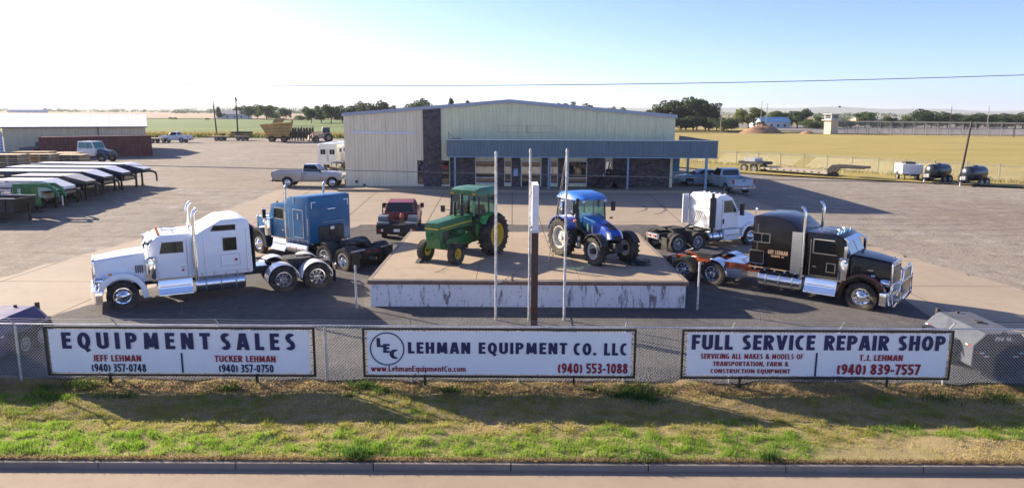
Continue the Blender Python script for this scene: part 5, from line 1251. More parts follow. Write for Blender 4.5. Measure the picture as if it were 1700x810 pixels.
NB = paint('tractor_blue', (.008, .07, .42), .3, .12, .2); WR = mat('wheel_cream', (.62, .61, .56), .5, var=.12, dust=.4)
def blue_tractor(loc, hd):
    o = thing('farm_tractor', 'bright blue tractor with white wheels and domed cab roof, parked on the platform', 'tractor', (loc[0], loc[1], PZ_), hd); WB = 2.38
    for s_ in (-1, 1):
        wheel(o, 0, s_ * .84, .80, .46, .48, WR, 'ag', s_, 20); wheel(o, WB, s_ * .82, .57, .36, .33, WR, 'ag', s_, 18, 'front_wheel')
    mb = MB(); mb.hull([(-.5, .28, .26, .55, 1.05, .05, .05), (.5, .28, .26, .5, 1.05, .05, .05), (1.4, .24, .24, .5, .95, .05, .05), (WB + .5, .20, .20, .5, .88, .04, .04)]); mb.build('transmission', chassis, o)
    cylp(o, 'rear_axle', chassis, (0, -.8, .80), (0, .8, .80), .13)
    mb = MB(); mb.tube([(WB, -.7, .57), (WB, -.25, .50), (WB, .25, .50), (WB, .7, .57)], [.10, .13, .13, .10], 10); mb.build('front_axle', chassis, o)
    for s_ in (-1, 1): cylp(o, 'axle_hub', chassis, (WB, s_ * .7, .57), (WB, s_ * 1.02, .57), .12, n=14)
    mb = MB(); mb.hull([(.85, .40, .34, .95, 1.78, .10, .03), (1.5, .39, .33, .98, 1.70, .12, .03), (2.2, .36, .29, 1.0, 1.52, .14, .03), (2.62, .32, .24, .98, 1.34, .12, .05), (2.75, .26, .2, 1.0, 1.2, .08, .05)], n=6); hd_ = mb.build('hood', NB, o)
    mb = MB(); mb.prism([(2.60, .96), (2.79, .99), (2.79, 1.15), (2.60, 1.32)], -.20, .20, 'y', .02); mb.build('grille', chassis, hd_)
    mb = MB(); mb.prism([(2.05, 1.575), (2.55, 1.395), (2.55, 1.40), (2.05, 1.585)], -.17, .17, 'y'); mb.build('hood_vent', chassis, hd_)
    for s_ in (-1, 1):
        mb = MB(); mb.prism([(2.52, 1.02), (2.72, 1.04), (2.62, 1.30), (2.46, 1.36)], *sorted((s_ * .22, s_ * .335)), 'y', .015); mb.build('headlight', whitelens, hd_)
        ya, yb = sorted((s_ * .392, s_ * .404))
        for k in range(4):
            mb = MB(); mb.prism([(1.05 + k * .16, 1.16), (1.15 + k * .16, 1.14), (1.12 + k * .16, 1.52 - k * .03), (1.02 + k * .16, 1.54 - k * .03)], ya, yb, 'y'); mb.build('side_decal' if k % 2 else 'side_vent', WR if k % 2 else chassis, hd_)
        mb = MB(); mb.b2(1.1, 2.5, s_ * .22, s_ * .34, .72, .98, .02); mb.build('engine_side', chassis, o)
        pts = arc(WB, .57, .70, 25, 155, 12) + arc(WB, .57, .67, 155, 25, 12); mb = MB(); mb.prism(pts, *sorted((s_ * .66, s_ * .98)), 'y'); mb.build('front_fender', chassis, o)
        pts = [(.62, 1.02)] + arc(0, .80, .93, 40, 165, 14) + arc(0, .80, .89, 165, 40, 14) + [(.58, 1.0)]; mb = MB(); mb.prism(pts, *sorted((s_ * .55, s_ * 1.02)), 'y', .01); mb.build('rear_fender', NB, o)
        mb = MB(); mb.prism([(-.62, 1.0), (.55, 1.0), (.62, 1.5), (.3, 1.70), (-.5, 1.70), (-.72, 1.4)], *sorted((s_ * .54, s_ * .60)), 'y', .01); mb.build('fender_side', NB, o)
        for zz in (.45, .72): bx(o, 'step', chassis, .72, 1.1, min(s_ * .55, s_ * .82), max(s_ * .55, s_ * .82), zz, zz + .03)
        mb = MB(); mb.tube([(1.05, s_ * .74, 2.25), (1.12, s_ * 1.0, 2.30), (1.12, s_ * 1.02, 1.95)], .014, 5); mr = mb.build('mirror_arm', chassis, o); bx(mr, 'mirror', chassis, 1.08, 1.15, s_ * 1.02 - .09, s_ * 1.02 + .09, 1.95, 2.35, bev=.02)
        bx(o, 'marker_lamp', amber, 1.05, 1.13, s_ * .95 - .06, s_ * .95 + .06, 1.60, 1.68)
    mb = MB(); mb.tube([(1.45, -.36, .85), (1.25, -.46, 1.1), (1.0, -.72, 1.35), (.98, -.78, 1.75), (.98, -.78, 2.55)], [.08, .08, .08, .085, .06], 10); mb.build('exhaust_pipe', chassis, o)
    cylp(o, 'air_tank', dullsteel, (.95, -.62, .42), (.95, -.62, .95), .09)
    cab = MB(); cab.hull([(-.55, .48, .48, .9, 1.22, .05, .05), (1.0, .46, .46, .95, 1.22, .05, .05)]); cb = cab.build('cab_base', chassis, o)
    cab_frame(cb, -.62, 1.0, .72, .70, 1.22, 2.48, chassis, tealglass, .10, .032)
    mb = MB(); mb.hull([(-.78, .66, .50, 2.46, 2.58, .10, .04), (-.5, .80, .62, 2.46, 2.72, .16, .04), (.2, .84, .64, 2.46, 2.78, .18, .04), (.9, .82, .62, 2.46, 2.70, .16, .04), (1.18, .70, .52, 2.47, 2.58, .10, .03)], n=6); rf = mb.build('cab_roof', paint('roof_blue', (.02, .16, .55), .3), cb)
    for s_ in (-1, 1):
        mb = MB(); mb.lathe([(0, .05), (.06, .05), (.08, 0), (.05, -.05)], (1.12, s_ * .56, 2.42), 'x', 10); mb.build('work_light', whitelens, rf)
    seat(cb, -.05, 1.18)
    mb = MB(); mb.b2(.62, .85, -.28, .28, 1.22, 1.55, .03); mb.build('dashboard', chassis, cb)
    return o
blue_tractor((2.90, 31.07), math.atan2(-.866, .5))
# wooden chock under the green tractor's front wheel and a heap of chain on the platform
mb = MB(); mb.prism([(-.16, 0), (.16, 0), (.16, .14), (.02, .16), (-.16, .02)], -.1, .1, 'y'); ck = mb.build('wheel_chock', mat('chock_dark', (.05, .045, .04), .8, var=.3)); ck.location = (-3.80, 28.86, PZ_); ck.rotation_euler = (0, 0, R(60)); tag(ck, 'small dark wheel chock at the green tractor front wheel', 'chock')
mb = MB()
for k in range(7):
    cx, cy = 5.1 + random.uniform(-.4, .4), 29.0 + random.uniform(-.5, .5); r = random.uniform(.15, .4)
    mb.tube([(cx + r * math.cos(t * .7 + k), cy + r * .9 * math.sin(t * .7 + k) , PZ_ + .025 + .01 * (k % 3)) for t in range(9)], .018, 5)
ch = mb.build('cable_heap', M_dcable); tag(ch, 'tangled dark cable heap lying on the platform beside the blue tractor', 'cable')
# ================================================================ PICKUPS, CARS
def frust(par, name, body, x0, x1, hw, z0, x2, x3, hw2, z1, glass=darkglass, sides=1, rear=True, roofm=None):
    """greenhouse: base x0..x1, top x2..x3 (x forward), glazed faces set just proud of the body"""
    b = [Vector(p) for p in ((x0, -hw, z0), (x1, -hw, z0), (x1, hw, z0), (x0, hw, z0))]; t = [Vector(p) for p in ((x2, -hw2, z1), (x3, -hw2, z1), (x3, hw2, z1), (x2, hw2, z1))]
    mb = MB(); vb = [mb.v(p) for p in b]; vt = [mb.v(p) for p in t]; mb.f(vt); mb.f(vb[::-1])
    for i in range(4): mb.f([vb[i], vb[(i + 1) % 4], vt[(i + 1) % 4], vt[i]])
    bmesh.ops.recalc_face_normals(mb.bm, faces=mb.bm.faces); mb.bevel(.05, 3); o = mb.build(name, body, par)
    def pane(nm, a, b_, c, d, u0, u1, v0, v1):
        P = []
        for u, v in ((u0, v0), (u1, v0), (u1, v1), (u0, v1)): P.append(a.lerp(b_, u).lerp(d.lerp(c, u), v))
        n = (P[1] - P[0]).cross(P[3] - P[0]).normalized(); cen = (x0 + x1) / 2
        if n.dot(sum(P, Vector()) / 4 - Vector((cen, 0, (z0 + z1) / 2))) < 0: n = -n
        m_ = MB(); v1_ = [m_.v(p + n * .002) for p in P]; v2_ = [m_.v(p + n * .010) for p in P]; m_.f(v1_[::-1]); m_.f(v2_)
        for i in range(4): m_.f([v1_[i], v1_[(i + 1) % 4], v2_[(i + 1) % 4], v2_[i]])
        m_.build(nm, glass, o)
    pane('windshield', b[1], b[2], t[2], t[1], .05, .95, .08, .90)
    if rear: pane('rear_window', b[3], b[0], t[0], t[3], .08, .92, .12, .86)
    for (p, q_, r_, s_) in ((b[0], b[1], t[1], t[0]), (b[3], b[2], t[2], t[3])):
        for k in range(sides): pane('side_window', p, q_, r_, s_, .07 + k * .88 / sides, .05 + (k + 1) * .88 / sides, .10, .88)
    return o
def pickup(name, label, loc, hd, body, L=5.75, flatbed=False, cab_len=1.55, rimm=alu, dz=0.0, cat='pickup', grp=None):
    o = gthing(name, label, cat, loc[0], loc[1], hd, grp, dz); Rt, hw = .40, .97
    xf, xr = L / 2, -L / 2; fa, ra = xf - .92, xr + 1.28; cab1 = fa - .92; cab0 = cab1 - cab_len
    for s_ in (-1, 1):
        wheel(o, fa, s_ * .84, Rt, .27, .235, rimm, 'alloy', s_); wheel(o, ra, s_ * .84, Rt, .27, .235, rimm, 'alloy', s_)
    bx(o, 'frame', chassis, xr + .1, xf - .2, -.42, .42, .42, .60)
    prof = [(cab0, .48), (cab0, 1.30), (cab1 + .05, 1.30), (fa + .3, 1.26), (xf - .06, 1.16), (xf, .95), (xf - .02, .62), (fa + .50, .55)] + arc(fa, Rt, .49, 15, 165, 10) + [(fa - .52, .48)]
    mb = MB(); mb.prism(prof, -hw, hw, 'y', .05); fb = mb.build('front_body', body, o)
    mb = MB(); mb.b2(fa - .45, fa + .45, -.70, .70, .40, .95); mb.build('wheel_well', chassis, o)
    cab = frust(o, 'cab', body, cab0 + .02, cab1 + .12, .93, 1.28, cab0 + .12, cab1 - .48, .76, 1.90, sides=1 if cab_len < 1.8 else 2)
    for s_ in (-1, 1):
        mb = MB(); ya, yb = sorted((s_ * hw, s_ * (hw + .004))); mb.b2(cab1 - .03, cab1 - .015, ya, yb, .56, 1.26); mb.b2(cab0 + .10, cab0 + .115, ya, yb, .56, 1.26); mb.b2(cab0 + .10, cab1 - .015, ya, yb, .545, .56); mb.build('door_gap', chassis, fb)
        bx(fb, 'door_handle', chassis, cab0 + .18, cab0 + .36, min(s_ * hw, s_ * (hw + .03)), max(s_ * hw, s_ * (hw + .03)), 1.10, 1.15)
        bx(fb, 'mirror', chassis, cab1 - .05, cab1 + .08, min(s_ * (hw + .06), s_ * (hw + .26)), max(s_ * (hw + .06), s_ * (hw + .26)), 1.28, 1.56, bev=.02)
        mb = MB(); mb.prism([(xf - .16, .86), (xf + .006, .86), (xf - .05, 1.10), (xf - .22, 1.12)], *sorted((s_ * .66, s_ * (hw + .005))), 'y'); mb.build('headlight', whitelens, fb)
    bx(fb, 'grille', chrome, xf - .03, xf + .02, -.62, .62, .78, 1.08, bev=.02); mb = MB()
    for k in range(3): mb.b2(xf + .018, xf + .026, -.56, .56, .82 + k * .085, .87 + k * .085)
    mb.build('grille_slots', chassis, fb)['kind'] = 'stuff'
    bx(o, 'front_bumper', chrome, xf - .10, xf + .14, -.98, .98, .50, .74, bev=.03)
    if not flatbed:
        b0, b1 = xr, cab0 - .03
        for s_ in (-1, 1):
            prof = [(b0, .62), (b0 + .01, 1.32), (b1, 1.32), (b1, .50), (ra + .54, .50)] + arc(ra, Rt, .50, 12, 168, 10) + [(ra - .56, .60)]
            mb = MB(); mb.prism(prof, *sorted((s_ * (hw - .10), s_ * hw)), 'y', .03); mb.build('bed_side', body, o)
            bx(o, 'wheel_tub', chassis, ra - .5, ra + .5, min(s_ * .6, s_ * .86), max(s_ * .6, s_ * .86), .45, .98)
            bx(o, 'tail_light', redlens, xr - .012, xr + .06, min(s_ * .82, s_ * (hw + .004)), max(s_ * .82, s_ * (hw + .004)), .92, 1.24)
        bx(o, 'bed_floor', chassis, b0 + .05, b1, -.86, .86, .72, .78); bx(o, 'bed_front', body, b1 - .06, b1, -.86, .86, .78, 1.31)
        bx(o, 'tailgate', body, b0 - .005, b0 + .06, -.81, .81, .72, 1.31, bev=.012); bx(o, 'tailgate_handle', chassis, b0 - .02, b0 - .006, -.12, .12, 1.12, 1.2)
        bx(o, 'rear_bumper', chrome, xr - .16, xr + .02, -.96, .96, .46, .68, bev=.02); bx(o, 'plate', mat('white_tape', (.75, .76, .78), .4), xr - .175, xr - .161, -.16, .16, .50, .64)
    return o, fb, cab, (xf, xr, fa, ra, cab0, cab1, hw)
silver = mat('pickup_silver', (.36, .34, .33), .3, .5, coat=.5, var=.06)
pickup('pickup_truck', 'silver regular cab pickup with long bed beside the building corner', (-17.1, 60.7), R(1.5), silver, 5.9)
pickup('pickup_truck', 'pale blue pickup seen from behind at the right canopy end', (18.1, 60.4), R(100), paint('pickup_pale_blue', (.40, .52, .62), .3), 5.7)
pickup('pickup_truck', 'dark blue pickup seen from behind against the tan shop wall', (-58.4, 90.2), R(80), paint('pickup_navy', (.05, .09, .14), .35), 5.6)
pickup('pickup_truck', 'small white pickup far off at the green field edge', (-60.9, 131), R(178), paint('pickup_white', (.75, .76, .78), .35), 5.4)
# red flatbed work pickup, seen from behind
ro, fb, cab, (xf, xr, fa, ra, c0, c1, hw) = pickup('flatbed_pickup', 'red work pickup with black flatbed and tool boxes behind the blue truck', (-6.55, 42.2), R(93), mat('pickup_red', (.30, .045, .05), .35, coat=.5, var=.2), 5.9, True, 2.0)
bx(ro, 'flatbed_deck', black, xr, c0 - .25, -1.12, 1.12, .86, .98, bev=.015); bx(ro, 'tail_skirt', black, xr - .01, xr + .12, -1.12, 1.12, .48, .86, bev=.01)
for s_ in (-1, 1):
    bx(ro, 'tool_box', mat('box_grey', (.20, .23, .26), .4, .6, var=.2), c0 - 1.35, c0 - .55, min(s_ * .55, s_ * 1.10), max(s_ * .55, s_ * 1.10), .985, 1.32, bev=.02); bx(ro, 'side_skirt_box', mat('box_grey', (.20, .23, .26), .4, .6, var=.2), xr + .15, c0 - 1.4, min(s_ * .45, s_ * 1.11), max(s_ * .45, s_ * 1.11), .985, 1.08, bev=.015)
    mb = MB(); mb.tube([(c0 - .3, s_ * .98, .98), (c0 - .3, s_ * .96, 1.88), (c0 - .3, 0, 1.92)], .035, 8); mb.build('headache_rack', black, ro)
    for k in range(2): bx(ro, 'tail_lamp', redlens if k else whitelens, xr - .02, xr - .011, s_ * (.80 + k * .16) - .06, s_ * (.80 + k * .16) + .06, .62, .76)
for k in range(5): mb = MB(); mb.tube([(c0 - .3, -.95, 1.15 + k * .16), (c0 - .3, .95, 1.15 + k * .16)], .016, 6); mb.build('rack_bar', black, ro)
bx(ro, 'plate', mat('white_tape', (.75, .76, .78), .4), xr - .025, xr - .012, -.17, .17, .60, .76); mb = MB(); mb.lathe([(.13, 0), (.13, .28), (.08, .38), (0, .4)], (c0 - .5, -.15, .99), 'z', 12); mb.build('water_jug', mat('jug_orange', (.6, .15, .08), .4), ro)
for k in range(7): bx(cab, 'roof_rib', mat('pickup_red', (.3, .05, .05)), c0 + .2, c1 - .55, -.6 + k * .2 - .015, -.6 + k * .2 + .015, 1.895, 1.915)
# light blue sedan under the canopy
def sedan(loc, hd, body, label):
    o = gthing('sedan_car', label, 'car', loc[0], loc[1], hd); Rt = .33
    for s_ in (-1, 1):
        for x in (1.38, -1.35): wheel(o, x, s_ * .77, Rt, .22, .21, alu, 'alloy', s_)
    mb = MB(); mb.hull([(-2.35, .72, .62, .42, .86, .12, .08), (-2.1, .86, .78, .30, .98, .14, .06), (-1.0, .90, .84, .26, .98, .14, .06), (.6, .90, .84, .26, .96, .14, .06), (1.5, .88, .78, .28, .86, .16, .06), (2.15, .80, .66, .32, .74, .16, .08), (2.35, .66, .5, .40, .62, .1, .08)], n=5); bd = mb.build('body', body, o)
    frust(o, 'cabin', body, -1.75, 1.05, .78, .93, -.95, .15, .58, 1.44, sides=2)
    for s_ in (-1, 1):
        for x in (1.38, -1.35):
            mb = MB(); mb.prism(arc(x, Rt, .385, 0, 180, 14), *sorted((s_ * .5, s_ * .895)), 'y'); mb.build('wheel_arch', chassis, bd)
        mb = MB(); mb.prism([(1.85, .66), (2.20, .58), (2.12, .70), (1.8, .78)], *sorted((s_ * .52, s_ * .80)), 'y', .01); mb.build('headlight', whitelens, bd); bx(bd, 'tail_light', redlens, -2.30, -2.15, min(s_ * .55, s_ * .82), max(s_ * .55, s_ * .82), .72, .86)
        bx(bd, 'mirror', body, .55, .72, min(s_ * .88, s_ * 1.04), max(s_ * .88, s_ * 1.04), .95, 1.07, bev=.02)
    return o
sedan((17.0, 64.6), R(186), paint('sedan_blue', (.30, .46, .60), .25), 'light blue sedan parked beyond the canopy posts')
# green utility vehicle behind the silver pickup
ut = gthing('utility_vehicle', 'small green and yellow side by side with black roll cage at the building corner', 'utility vehicle', -15.0, 62.9, R(-10))
for s_ in (-1, 1):
    for x in (.95, -.95): wheel(ut, x, s_ * .6, .33, .25, .16, JY, 'ag', s_, 14)
mb = MB(); mb.hull([(-1.5, .66, .66, .45, .95, .05, .05), (-.3, .70, .70, .42, .95, .05, .05), (.5, .70, .66, .42, .9, .06, .05), (1.3, .62, .5, .45, .85, .1, .05), (1.5, .5, .4, .5, .7, .08, .05)]); mb.build('body', JG, ut)
for s_ in (-1, 1):
    mb = MB(); mb.tube([(.75, s_ * .62, .85), (.35, s_ * .6, 1.85), (-.55, s_ * .6, 1.88), (-.85, s_ * .62, .9)], .03, 8); mb.build('roll_cage', black, ut); mb = MB(); mb.tube([(-.15, s_ * .6, 1.87), (-.2, s_ * .62, .9)], .025, 8); mb.build('cage_brace', black, ut)
    bx(ut, 'fender', JY, .6, 1.35, min(s_ * .48, s_ * .74), max(s_ * .48, s_ * .74), .66, .74, bev=.02)
bx(ut, 'roof', black, -.6, .4, -.62, .62, 1.88, 1.92, bev=.01); bx(ut, 'seat', seatmat, -.5, 0, -.55, .55, .95, 1.4, bev=.05)

# ================================================================ TRAILERS
def box_trailer(name, label, loc, hd, L, W, z0, z1, m, rear=True, axle=-.6, grp=None, gth=True, rad=.25):
    """white horse trailer with rounded roof edges; x forward"""
    o = gthing(name, label, 'trailer', loc[0], loc[1], hd, grp)
    mb = MB(); mb.hull([(-L / 2, W / 2, W / 2 - .04, z0, z1 - .05, rad, .04), (-L / 2 + .1, W / 2, W / 2 - .02, z0, z1, rad, .04), (L / 2 - .5, W / 2, W / 2 - .02, z0, z1, rad, .04), (L / 2, W / 2 - .25, W / 2 - .3, z0, z1 - .15, rad, .04)], n=5); b = mb.build('body', m, o)
    for s_ in (-1, 1):
        for x in (axle - .45, axle + .45): wheel(o, x, s_ * (W / 2 - .05), .38, .22, .2, WR, 'alloy', s_)
        mb = MB(); mb.b2(axle - .95, axle + .95, s_ * (W / 2 + .09) - .12, s_ * (W / 2 + .09) + .12, .80, .84, .01); mb.build('fender', m, o)
        for k in range(3): win_rect(b, -L / 2 + .8 + k * (L - 1.6) / 3, -L / 2 + 1.5 + k * (L - 1.6) / 3, z1 - .95, z1 - .55, s_ * W / 2, s_, chrome, .03)
    if rear:
        for s_ in (-1, 1):
            mb = MB(); y0, y1 = sorted((s_ * .03, s_ * (W / 2 - .08))); mb.b2(-L / 2 - .03, -L / 2 - .002, y0, y1, z0 + .1, z1 - .3, .01); d = mb.build('rear_door', m, o)
            yc = (y0 + y1) / 2
            for k in (-1, 1): bx(d, 'door_window', darkglass, -L / 2 - .04, -L / 2 - .031, yc + k * .14 - .12, yc + k * .14 + .12, z1 - 1.15, z1 - .62)
            bx(d, 'hinge_bar', dullsteel, -L / 2 - .05, -L / 2 - .031, s_ * .06 - .015, s_ * .06 + .015, z0 + .3, z1 - .6)
    cylp(o, 'tongue', chassis, (L / 2 - .2, 0, z0 + .15), (L / 2 + 1.0, 0, z0 + .1), .06); bx(o, 'roof_vent', m, -.6, .1, -.3, .3, z1, z1 + .12, bev=.03)
    return o
whitebody = paint('trailer_white', (.74, .75, .77), .35, .05)
box_trailer('horse_trailer', 'white horse trailer with windowed rear doors left of the showroom wall', (-19.6, 80.5), R(86), 6.2, 2.1, .5, 2.75, whitebody)
box_trailer('horse_trailer', 'taller white horse trailer tucked against the showroom side wall', (-16.6, 82.0), R(88), 7.0, 2.2, .5, 3.0, whitebody)
mh = box_trailer('motor_home', 'long white motor home with wide windshield behind the horse trailers', (-19.2, 95.5), R(-94), 9.5, 2.5, .5, 3.5, whitebody, False, grp=None, rad=.35)
mh['category'] = 'motor home'
bx(mh, 'windshield', tealglass if False else mat('windshield_glass', (.03, .06, .055)), 4.52, 4.78, -.85, .85, 2.1, 2.9)
# stock trailers in a row, goosenecks pointing right
def stock_trailer(label, x, y, roofm, sidem, L=7.6, grp='stock trailers parked in a row', boxy=False):
    """x,y = hitch; trailer runs back from it along -x"""
    o = gthing('gooseneck_trailer', label, 'trailer', x, y, 0.0, grp); W = .98; zt = 1.86
    xb0, xb1 = -L - 2.2, -2.2     # box
    mb = MB(); mb.b2(xb0, xb1, -W, W, .50, .62); mb.build('floor', chassis, o)
    for s_ in (-1, 1):
        for k in range(5):
            z = .64 + k * .24; bx(o, 'side_slat', sidem, xb0, xb1, s_ * W - .025, s_ * W + .025, z, z + .18)
        for k in range(6): bx(o, 'side_post', sidem, xb0 + (xb1 - xb0) * k / 5 - .03, xb0 + (xb1 - xb0) * k / 5 + .03, min(s_ * (W + .026), s_ * (W + .06)), max(s_ * (W + .026), s_ * (W + .06)), .6, zt - .02)
        for x_ in (xb0 + 2.4, xb0 + 3.3): wheel(o, x_, s_ * (W + .02), .38, .2, .21, dullsteel, 'alloy', s_)
        bx(o, 'wheel_fender', sidem, xb0 + 1.9, xb0 + 3.8, min(s_ * (W + .03), s_ * (W + .26)), max(s_ * (W + .03), s_ * (W + .26)), .80, .85)
        # jack legs under the neck
        mb = MB(); mb.b2(-1.55, -1.43, s_ * .5 - .06, s_ * .5 + .06, .12, 1.15); mb.b2(-1.57, -1.41, s_ * .5 - .12, s_ * .5 + .12, .0, .12); mb.build('jack_leg', black, o)
        mb = MB(); mb.tube([(-2.25, s_ * .62, 1.05), (-1.2, s_ * .5, 1.18), (-.45, s_ * .25, 1.26), (-.10, s_ * .1, 1.18), (0, 0, .9)], .06, 8); mb.build('neck_beam', black, o)
    cylp(o, 'coupler', black, (0, 0, .42), (0, 0, 1.0), .065)
    mb = MB(); mb.b2(xb0 - .05, xb1, -W - .04, W + .04, zt, zt + .05, .012); mb.build('roof', roofm, o)
    mb = MB(); v = [mb.v(p) for p in ((xb1, -W - .02, zt + .05), (xb1, W + .02, zt + .05), (xb1, W + .02, 1.18), (xb1, -W - .02, 1.18), (-.75, -.62, 1.46), (-.75, .62, 1.46), (-.75, .62, 1.26), (-.75, -.62, 1.26))]
    mb.f([v[0], v[1], v[5], v[4]]); mb.f([v[4], v[5], v[6], v[7]]); mb.f([v[3], v[2], v[6], v[7]]); mb.f([v[0], v[4], v[7], v[3]]); mb.f([v[1], v[2], v[6], v[5]]); mb.f([v[0], v[3], v[2], v[1]])
    mb.build('nose_cover', sidem, o)
    mb = MB(); mb.poly([(xb1, -W - .03, zt + .058), (-.74, -.62, 1.467), (-.74, .62, 1.467), (xb1, W + .03, zt + .058)]); mb.build('nose_top', roofm, o)
    mb = MB(); mb.b2(xb1 - .05, xb1 + .02, -W, W, .62, 1.17); mb.build('front_bulkhead', mat('bulkhead_tan', (.42, .36, .27), .6, var=.15), o)
    return o
navy = mat('trailer_navy', (.018, .028, .055), .35, coat=.4, var=.2); roofw = mat('trailer_roof_white', (.74, .75, .78), .45, var=.06)
chars = mat('trailer_charcoal', (.03, .032, .035), .4, coat=.3, var=.2)
ST = [(-29.9, 60.3, navy, 'navy stock trailer with white roof, farthest back of the trailer row', 7.6), (-30.1, 57.4, navy, 'navy stock trailer with white roof, second from the back of the row', 7.4), (-30.1, 54.8, navy, 'navy stock trailer with white roof, middle of the row', 7.2), (-30.0, 52.3, chars, 'charcoal stock trailer with tan roof, between the navy ones and the all white one', 3.6)]
for x, y, m, lb, L in ST: stock_trailer(lb, x, y, roofw if m is navy else mat('trailer_roof_tan', (.55, .52, .46), .5, var=.1), m, L)
stock_trailer('all white stock trailer, nearest of the roofed trailer row', -30.1, 49.9, roofw, whitebody, 3.4)
# green-necked flatbed and black dump trailer in front
gt = gthing('gooseneck_trailer', 'flat deck trailer with bright green gooseneck in front of the trailer row', 'trailer', -30.0, 47.6)
G2 = mat('gooseneck_green', (.012, .16, .05), .35, coat=.3, var=.15)
for s_ in (-1, 1):
    mb = MB(); mb.prism([(-3.0, .55), (-2.8, .55), (-2.75, 1.75), (-.75, 1.75), (-.35, 1.55), (-.12, 1.1), (.05, 1.1), (-.18, 1.65), (-.62, 1.98), (-2.95, 1.98)], *sorted((s_ * .32, s_ * .44)), 'y'); mb.build('neck_beam', G2, gt)
    bx(gt, 'jack_leg', black, -2.1, -1.98, s_ * .45 - .06, s_ * .45 + .06, 0, .8)
    for x_ in (-8.0, -7.0): wheel(gt, x_, s_ * 1.05, .38, .2, .21, dullsteel, 'alloy', s_)
    bx(gt, 'deck_rail', black, -9.8, -3.0, min(s_ * 1.16, s_ * 1.24), max(s_ * 1.16, s_ * 1.24), .80, 1.0)
    bx(gt, 'stake_rail', black, -9.8, -3.0, min(s_ * 1.18, s_ * 1.22), max(s_ * 1.18, s_ * 1.22), 1.50, 1.56)
    for k in range(8): bx(gt, 'stake', black, -9.6 + k * .9, -9.55 + k * .9, min(s_ * 1.18, s_ * 1.22), max(s_ * 1.18, s_ * 1.22), 1.0, 1.5)
bx(gt, 'neck_cross_plate', G2, -2.3, -1.8, -.32, .32, 1.0, 1.75, bev=.01); bx(gt, 'neck_box', G2, -2.95, -1.75, -.44, .44, .5, .98, bev=.02); cylp(gt, 'coupler', dullsteel, (-.03, 0, .5), (-.03, 0, 1.15), .06)
for k in range(9): bx(gt, 'deck_board', wood, -9.8, -3.0, -1.14 + k * .255, -1.14 + k * .255 + .24, .86, .92)
bx(gt, 'deck_frame', black, -9.8, -3.0, -1.15, 1.15, .60, .84)
dt = gthing('dump_trailer', 'low black dump trailer at the left edge in front of the green gooseneck', 'trailer', -31.5, 45.2)
for s_ in (-1, 1):
    mb = MB(); mb.prism([(-6.5, .75), (.55, .75), (.62, 1.45), (-6.5, 1.45)], *sorted((s_ * .98, s_ * 1.04)), 'y'); mb.build('side_wall', black, dt)
    bx(dt, 'top_rail', mat('rail_grey', (.45, .44, .42), .5), -6.5, .64, min(s_ * .95, s_ * 1.07), max(s_ * .95, s_ * 1.07), 1.452, 1.50)
    for k in range(8): bx(dt, 'wall_rib', black, -6.3 + k * .9, -6.22 + k * .9, min(s_ * 1.04, s_ * 1.09), max(s_ * 1.04, s_ * 1.09), .75, 1.44)
    for x_ in (-3.4, -2.5): wheel(dt, x_, s_ * 1.0, .38, .2, .21, WR, 'alloy', s_)
bx(dt, 'floor', black, -6.5, .55, -.98, .98, .62, .74); mb = MB(); mb.prism([(.5, .75), (.56, .75), (.63, 1.45), (.57, 1.45)], -.98, .98, 'y'); mb.build('front_wall', black, dt); bx(dt, 'jack', black, .75, .87, -.06, .06, 0, 1.2); bx(dt, 'tongue', black, .5, 1.8, -.12, .12, .52, .64); bx(dt, 'reflector', mat('white_tape', (.75, .76, .78)), -5.9, -5.2, -1.095, -1.091, 1.05, 1.12); bx(dt, 'reflector', mat('white_tape', (.75, .76, .78)), -.8, -.3, -1.095, -1.046, 1.05, 1.12)

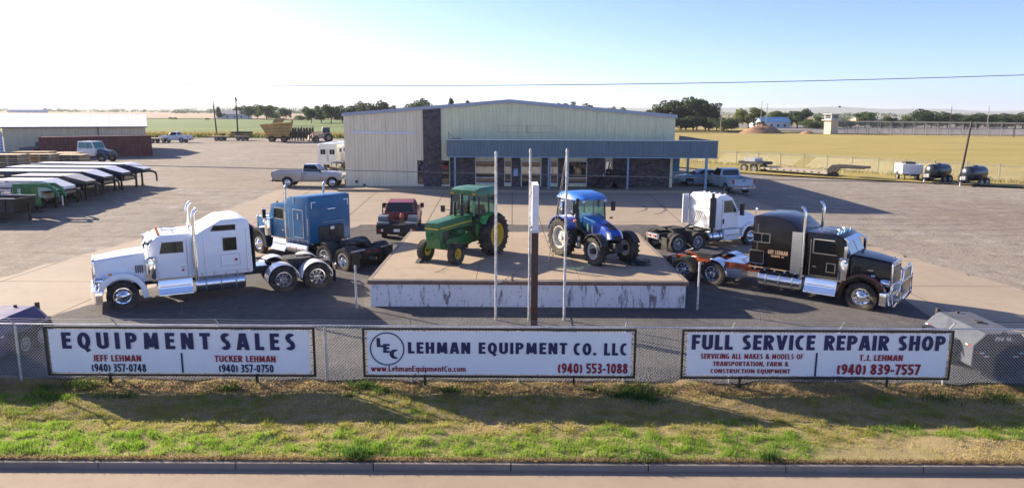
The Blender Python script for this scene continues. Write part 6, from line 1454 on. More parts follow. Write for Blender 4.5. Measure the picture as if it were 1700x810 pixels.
# ---- twin fuel tank trailers behind the fence
def fuel_trailer(label, x, y, m, facem, num):
    o = thing('fuel_trailer', label, 'trailer', (x, y, .02), R(90)); hw, zt, zb = .80, 1.17, .06      # x forward from the rear face
    oc = lambda k, dz=0: [(-hw * .55 * k, zb), (hw * .55 * k, zb), (hw * k, .22), (hw * k, .84 - dz), (hw * .60 * k, zt - dz), (-hw * .60 * k, zt - dz), (-hw * k, .84 - dz), (-hw * k, .22)]
    mb = MB(); rings = [[mb.v((xx, p[0], p[1])) for p in oc(k, dz)] for xx, k, dz in ((0, 1, 0), (2.25, 1, 0), (2.6, .96, .24))]
    for A, B in zip(rings, rings[1:]):
        for i in range(8): mb.f([A[i], A[(i + 1) % 8], B[(i + 1) % 8], B[i]])
    mb.f(rings[0][::-1]); mb.f(rings[-1]); t = mb.build('tank', m, o, ang=12)
    mb = MB(); mb.prism(oc(.985), -.02, -.002, 'x'); fc = mb.build('rear_face', facem, o)
    if num: put_text('750 GL.', .52, .10, mat('white_tape', (.75, .76, .78)), .17, .07, fc, (-.023, -.02, 1.03), (R(90), 0, R(-90)))
    for s_ in (-1, 1):
        wheel(o, .95, s_ * .92, .36, .2, .2, dullsteel, 'alloy', s_); wheel(o, 1.72, s_ * .92, .36, .2, .2, dullsteel, 'alloy', s_)
        mb = MB(); mb.prism([(.45, .5), (.6, .80), (2.1, .80), (2.25, .5), (2.2, .5), (2.07, .77), (.63, .77), (.5, .5)], *sorted((s_ * .80, s_ * 1.04)), 'y'); mb.build('fender', black, o)
        for xx, zz in ((.12, .78), (1.3, .78), (2.1, .78)):
            bx(o, 'reflector', redlens, xx, xx + .12, min(s_ * .80, s_ * .806), max(s_ * .80, s_ * .806), zz - .02, zz + .02); bx(o, 'reflector', mat('white_tape', (.75, .76, .78)), xx + .125, xx + .24, min(s_ * .80, s_ * .806), max(s_ * .80, s_ * .806), zz - .02, zz + .02)
        for k in range(2):
            bx(fc, 'reflector', mat('tape_blue', (.35, .6, .7), .4), -.03, -.021, s_ * (.55 - k * .14) - .06, s_ * (.55 - k * .14) + .06, .60 - k * .1, .64 - k * .1); bx(fc, 'reflector', redlens, -.03, -.021, s_ * (.69 - k * .16) - .05, s_ * (.69 - k * .16) + .05, .60 - k * .1, .64 - k * .1)
    bx(o, 'frame', black, -.01, 2.7, -.5, .5, -.02, .12); mb = MB(); mb.prism([(2.6, -.45), (3.6, -.06), (3.6, .06), (2.6, .45), (2.5, .4), (3.4, 0), (2.5, -.4)], .36, .46, 'z'); mb.build('tongue', black, o)
    bx(o, 'jack', chassis, 3.05, 3.15, -.05, .05, .05, 1.05); bx(o, 'pump_box', alu, 2.72, 3.0, -.2, .25, .47, .75, bev=.02); cylp(o, 'fill_cap', chassis, (1.1, 0, zt), (1.1, 0, zt + .06), .12); cylp(o, 'vent', chassis, (2.1, 0, zt), (2.1, 0, zt + .07), .05); bx(o, 'rear_latch', black, -.04, -.02, -.08, .08, 1.17, 1.23)
    return o
fuel_trailer('dark purple fuel tank trailer behind the fence left of the first banner', -15.35, 19.35, mat('tank_purple', (.075, .055, .13), .45, var=.15, dust=.2), mat('tank_face_black', (.015, .014, .016), .6, var=.3), False)
fuel_trailer('grey fuel tank trailer with black rear marked 750 GL behind the fence at right', 13.7, 19.2, mat('tank_grey', (.085, .098, .12), .65, spec=.15, var=.15, dust=.15), mat('tank_face_black', (.015, .014, .016), .6, var=.3), True)

# ---- right edge of the yard: lowboy, service box, two tank trailers
lb = gthing('lowboy_trailer', 'long low flatbed trailer with dark gooseneck along the field fence', 'trailer', 29.0, 88.2, math.atan2(-7.7, 7.0))
for s_ in (-1, 1):
    for x_ in (0, 1.3): wheel(lb, x_, s_ * 1.12, .46, .26, .27, WR, 'dual', s_)
    bx(lb, 'deck_beam', mat('lowboy_tan', (.50, .46, .40), .6, var=.2), 2.2, 10.2, min(s_ * 1.0, s_ * 1.3), max(s_ * 1.0, s_ * 1.3), .50, .68)
    for k in range(9): bx(lb, 'deck_pocket', black, 2.6 + k * .82, 2.85 + k * .82, min(s_ * 1.30, s_ * 1.315), max(s_ * 1.30, s_ * 1.315), .53, .65)
    mb = MB(); mb.prism([(10.0, .5), (10.4, .5), (10.9, 1.15), (14.0, 1.25), (14.0, 1.5), (10.5, 1.5), (10.0, 1.0)], *sorted((s_ * .6, s_ * .85)), 'y'); mb.build('gooseneck', chassis, lb)
bx(lb, 'rear_deck', chassis, -.8, 2.4, -1.2, 1.2, .95, 1.25); bx(lb, 'deck', wood, 2.2, 10.2, -.98, .98, .52, .66); bx(lb, 'neck_plate', chassis, 10.5, 14.0, -.6, .6, 1.3, 1.46); bx(lb, 'support_stand', chassis, 10.1, 10.6, -.9, .9, .0, .5); bx(lb, 'rear_toolbox', galv, -.2, 1.2, -.9, .9, 1.255, 1.65, bev=.02)
sb = gthing('service_trailer', 'small white service box trailer beside the field fence', 'trailer', 42.5, 77.2, R(-100))
bx(sb, 'box_body', whitebody, -1.25, 1.25, -1.0, 1.0, .75, 1.75, bev=.02)
for s_ in (-1, 1):
    wheel(sb, -.2, s_ * .95, .38, .22, .21, dullsteel, 'alloy', s_); mb = MB(); mb.prism(arc(-.2, .5, .5, 0, 180, 12), *sorted((s_ * .9, s_ * 1.012)), 'y'); mb.build('wheel_arch', chassis, sb)
    for x_ in (-1.1, .45): bx(sb, 'cabinet_door', whitebody, x_, x_ + .6, min(s_ * 1.0, s_ * 1.02), max(s_ * 1.0, s_ * 1.02), 1.05, 1.65, bev=.005)
    bx(sb, 'jack_leg', chassis, 1.1, 1.2, s_ * .7 - .05, s_ * .7 + .05, 0, .75)
bx(sb, 'chassis', chassis, -1.2, 1.9, -.4, .4, .55, .745); mb = MB(); mb.b2(-.7, .5, -.5, .5, 1.75, 1.95, .05); mb.build('load', chassis, sb)
def tank_trailer(label, x, y, hd):
    o = gthing('tank_trailer', label, 'trailer', x, y, hd, 'black tank trailers by the leaning pole'); m = mat('tank_black', (.015, .022, .03), .3, coat=.4, var=.2)
    mb = MB(); mb.lathe([(0, -1.5), (.45, -1.45), (.66, -1.25), (.70, -1.1), (.70, 1.1), (.66, 1.25), (.45, 1.45), (0, 1.5)], (0, 0, 1.22), 'x', 22); mb.build('tank', m, o)
    for s_ in (-1, 1):
        for x_ in (-.45, .45): wheel(o, x_, s_ * .98, .40, .25, .21, dullsteel, 'alloy', s_)
        mb = MB(); mb.b2(-1.0, 1.0, s_ * .98 - .15, s_ * .98 + .15, .84, .88, .01); mb.build('fender', m, o)
    bx(o, 'frame', chassis, -1.5, 1.6, -.55, .55, .48, .60); mb = MB(); mb.prism([(1.5, -.5), (2.7, -.06), (2.7, .06), (1.5, .5), (1.4, .4), (2.5, 0), (1.4, -.4)], .48, .60, 'z'); mb.build('tongue', chassis, o); bx(o, 'jack', galv, 2.2, 2.3, -.05, .05, 0, .95); bx(o, 'pump', dullsteel, 1.55, 1.85, -.2, .2, .61, .95, bev=.02); cylp(o, 'hatch', m, (0, 0, 1.9), (0, 0, 2.0), .22)
    return o
tank_trailer('black tank trailer left of the leaning pole', 44.3, 74.8, R(-152)); tank_trailer('black tank trailer right of the leaning pole', 46.3, 72.0, R(-152))
# ---- loader standing in the shade under the canopy
ld_ = gthing('skid_loader', 'dark compact loader standing in shade under the canopy', 'loader', 8.35, 59.45, R(185), dz=.16)
for s_ in (-1, 1):
    wheel(ld_, .62, s_ * .62, .42, .3, .22, chassis, 'ag', s_, 14); wheel(ld_, -.62, s_ * .62, .52, .3, .26, chassis, 'ag', s_, 14)
    mb = MB(); mb.tube([(-.9, s_ * .5, 1.35), (.3, s_ * .5, 1.3), (1.1, s_ * .45, .6)], .06, 8); mb.build('lift_arm', chassis, ld_)
mb = MB(); mb.hull([(-1.2, .42, .4, .5, 1.15, .06, .05), (0, .42, .4, .45, 1.1, .06, .05), (.8, .4, .36, .45, .9, .06, .05)]); mb.build('body', chassis, ld_)
for s_ in (-1, 1): mb = MB(); mb.tube([(-.7, s_ * .42, 1.1), (-.65, s_ * .42, 2.0), (.05, s_ * .42, 2.0), (.25, s_ * .42, 1.05)], .035, 8); mb.build('roll_bar', black, ld_)
bx(ld_, 'seat', seatmat, -.5, -.1, -.25, .25, 1.1, 1.5, bev=.05); mb = MB(); mb.prism([(1.1, .12), (1.6, .12), (1.62, .2), (1.25, .25), (1.15, .75), (1.05, .75)], -.75, .75, 'y'); mb.build('bucket', chassis, ld_); bx(ld_, 'parts_tag', mat('poster_blue', (.35, .45, .7)), .85, .9, .1, .5, .95, 1.2)
# ================================================================ SHOP, CONTAINER, YARD STOCK (left)
SHX, SHY, SHA = -49.7, 98.2, R(27)
shop = thing('shop_building', 'tan metal shop with long white low-pitched roof at far left', 'building', (SHX, SHY, 1.25), SHA)   # x along the front, right end at 0
SX0, SX1, SY1, SE, SR = -46.0, 0.0, 17.0, 3.70, 5.25
n = 46; wd = (SX1 - SX0) / n; M_shop = panel_mat('shop_tan', (.66, .58, .38))
for i in range(n):
    if -21.1 < SX0 + i * wd < -16.1: continue
    rib_panel(wd - .01, -.6, SE, SE, M_shop, 'wall_panel', 0, SX0 + i * wd + .005, 3, .03, shop)
bx(shop, 'end_wall', M_shop, SX1 - .1, SX1 + .02, .06, SY1, -.6, SE); mb = MB(); mb.prism([(0, SE), (SY1, SE), (SY1 / 2, SR)], SX1 - .08, SX1, 'x'); mb.build('gable', M_shop, shop)
k = 20; w_ = (SX1 + .3 - SX0) / k; M_sroof = panel_mat('shop_roof_white', (.80, .80, .80)); ym = SY1 / 2
for i in range(k):
    xa = SX0 + i * w_; mb = MB(); mb.prism([(-.3, SE - .02), (ym, SR), (ym, SR + .06), (-.3, SE + .04)], xa + .008, xa + w_ - .008, 'x'); mb.build('roof_sheet', M_sroof, shop)
mb = MB(); mb.prism([(ym, SR), (SY1 + .3, SE - .02), (SY1 + .3, SE + .04), (ym, SR + .06)], SX0, SX1 + .3, 'x'); mb.build('rear_roof', M_sroof, shop)
bx(shop, 'gutter', mat('gutter_dark', (.12, .11, .10), .5), SX0, SX1 + .3, -.40, -.30, SE - .12, SE)
for z in range(8): bx(shop, 'door_section', paint('door_blue', (.30, .44, .62), .4), -20.9, -16.1, -.02, .04, -.05 + z * .40, -.05 + z * .40 + .385)
bx(shop, 'downspout', MATS['gutter_dark'], -5.6, -5.5, -.12, -.04, .8, SE - .1); bx(shop, 'wall_unit', mat('ac_grey', (.2, .22, .24), .5), -2.0, -1.2, -.5, -.05, 2.1, 2.55, bev=.02)
ct = gthing('shipping_container', 'rust red corrugated shipping container in front of the tan shop', 'container', -52.3, 91.2, R(27))
M_cont = mat('container_red', (.115, .035, .035), .6, var=.35, vscale=2)
for s_ in (-1, 1):
    prof = []; L = 12.1; nn = 40
    for i in range(nn):
        a = -L / 2 + i * L / nn; st = L / nn; prof += [(a, 0), (a + st * .3, 0), (a + st * .5, .05), (a + st * .8, .05)]
    mb = MB(); A = [mb.v((p[0], s_ * (1.22 - p[1]), .16)) for p in prof]; B = [mb.v((p[0], s_ * (1.22 - p[1]), 2.45)) for p in prof]
    for i in range(len(A) - 1): mb.f([A[i], A[i + 1], B[i + 1], B[i]])
    mb.build('side_wall', M_cont, ct, ang=15)
    for z0, z1 in ((.0, .18), (2.43, 2.59)): bx(ct, 'side_rail', M_cont, -6.1, 6.1, s_ * 1.18 - .06, s_ * 1.18 + .06, z0, z1)
    for x_ in (-6.02, 6.02): bx(ct, 'corner_post', M_cont, x_ - .08, x_ + .08, s_ * 1.16 - .085, s_ * 1.16 + .085, .181, 2.429)
bx(ct, 'roof', M_cont, -6.0, 6.0, -1.1, 1.1, 2.50, 2.56); bx(ct, 'end_wall', M_cont, 5.95, 6.0, -1.08, 1.08, .18, 2.43); bx(ct, 'end_door', M_cont, -6.0, -5.95, -1.08, 1.08, .18, 2.43)
# pallets of timber
def lumber(label, x, y, L, W, n, hd):
    o = gthing('timber_stack', label, 'timber', x, y, hd, 'timber stacks by the shop'); wm = [mat('timber_pale', (.52, .40, .24), .85, var=.25, vscale=4), wood, mat('timber_grey', (.30, .25, .19), .9, var=.3, vscale=4)]
    z = 0.0
    for i in range(n):
        if i % 2 == 0:
            for k in range(4): bx(o, 'bearer', wm[2], -L / 2 + .1 + k * (L - .35) / 3, -L / 2 + .25 + k * (L - .35) / 3, -W / 2, W / 2, z, z + .10)
            z += .102
        else:
            for k in range(6): bx(o, 'plank', wm[(i // 2) % 2], -L / 2 + random.uniform(-.08, .08), L / 2 + random.uniform(-.08, .08), -W / 2 + k * W / 6, -W / 2 + (k + 1) * W / 6 - .02, z, z + .09)
            z += .092
    return o
for lbl, x, y, L, n_, hd in (('stack of pale timber planks, nearest the left picture edge', -50.9, 72.6, 3.4, 18, 6), ('stack of pale timber planks, second from the left edge', -49.6, 75.6, 3.2, 16, 4), ('low stack of timber planks, third from the left edge', -47.4, 77.6, 2.8, 14, 2), ('stack of timber planks just left of the old truck', -52.2, 78.8, 3.8, 16, 5), ('short timber stack directly behind the white trailer roof', -49.6, 80.0, 3.0, 14, 3)): lumber(lbl, x, y, L, 1.9, n_, R(hd))
# old truck with white cab roof and dark hood
ot = gthing('old_truck', 'old truck with white cab roof, teal windows and dark hood before the red container', 'truck', -48.9, 84.2, R(-8))
mb = MB(); mb.prism([(-1.3, .7), (1.0, .7), (1.0, 1.5), (-1.3, 1.5)], -1.0, 1.0, 'y', .06); mb.build('cab_lower', paint('old_white', (.66, .68, .70), .4), ot)
frust(ot, 'cab', paint('old_white', (.66, .68, .70), .4), -1.28, .95, .95, 1.48, -1.2, .55, .88, 2.35, glass=mat('teal_window', (.06, .18, .18), .05, spec=.6), sides=2)
mb = MB(); mb.hull([(1.0, .72, .66, .8, 1.5, .12, .04), (2.4, .62, .5, .8, 1.3, .14, .04)]); mb.build('hood', paint('old_navy', (.03, .06, .09), .35), ot); bx(ot, 'bed', chassis, -4.6, -1.35, -1.1, 1.1, .85, 1.05)
for s_ in (-1, 1):
    wheel(ot, 1.7, s_ * .9, .48, .26, .27, dullsteel, 'steer', s_); wheel(ot, -3.2, s_ * .95, .48, .26, .27, dullsteel, 'dual', s_); mb = MB(); mb.prism([(2.3, .6)] + arc(1.7, .48, .66, 10, 170, 10) + [(1.0, .6), (1.15, .6)] + arc(1.7, .48, .56, 170, 10, 10) + [(2.2, .6)], *sorted((s_ * .62, s_ * 1.08)), 'y', .03); mb.build('fender', paint('old_navy', (.03, .06, .09), .35), ot)
# far yard: hopper wagon, black planter, loader, flat trailers
hp_ = gthing('hopper_wagon', 'tan rusty V-shaped hopper wagon at the far edge of the yard', 'wagon', -44.0, 136.5, R(12)); M_hop = mat('hopper_tan', (.42, .26, .09), .7, var=.35, vscale=1.2)
def slab4(P, nm, par, m, th=.06):
    a, b, c, d = [Vector(p) for p in P]; n_ = (b - a).cross(d - a).normalized() * th; mb = MB(); v1 = [mb.v(p) for p in (a, b, c, d)]; v2 = [mb.v(p + n_) for p in (a, b, c, d)]; mb.f(v1[::-1]); mb.f(v2)
    for i in range(4): mb.f([v1[i], v1[(i + 1) % 4], v2[(i + 1) % 4], v2[i]])
    return mb.build(nm, m, par)
slab4([(-1.8, -1.0, .9), (1.6, -1.0, .9), (2.6, -1.6, 3.6), (-3.1, -1.6, 3.2)], 'side_panel', hp_, M_hop); slab4([(1.6, 1.0, .9), (-1.8, 1.0, .9), (-3.1, 1.6, 3.2), (2.6, 1.6, 3.6)], 'side_panel', hp_, M_hop)
slab4([(-1.8, 1.0, .9), (-1.8, -1.0, .9), (-3.1, -1.6, 3.2), (-3.1, 1.6, 3.2)], 'end_panel', hp_, M_hop); slab4([(1.6, -1.0, .9), (1.6, 1.0, .9), (2.6, 1.6, 4.1), (2.6, -1.6, 4.1)], 'end_panel', hp_, M_hop)
for k in range(4):
    t = k / 4; mb = MB(); mb.tube([(-1.9 - 1.2 * t, -1.08 - .58 * t, 1.0 + 2.2 * t), (1.7 + .9 * t, -1.08 - .58 * t, 1.0 + 2.5 * t)], .08, 6); mb.build('wall_rib', mat('hopper_rib', (.55, .38, .16), .7, var=.2), hp_)
slab4([(-.9, -1.2, 3.4), (1.0, -1.2, 3.6), (1.3, -.6, 4.4), (-.6, -.6, 4.2)], 'extension_board', hp_, M_hop)
for s_ in (-1, 1): wheel(hp_, -1.2, s_ * 1.1, .55, .35, .3, M_hop, 'ag', s_, 16); wheel(hp_, 1.0, s_ * 1.1, .55, .35, .3, M_hop, 'ag', s_, 16)
bx(hp_, 'underframe', chassis, -2.2, 2.2, -.9, .9, .6, .9)
pl = gthing('planter_rig', 'black folded planter rig right of the tan hopper wagon', 'implement', -41.3, 142.0, R(3))
for k in range(9):
    x_ = -2.2 + k * .55; bx(pl, 'row_unit', chassis, x_ - .12, x_ + .12, -.7, .6, .5, 1.8 + .4 * (k % 2)); cylp(pl, 'seed_box', chassis, (x_, -.2, 1.8), (x_, -.2, 2.5), .22, n=10); cylp(pl, 'gauge_wheel', rubber, (x_ - .06, -.9, .3), (x_ + .06, -.9, .3), .3, n=14)
bx(pl, 'toolbar', chassis, -2.6, 2.6, -.15, .15, 1.2, 1.4); bx(pl, 'upper_bar', mat('rail_grey', (.45, .44, .42)), -2.4, 2.4, -.1, .1, 2.75, 2.85)
for x_ in (-2.3, 0, 2.3): cylp(pl, 'stand', chassis, (x_, 0, 0), (x_, 0, 2.8), .06)
lo = gthing('wheel_loader', 'sand coloured loader with open cab left of the white motor home', 'loader', -35.9, 137.5, R(200)); M_ldr = mat('loader_sand', (.58, .40, .26), .5, var=.2)
for s_ in (-1, 1): wheel(lo, -.9, s_ * .9, .75, .45, .4, M_ldr, 'ag', s_, 16); wheel(lo, 1.4, s_ * .85, .5, .3, .27, M_ldr, 'ag', s_, 14)
mb = MB(); mb.hull([(-1.5, .6, .55, .7, 1.6, .08, .05), (.4, .55, .5, .7, 1.6, .08, .05), (2.0, .5, .4, .75, 1.45, .1, .05)]); mb.build('body', M_ldr, lo); frust(lo, 'cab', M_ldr, -1.3, .3, .62, 1.58, -1.2, .1, .56, 2.75, sides=1)
mb = MB(); mb.prism([(2.6, .2), (3.2, .2), (3.2, .3), (2.8, .4), (2.7, 1.2), (2.6, 1.2)], -1.1, 1.1, 'y'); mb.build('bucket', M_ldr, lo)
for s_ in (-1, 1): mb = MB(); mb.tube([(.2, s_ * .7, 1.8), (1.9, s_ * .7, 1.7), (2.7, s_ * .7, .7)], .09, 6); mb.build('lift_arm', M_ldr, lo)
def flat_trailer(label, x, y, hd, L, rack):
    o = gthing('flat_trailer', label, 'trailer', x, y, hd); bx(o, 'deck', chassis, -L / 2, L / 2, -1.1, 1.1, .65, .8)
    for k in range(4): bx(o, 'deck_board', wood, -L / 2 + .1, L / 2 - .1, -1.05 + k * .53, -.56 + k * .53, .802, .83)
    for s_ in (-1, 1):
        wheel(o, -.5, s_ * 1.0, .38, .22, .21, dullsteel, 'alloy', s_); wheel(o, .4, s_ * 1.0, .38, .22, .21, dullsteel, 'alloy', s_)
        if rack: bx(o, 'side_rack', chassis, -L / 2, L / 2, s_ * 1.08 - .04, s_ * 1.08 + .04, 1.3, 1.7); bx(o, 'side_rack', chassis, -L / 2, L / 2, s_ * 1.08 - .04, s_ * 1.08 + .04, .9, 1.15)
    bx(o, 'tongue', chassis, L / 2, L / 2 + 1.5, -.08, .08, .6, .72); return o
flat_trailer('low black flat trailer beside the taller utility pole', -56.5, 140, R(185), 4.0, False); flat_trailer('black trailer with side racks right of the taller utility pole', -52.6, 141, R(178), 3.4, True); flat_trailer('bare flat trailer right of the container at the green field edge', -64.0, 128.5, R(180), 4.5, False)
# utility poles
M_pole = mat('pole_timber', (.085, .06, .045), .9, var=.3, vscale=3)
def upole(label, x, y, h, lean=(0, 0), arm=None, r=.14, m=None):
    o = thing('utility_pole', label, 'pole', (x, y, g(x, y) - .2)); mb = MB(); mb.cyl((0, 0, 0), (lean[0], lean[1], h), r, r * .7, 10); mb.build('shaft', m or M_pole, o)
    if arm: bx(o, 'cross_arm', M_pole, lean[0] - arm, lean[0] + arm, lean[1] - .06, lean[1] + .06, h - .5, h - .35); mb = MB(); mb.lathe([(.12, 0), (.16, .3), (.1, .6), (0, .62)], (lean[0] + .2, lean[1], h - .9), 'z', 8); mb.build('transformer', galv, o)
    return o
upole('dark utility pole without cross arm, left of the taller one', -64.2, 157.5, 7.9, (-.4, 0), None, .17); upole('taller dark utility pole by the green field', -55.3, 146, 8.6, (.0, 0), .35, .17)
upole('leaning dark pole between the two black tank trailers', 45.6, 73.2, 6.5, (.75, .3), None, .13)
for i, (px, d, h, lb) in enumerate(((1114, 290, 12, 'thin pole rising before the big evergreen clump'), (1191, 262, 9.0, 'thin pole right of the big evergreen clump'), (1256, 262, 11.5, 'thin pole by the dirt mound, left one of the pair'), (1265, 260, 10.5, 'thin pole by the dirt mound, right one of the pair'), (1509, 330, 8.5, 'pale pole behind the prison fence, left of the round tree'), (1566, 330, 10.5, 'dark pole behind the prison fence, middle'), (1627, 330, 10.5, 'pale pole behind the prison fence, right'))):
    upole(lb, (px - 850) / 1191 * d, d, h, (0, 0), None, .16, mat('pole_pale', (.32, .29, .25), .9) if 'pale' in lb or 'thin' in lb else None)
# ================================================================ RIGHT FIELD: fences, tower, mound
def field_fence(name, label, pts, hgt, sp, m, arms=True, wires=3, r=.035, fabric=0.0, fr=.004):
    o = thing(name, label, 'fence', (0, 0, 0)); run = 0
    for (xa, ya), (xb, yb) in zip(pts, pts[1:]):
        L = math.hypot(xb - xa, yb - ya); n_ = max(1, int(L / sp)); d = Vector((xb - xa, yb - ya, 0)) / L; nrm = Vector((d.y, -d.x, 0))
        P = [Vector((xa, ya, 0)) + d * (L * i / n_) for i in range(n_ + 1)]
        for p in P: p.z = g(p.x, p.y)
        for p in P:
            mb = MB(); path = [p - Vector((0, 0, .2)), p + Vector((0, 0, hgt))]
            if arms: path += [p + Vector((0, 0, hgt + .15)) + nrm * .1, p + Vector((0, 0, hgt + .28)) + nrm * .3]
            mb.tube(path, r, 6); mb.build('post', m, o)
        up = lambda z: [p + Vector((0, 0, z)) for p in P]
        mb = MB(); mb.tube(up(hgt - .02), r * .7, 5); mb.build('top_rail', m, o)
        for k in range(wires): mb = MB(); mb.tube([q_ + nrm * (.1 + .09 * k) for q_ in up(hgt + .1 + .07 * k)], fr * 1.3, 3); mb.build('wire', m, o)
        if fabric:
            mb = MB(); k = 0.0
            while k < L - hgt:
                for s_ in (0, 1):
                    a = Vector((xa, ya, 0)) + d * (k + (hgt if s_ else 0)); b = Vector((xa, ya, 0)) + d * (k + (0 if s_ else hgt)); a.z = g(a.x, a.y) + .05; b.z = g(b.x, b.y) + hgt - .05; mb.cyl(a, b, fr, n=3, caps=False)
                k += fabric
            q_ = mb.build('chain_link_mesh', m, o, recalc=False); q_['kind'] = 'stuff'
    return o
field_fence('field_fence', 'chain link fence with curved post tops along the dry grass field', [(19, 106), (28, 99.5), (37, 91.5), (46.5, 79.2), (53, 73), (66, 66)], 1.75, 2.9, galv, fabric=.16, fr=.004)
M_pf = mat('prison_fence_steel', (.30, .30, .29), .6, .3, var=.2)
field_fence('prison_fence', 'tall grey security fence with curved posts beside the watch tower', [(110, 246.5), (150, 217), (190, 190)], 4.2, 3.2, M_pf, True, 3, .09, fabric=.5, fr=.016)
field_fence('prison_fence', 'second tall grey security fence standing further back in the prison yard', [(112, 262), (160, 232), (215, 205)], 4.2, 3.4, M_pf, True, 3, .09, fabric=.6, fr=.016)
tw_ = gthing('watch_tower', 'square tan watch tower with overhanging cabin at the security fence corner', 'tower', 107.5, 245.5, R(20)); M_tw = mat('tower_tan', (.50, .42, .31), .8, var=.15)
bx(tw_, 'base', M_tw, -1.5, 1.5, -1.5, 1.5, -.3, 4.6, bev=.05); bx(tw_, 'balcony', mat('tower_grey', (.45, .44, .41), .8), -2.2, 2.2, -2.2, 2.2, 4.601, 4.9, bev=.03); bx(tw_, 'cabin', mat('tower_grey', (.45, .44, .41), .8), -1.6, 1.6, -1.6, 1.6, 4.901, 6.6, bev=.04); bx(tw_, 'roof', mat('tower_grey', (.45, .44, .41), .8), -2.0, 2.0, -2.0, 2.0, 6.601, 6.85, bev=.03)
for a_ in range(4):
    M = Matrix.Rotation(a_ * math.pi / 2, 4, 'Z'); mb = MB(); mb.T = M; mb.b2(-1.2, 1.2, 1.601, 1.62, 5.4, 6.3); mb.build('cabin_window', darkglass, tw_); mb = MB(); mb.T = M; mb.tube([(-2.15, 2.15, 5.8), (2.15, 2.15, 5.8)], .05, 5)
    for k in range(6): mb.tube([(-2.15 + k * .86, 2.15, 4.9), (-2.15 + k * .86, 2.15, 5.8)], .035, 5)
    mb.build('railing', galv, tw_)
cylp(tw_, 'mast', galv, (3.0, 0, 0), (3.0, 0, 9.0), .08); mb = MB(); mb.lathe([(.1, 0), (.4, .2), (.4, .5), (0, .6)], (3.0, 0, 8.9), 'z', 8); mb.build('lamp_head', chassis, tw_)
def mound(name, label, x, y, rx, ry, h, m, seed):
    mb = MB(); n = 22; V = []
    for j in range(8):
        t = j / 7; V.append([mb.v((x + rx * (1 - t) * math.cos(2 * math.pi * i / n) * (1 + .2 * mnoise.noise((i * .5, j * .4, seed))), y + ry * (1 - t) * math.sin(2 * math.pi * i / n), g(x, y) - .1 + h * (1 - (1 - t) ** 1.6) * (1 + .35 * mnoise.noise((i * .6, j * .7, seed + 4))))) for i in range(n)])
    for A, B in zip(V, V[1:]):
        for i in range(n): mb.f([A[i], A[(i + 1) % n], B[(i + 1) % n], B[i]])
    return tag(mb.build(name, m, ang=180), label, 'mound')
M_dirt = mat('dirt_brown', (.30, .17, .10), .95, var=.35, vscale=.6, bump=.6, bscale=3)
mound('dirt_mound', 'brown dirt mound in the dry field before the far houses', 86, 250, 8, 5, 3.2, M_dirt, 2.0); mound('dirt_mound', 'small low dirt heap beside the watch tower', 100, 246, 3, 2.5, 1.2, M_dirt, 5.0)
# ================================================================ FAR HOUSES
def house(label, x, y, L, W, h, rh, wallm, roofm, hd=0.0):
    o = gthing('farm_house', label, 'house', x, y, hd); bx(o, 'wall', wallm, -L / 2, L / 2, -W / 2, W / 2, -.2, h)
    for s_ in (-1, 1): mb = MB(); mb.prism([(s_ * (W / 2 + .4), h - .1), (0, h + rh), (0, h + rh + .12), (s_ * (W / 2 + .4), h + .02)], -L / 2 - .4, L / 2 + .4, 'x'); mb.build('roof', roofm, o)
    for s_ in (-1, 1): mb = MB(); mb.prism([(-W / 2, h), (W / 2, h), (0, h + rh - .02)], s_ * (L / 2 - .15), s_ * L / 2, 'x'); mb.build('gable', wallm, o)
    for k in range(4): bx(o, 'window', darkglass, -L / 2 + (k + .6) * L / 4.4 - .5, -L / 2 + (k + .6) * L / 4.4 + .5, -W / 2 - .03, -W / 2 - .005, .9, 2.0)
    return o
wW = mat('house_white', (.7, .7, .68), .7); rG = mat('roof_grey', (.35, .34, .34), .7); rB = mat('roof_blue_metal', (.08, .22, .42), .4)
def wx(px, d): return (px - 850) / 1191 * d
house('white farm house with grey roof among trees beyond the green field', wx(385, 470), 480, 20, 9, 3.2, 2.2, wW, rG); house('long white barn roof on the far left plain', wx(58, 1150), 1150, 55, 14, 4.5, 3.5, wW, mat('roof_white', (.75, .75, .75), .5)); house('low house with blue metal roof behind the dirt mound', wx(1278, 330), 332, 13, 8, 3.0, 2.0, wW, rB); house('grey roofed house left of the blue roofed one', wx(1258, 350), 352, 9, 7, 3.0, 1.6, wW, mat('roof_pale', (.5, .5, .5), .6)); house('low pinkish building beyond the security fence', wx(1452, 420), 425, 26, 10, 3.6, 1.2, mat('house_brick', (.42, .26, .20), .8), rG)
for k, (px, d) in enumerate(((232, 420), (242, 415), (290, 430), (298, 428), (350, 400))):
    cw = gthing('cow', ['dark cow grazing on the field behind the shop, leftmost', 'dark cow grazing behind the shop, second from left', 'dark cow in mid field, left one of a pair', 'dark cow in mid field, right one of a pair', 'dark cow grazing near the utility poles'][k], 'cow', wx(px, d), d, R(20 + 160 * (k % 2)), 'cows on the far field')
    mb = MB(); mb.hull([(-.95, .25, .22, .75, 1.25, .12, .12), (-.5, .36, .30, .62, 1.38, .16, .16), (.3, .36, .30, .60, 1.36, .16, .16), (.8, .26, .22, .75, 1.36, .12, .12), (1.15, .14, .12, .7, 1.15, .1, .1), (1.55, .10, .09, .45, .78, .06, .06)])
    for x_ in (-.75, .65):
        for s_ in (-1, 1): mb.cyl((x_, s_ * .2, .8), (x_, s_ * .2, 0), .10, .06, 7)
    mb.build('body', mat('cow_hide', (.03, .02, .018), .8), cw)
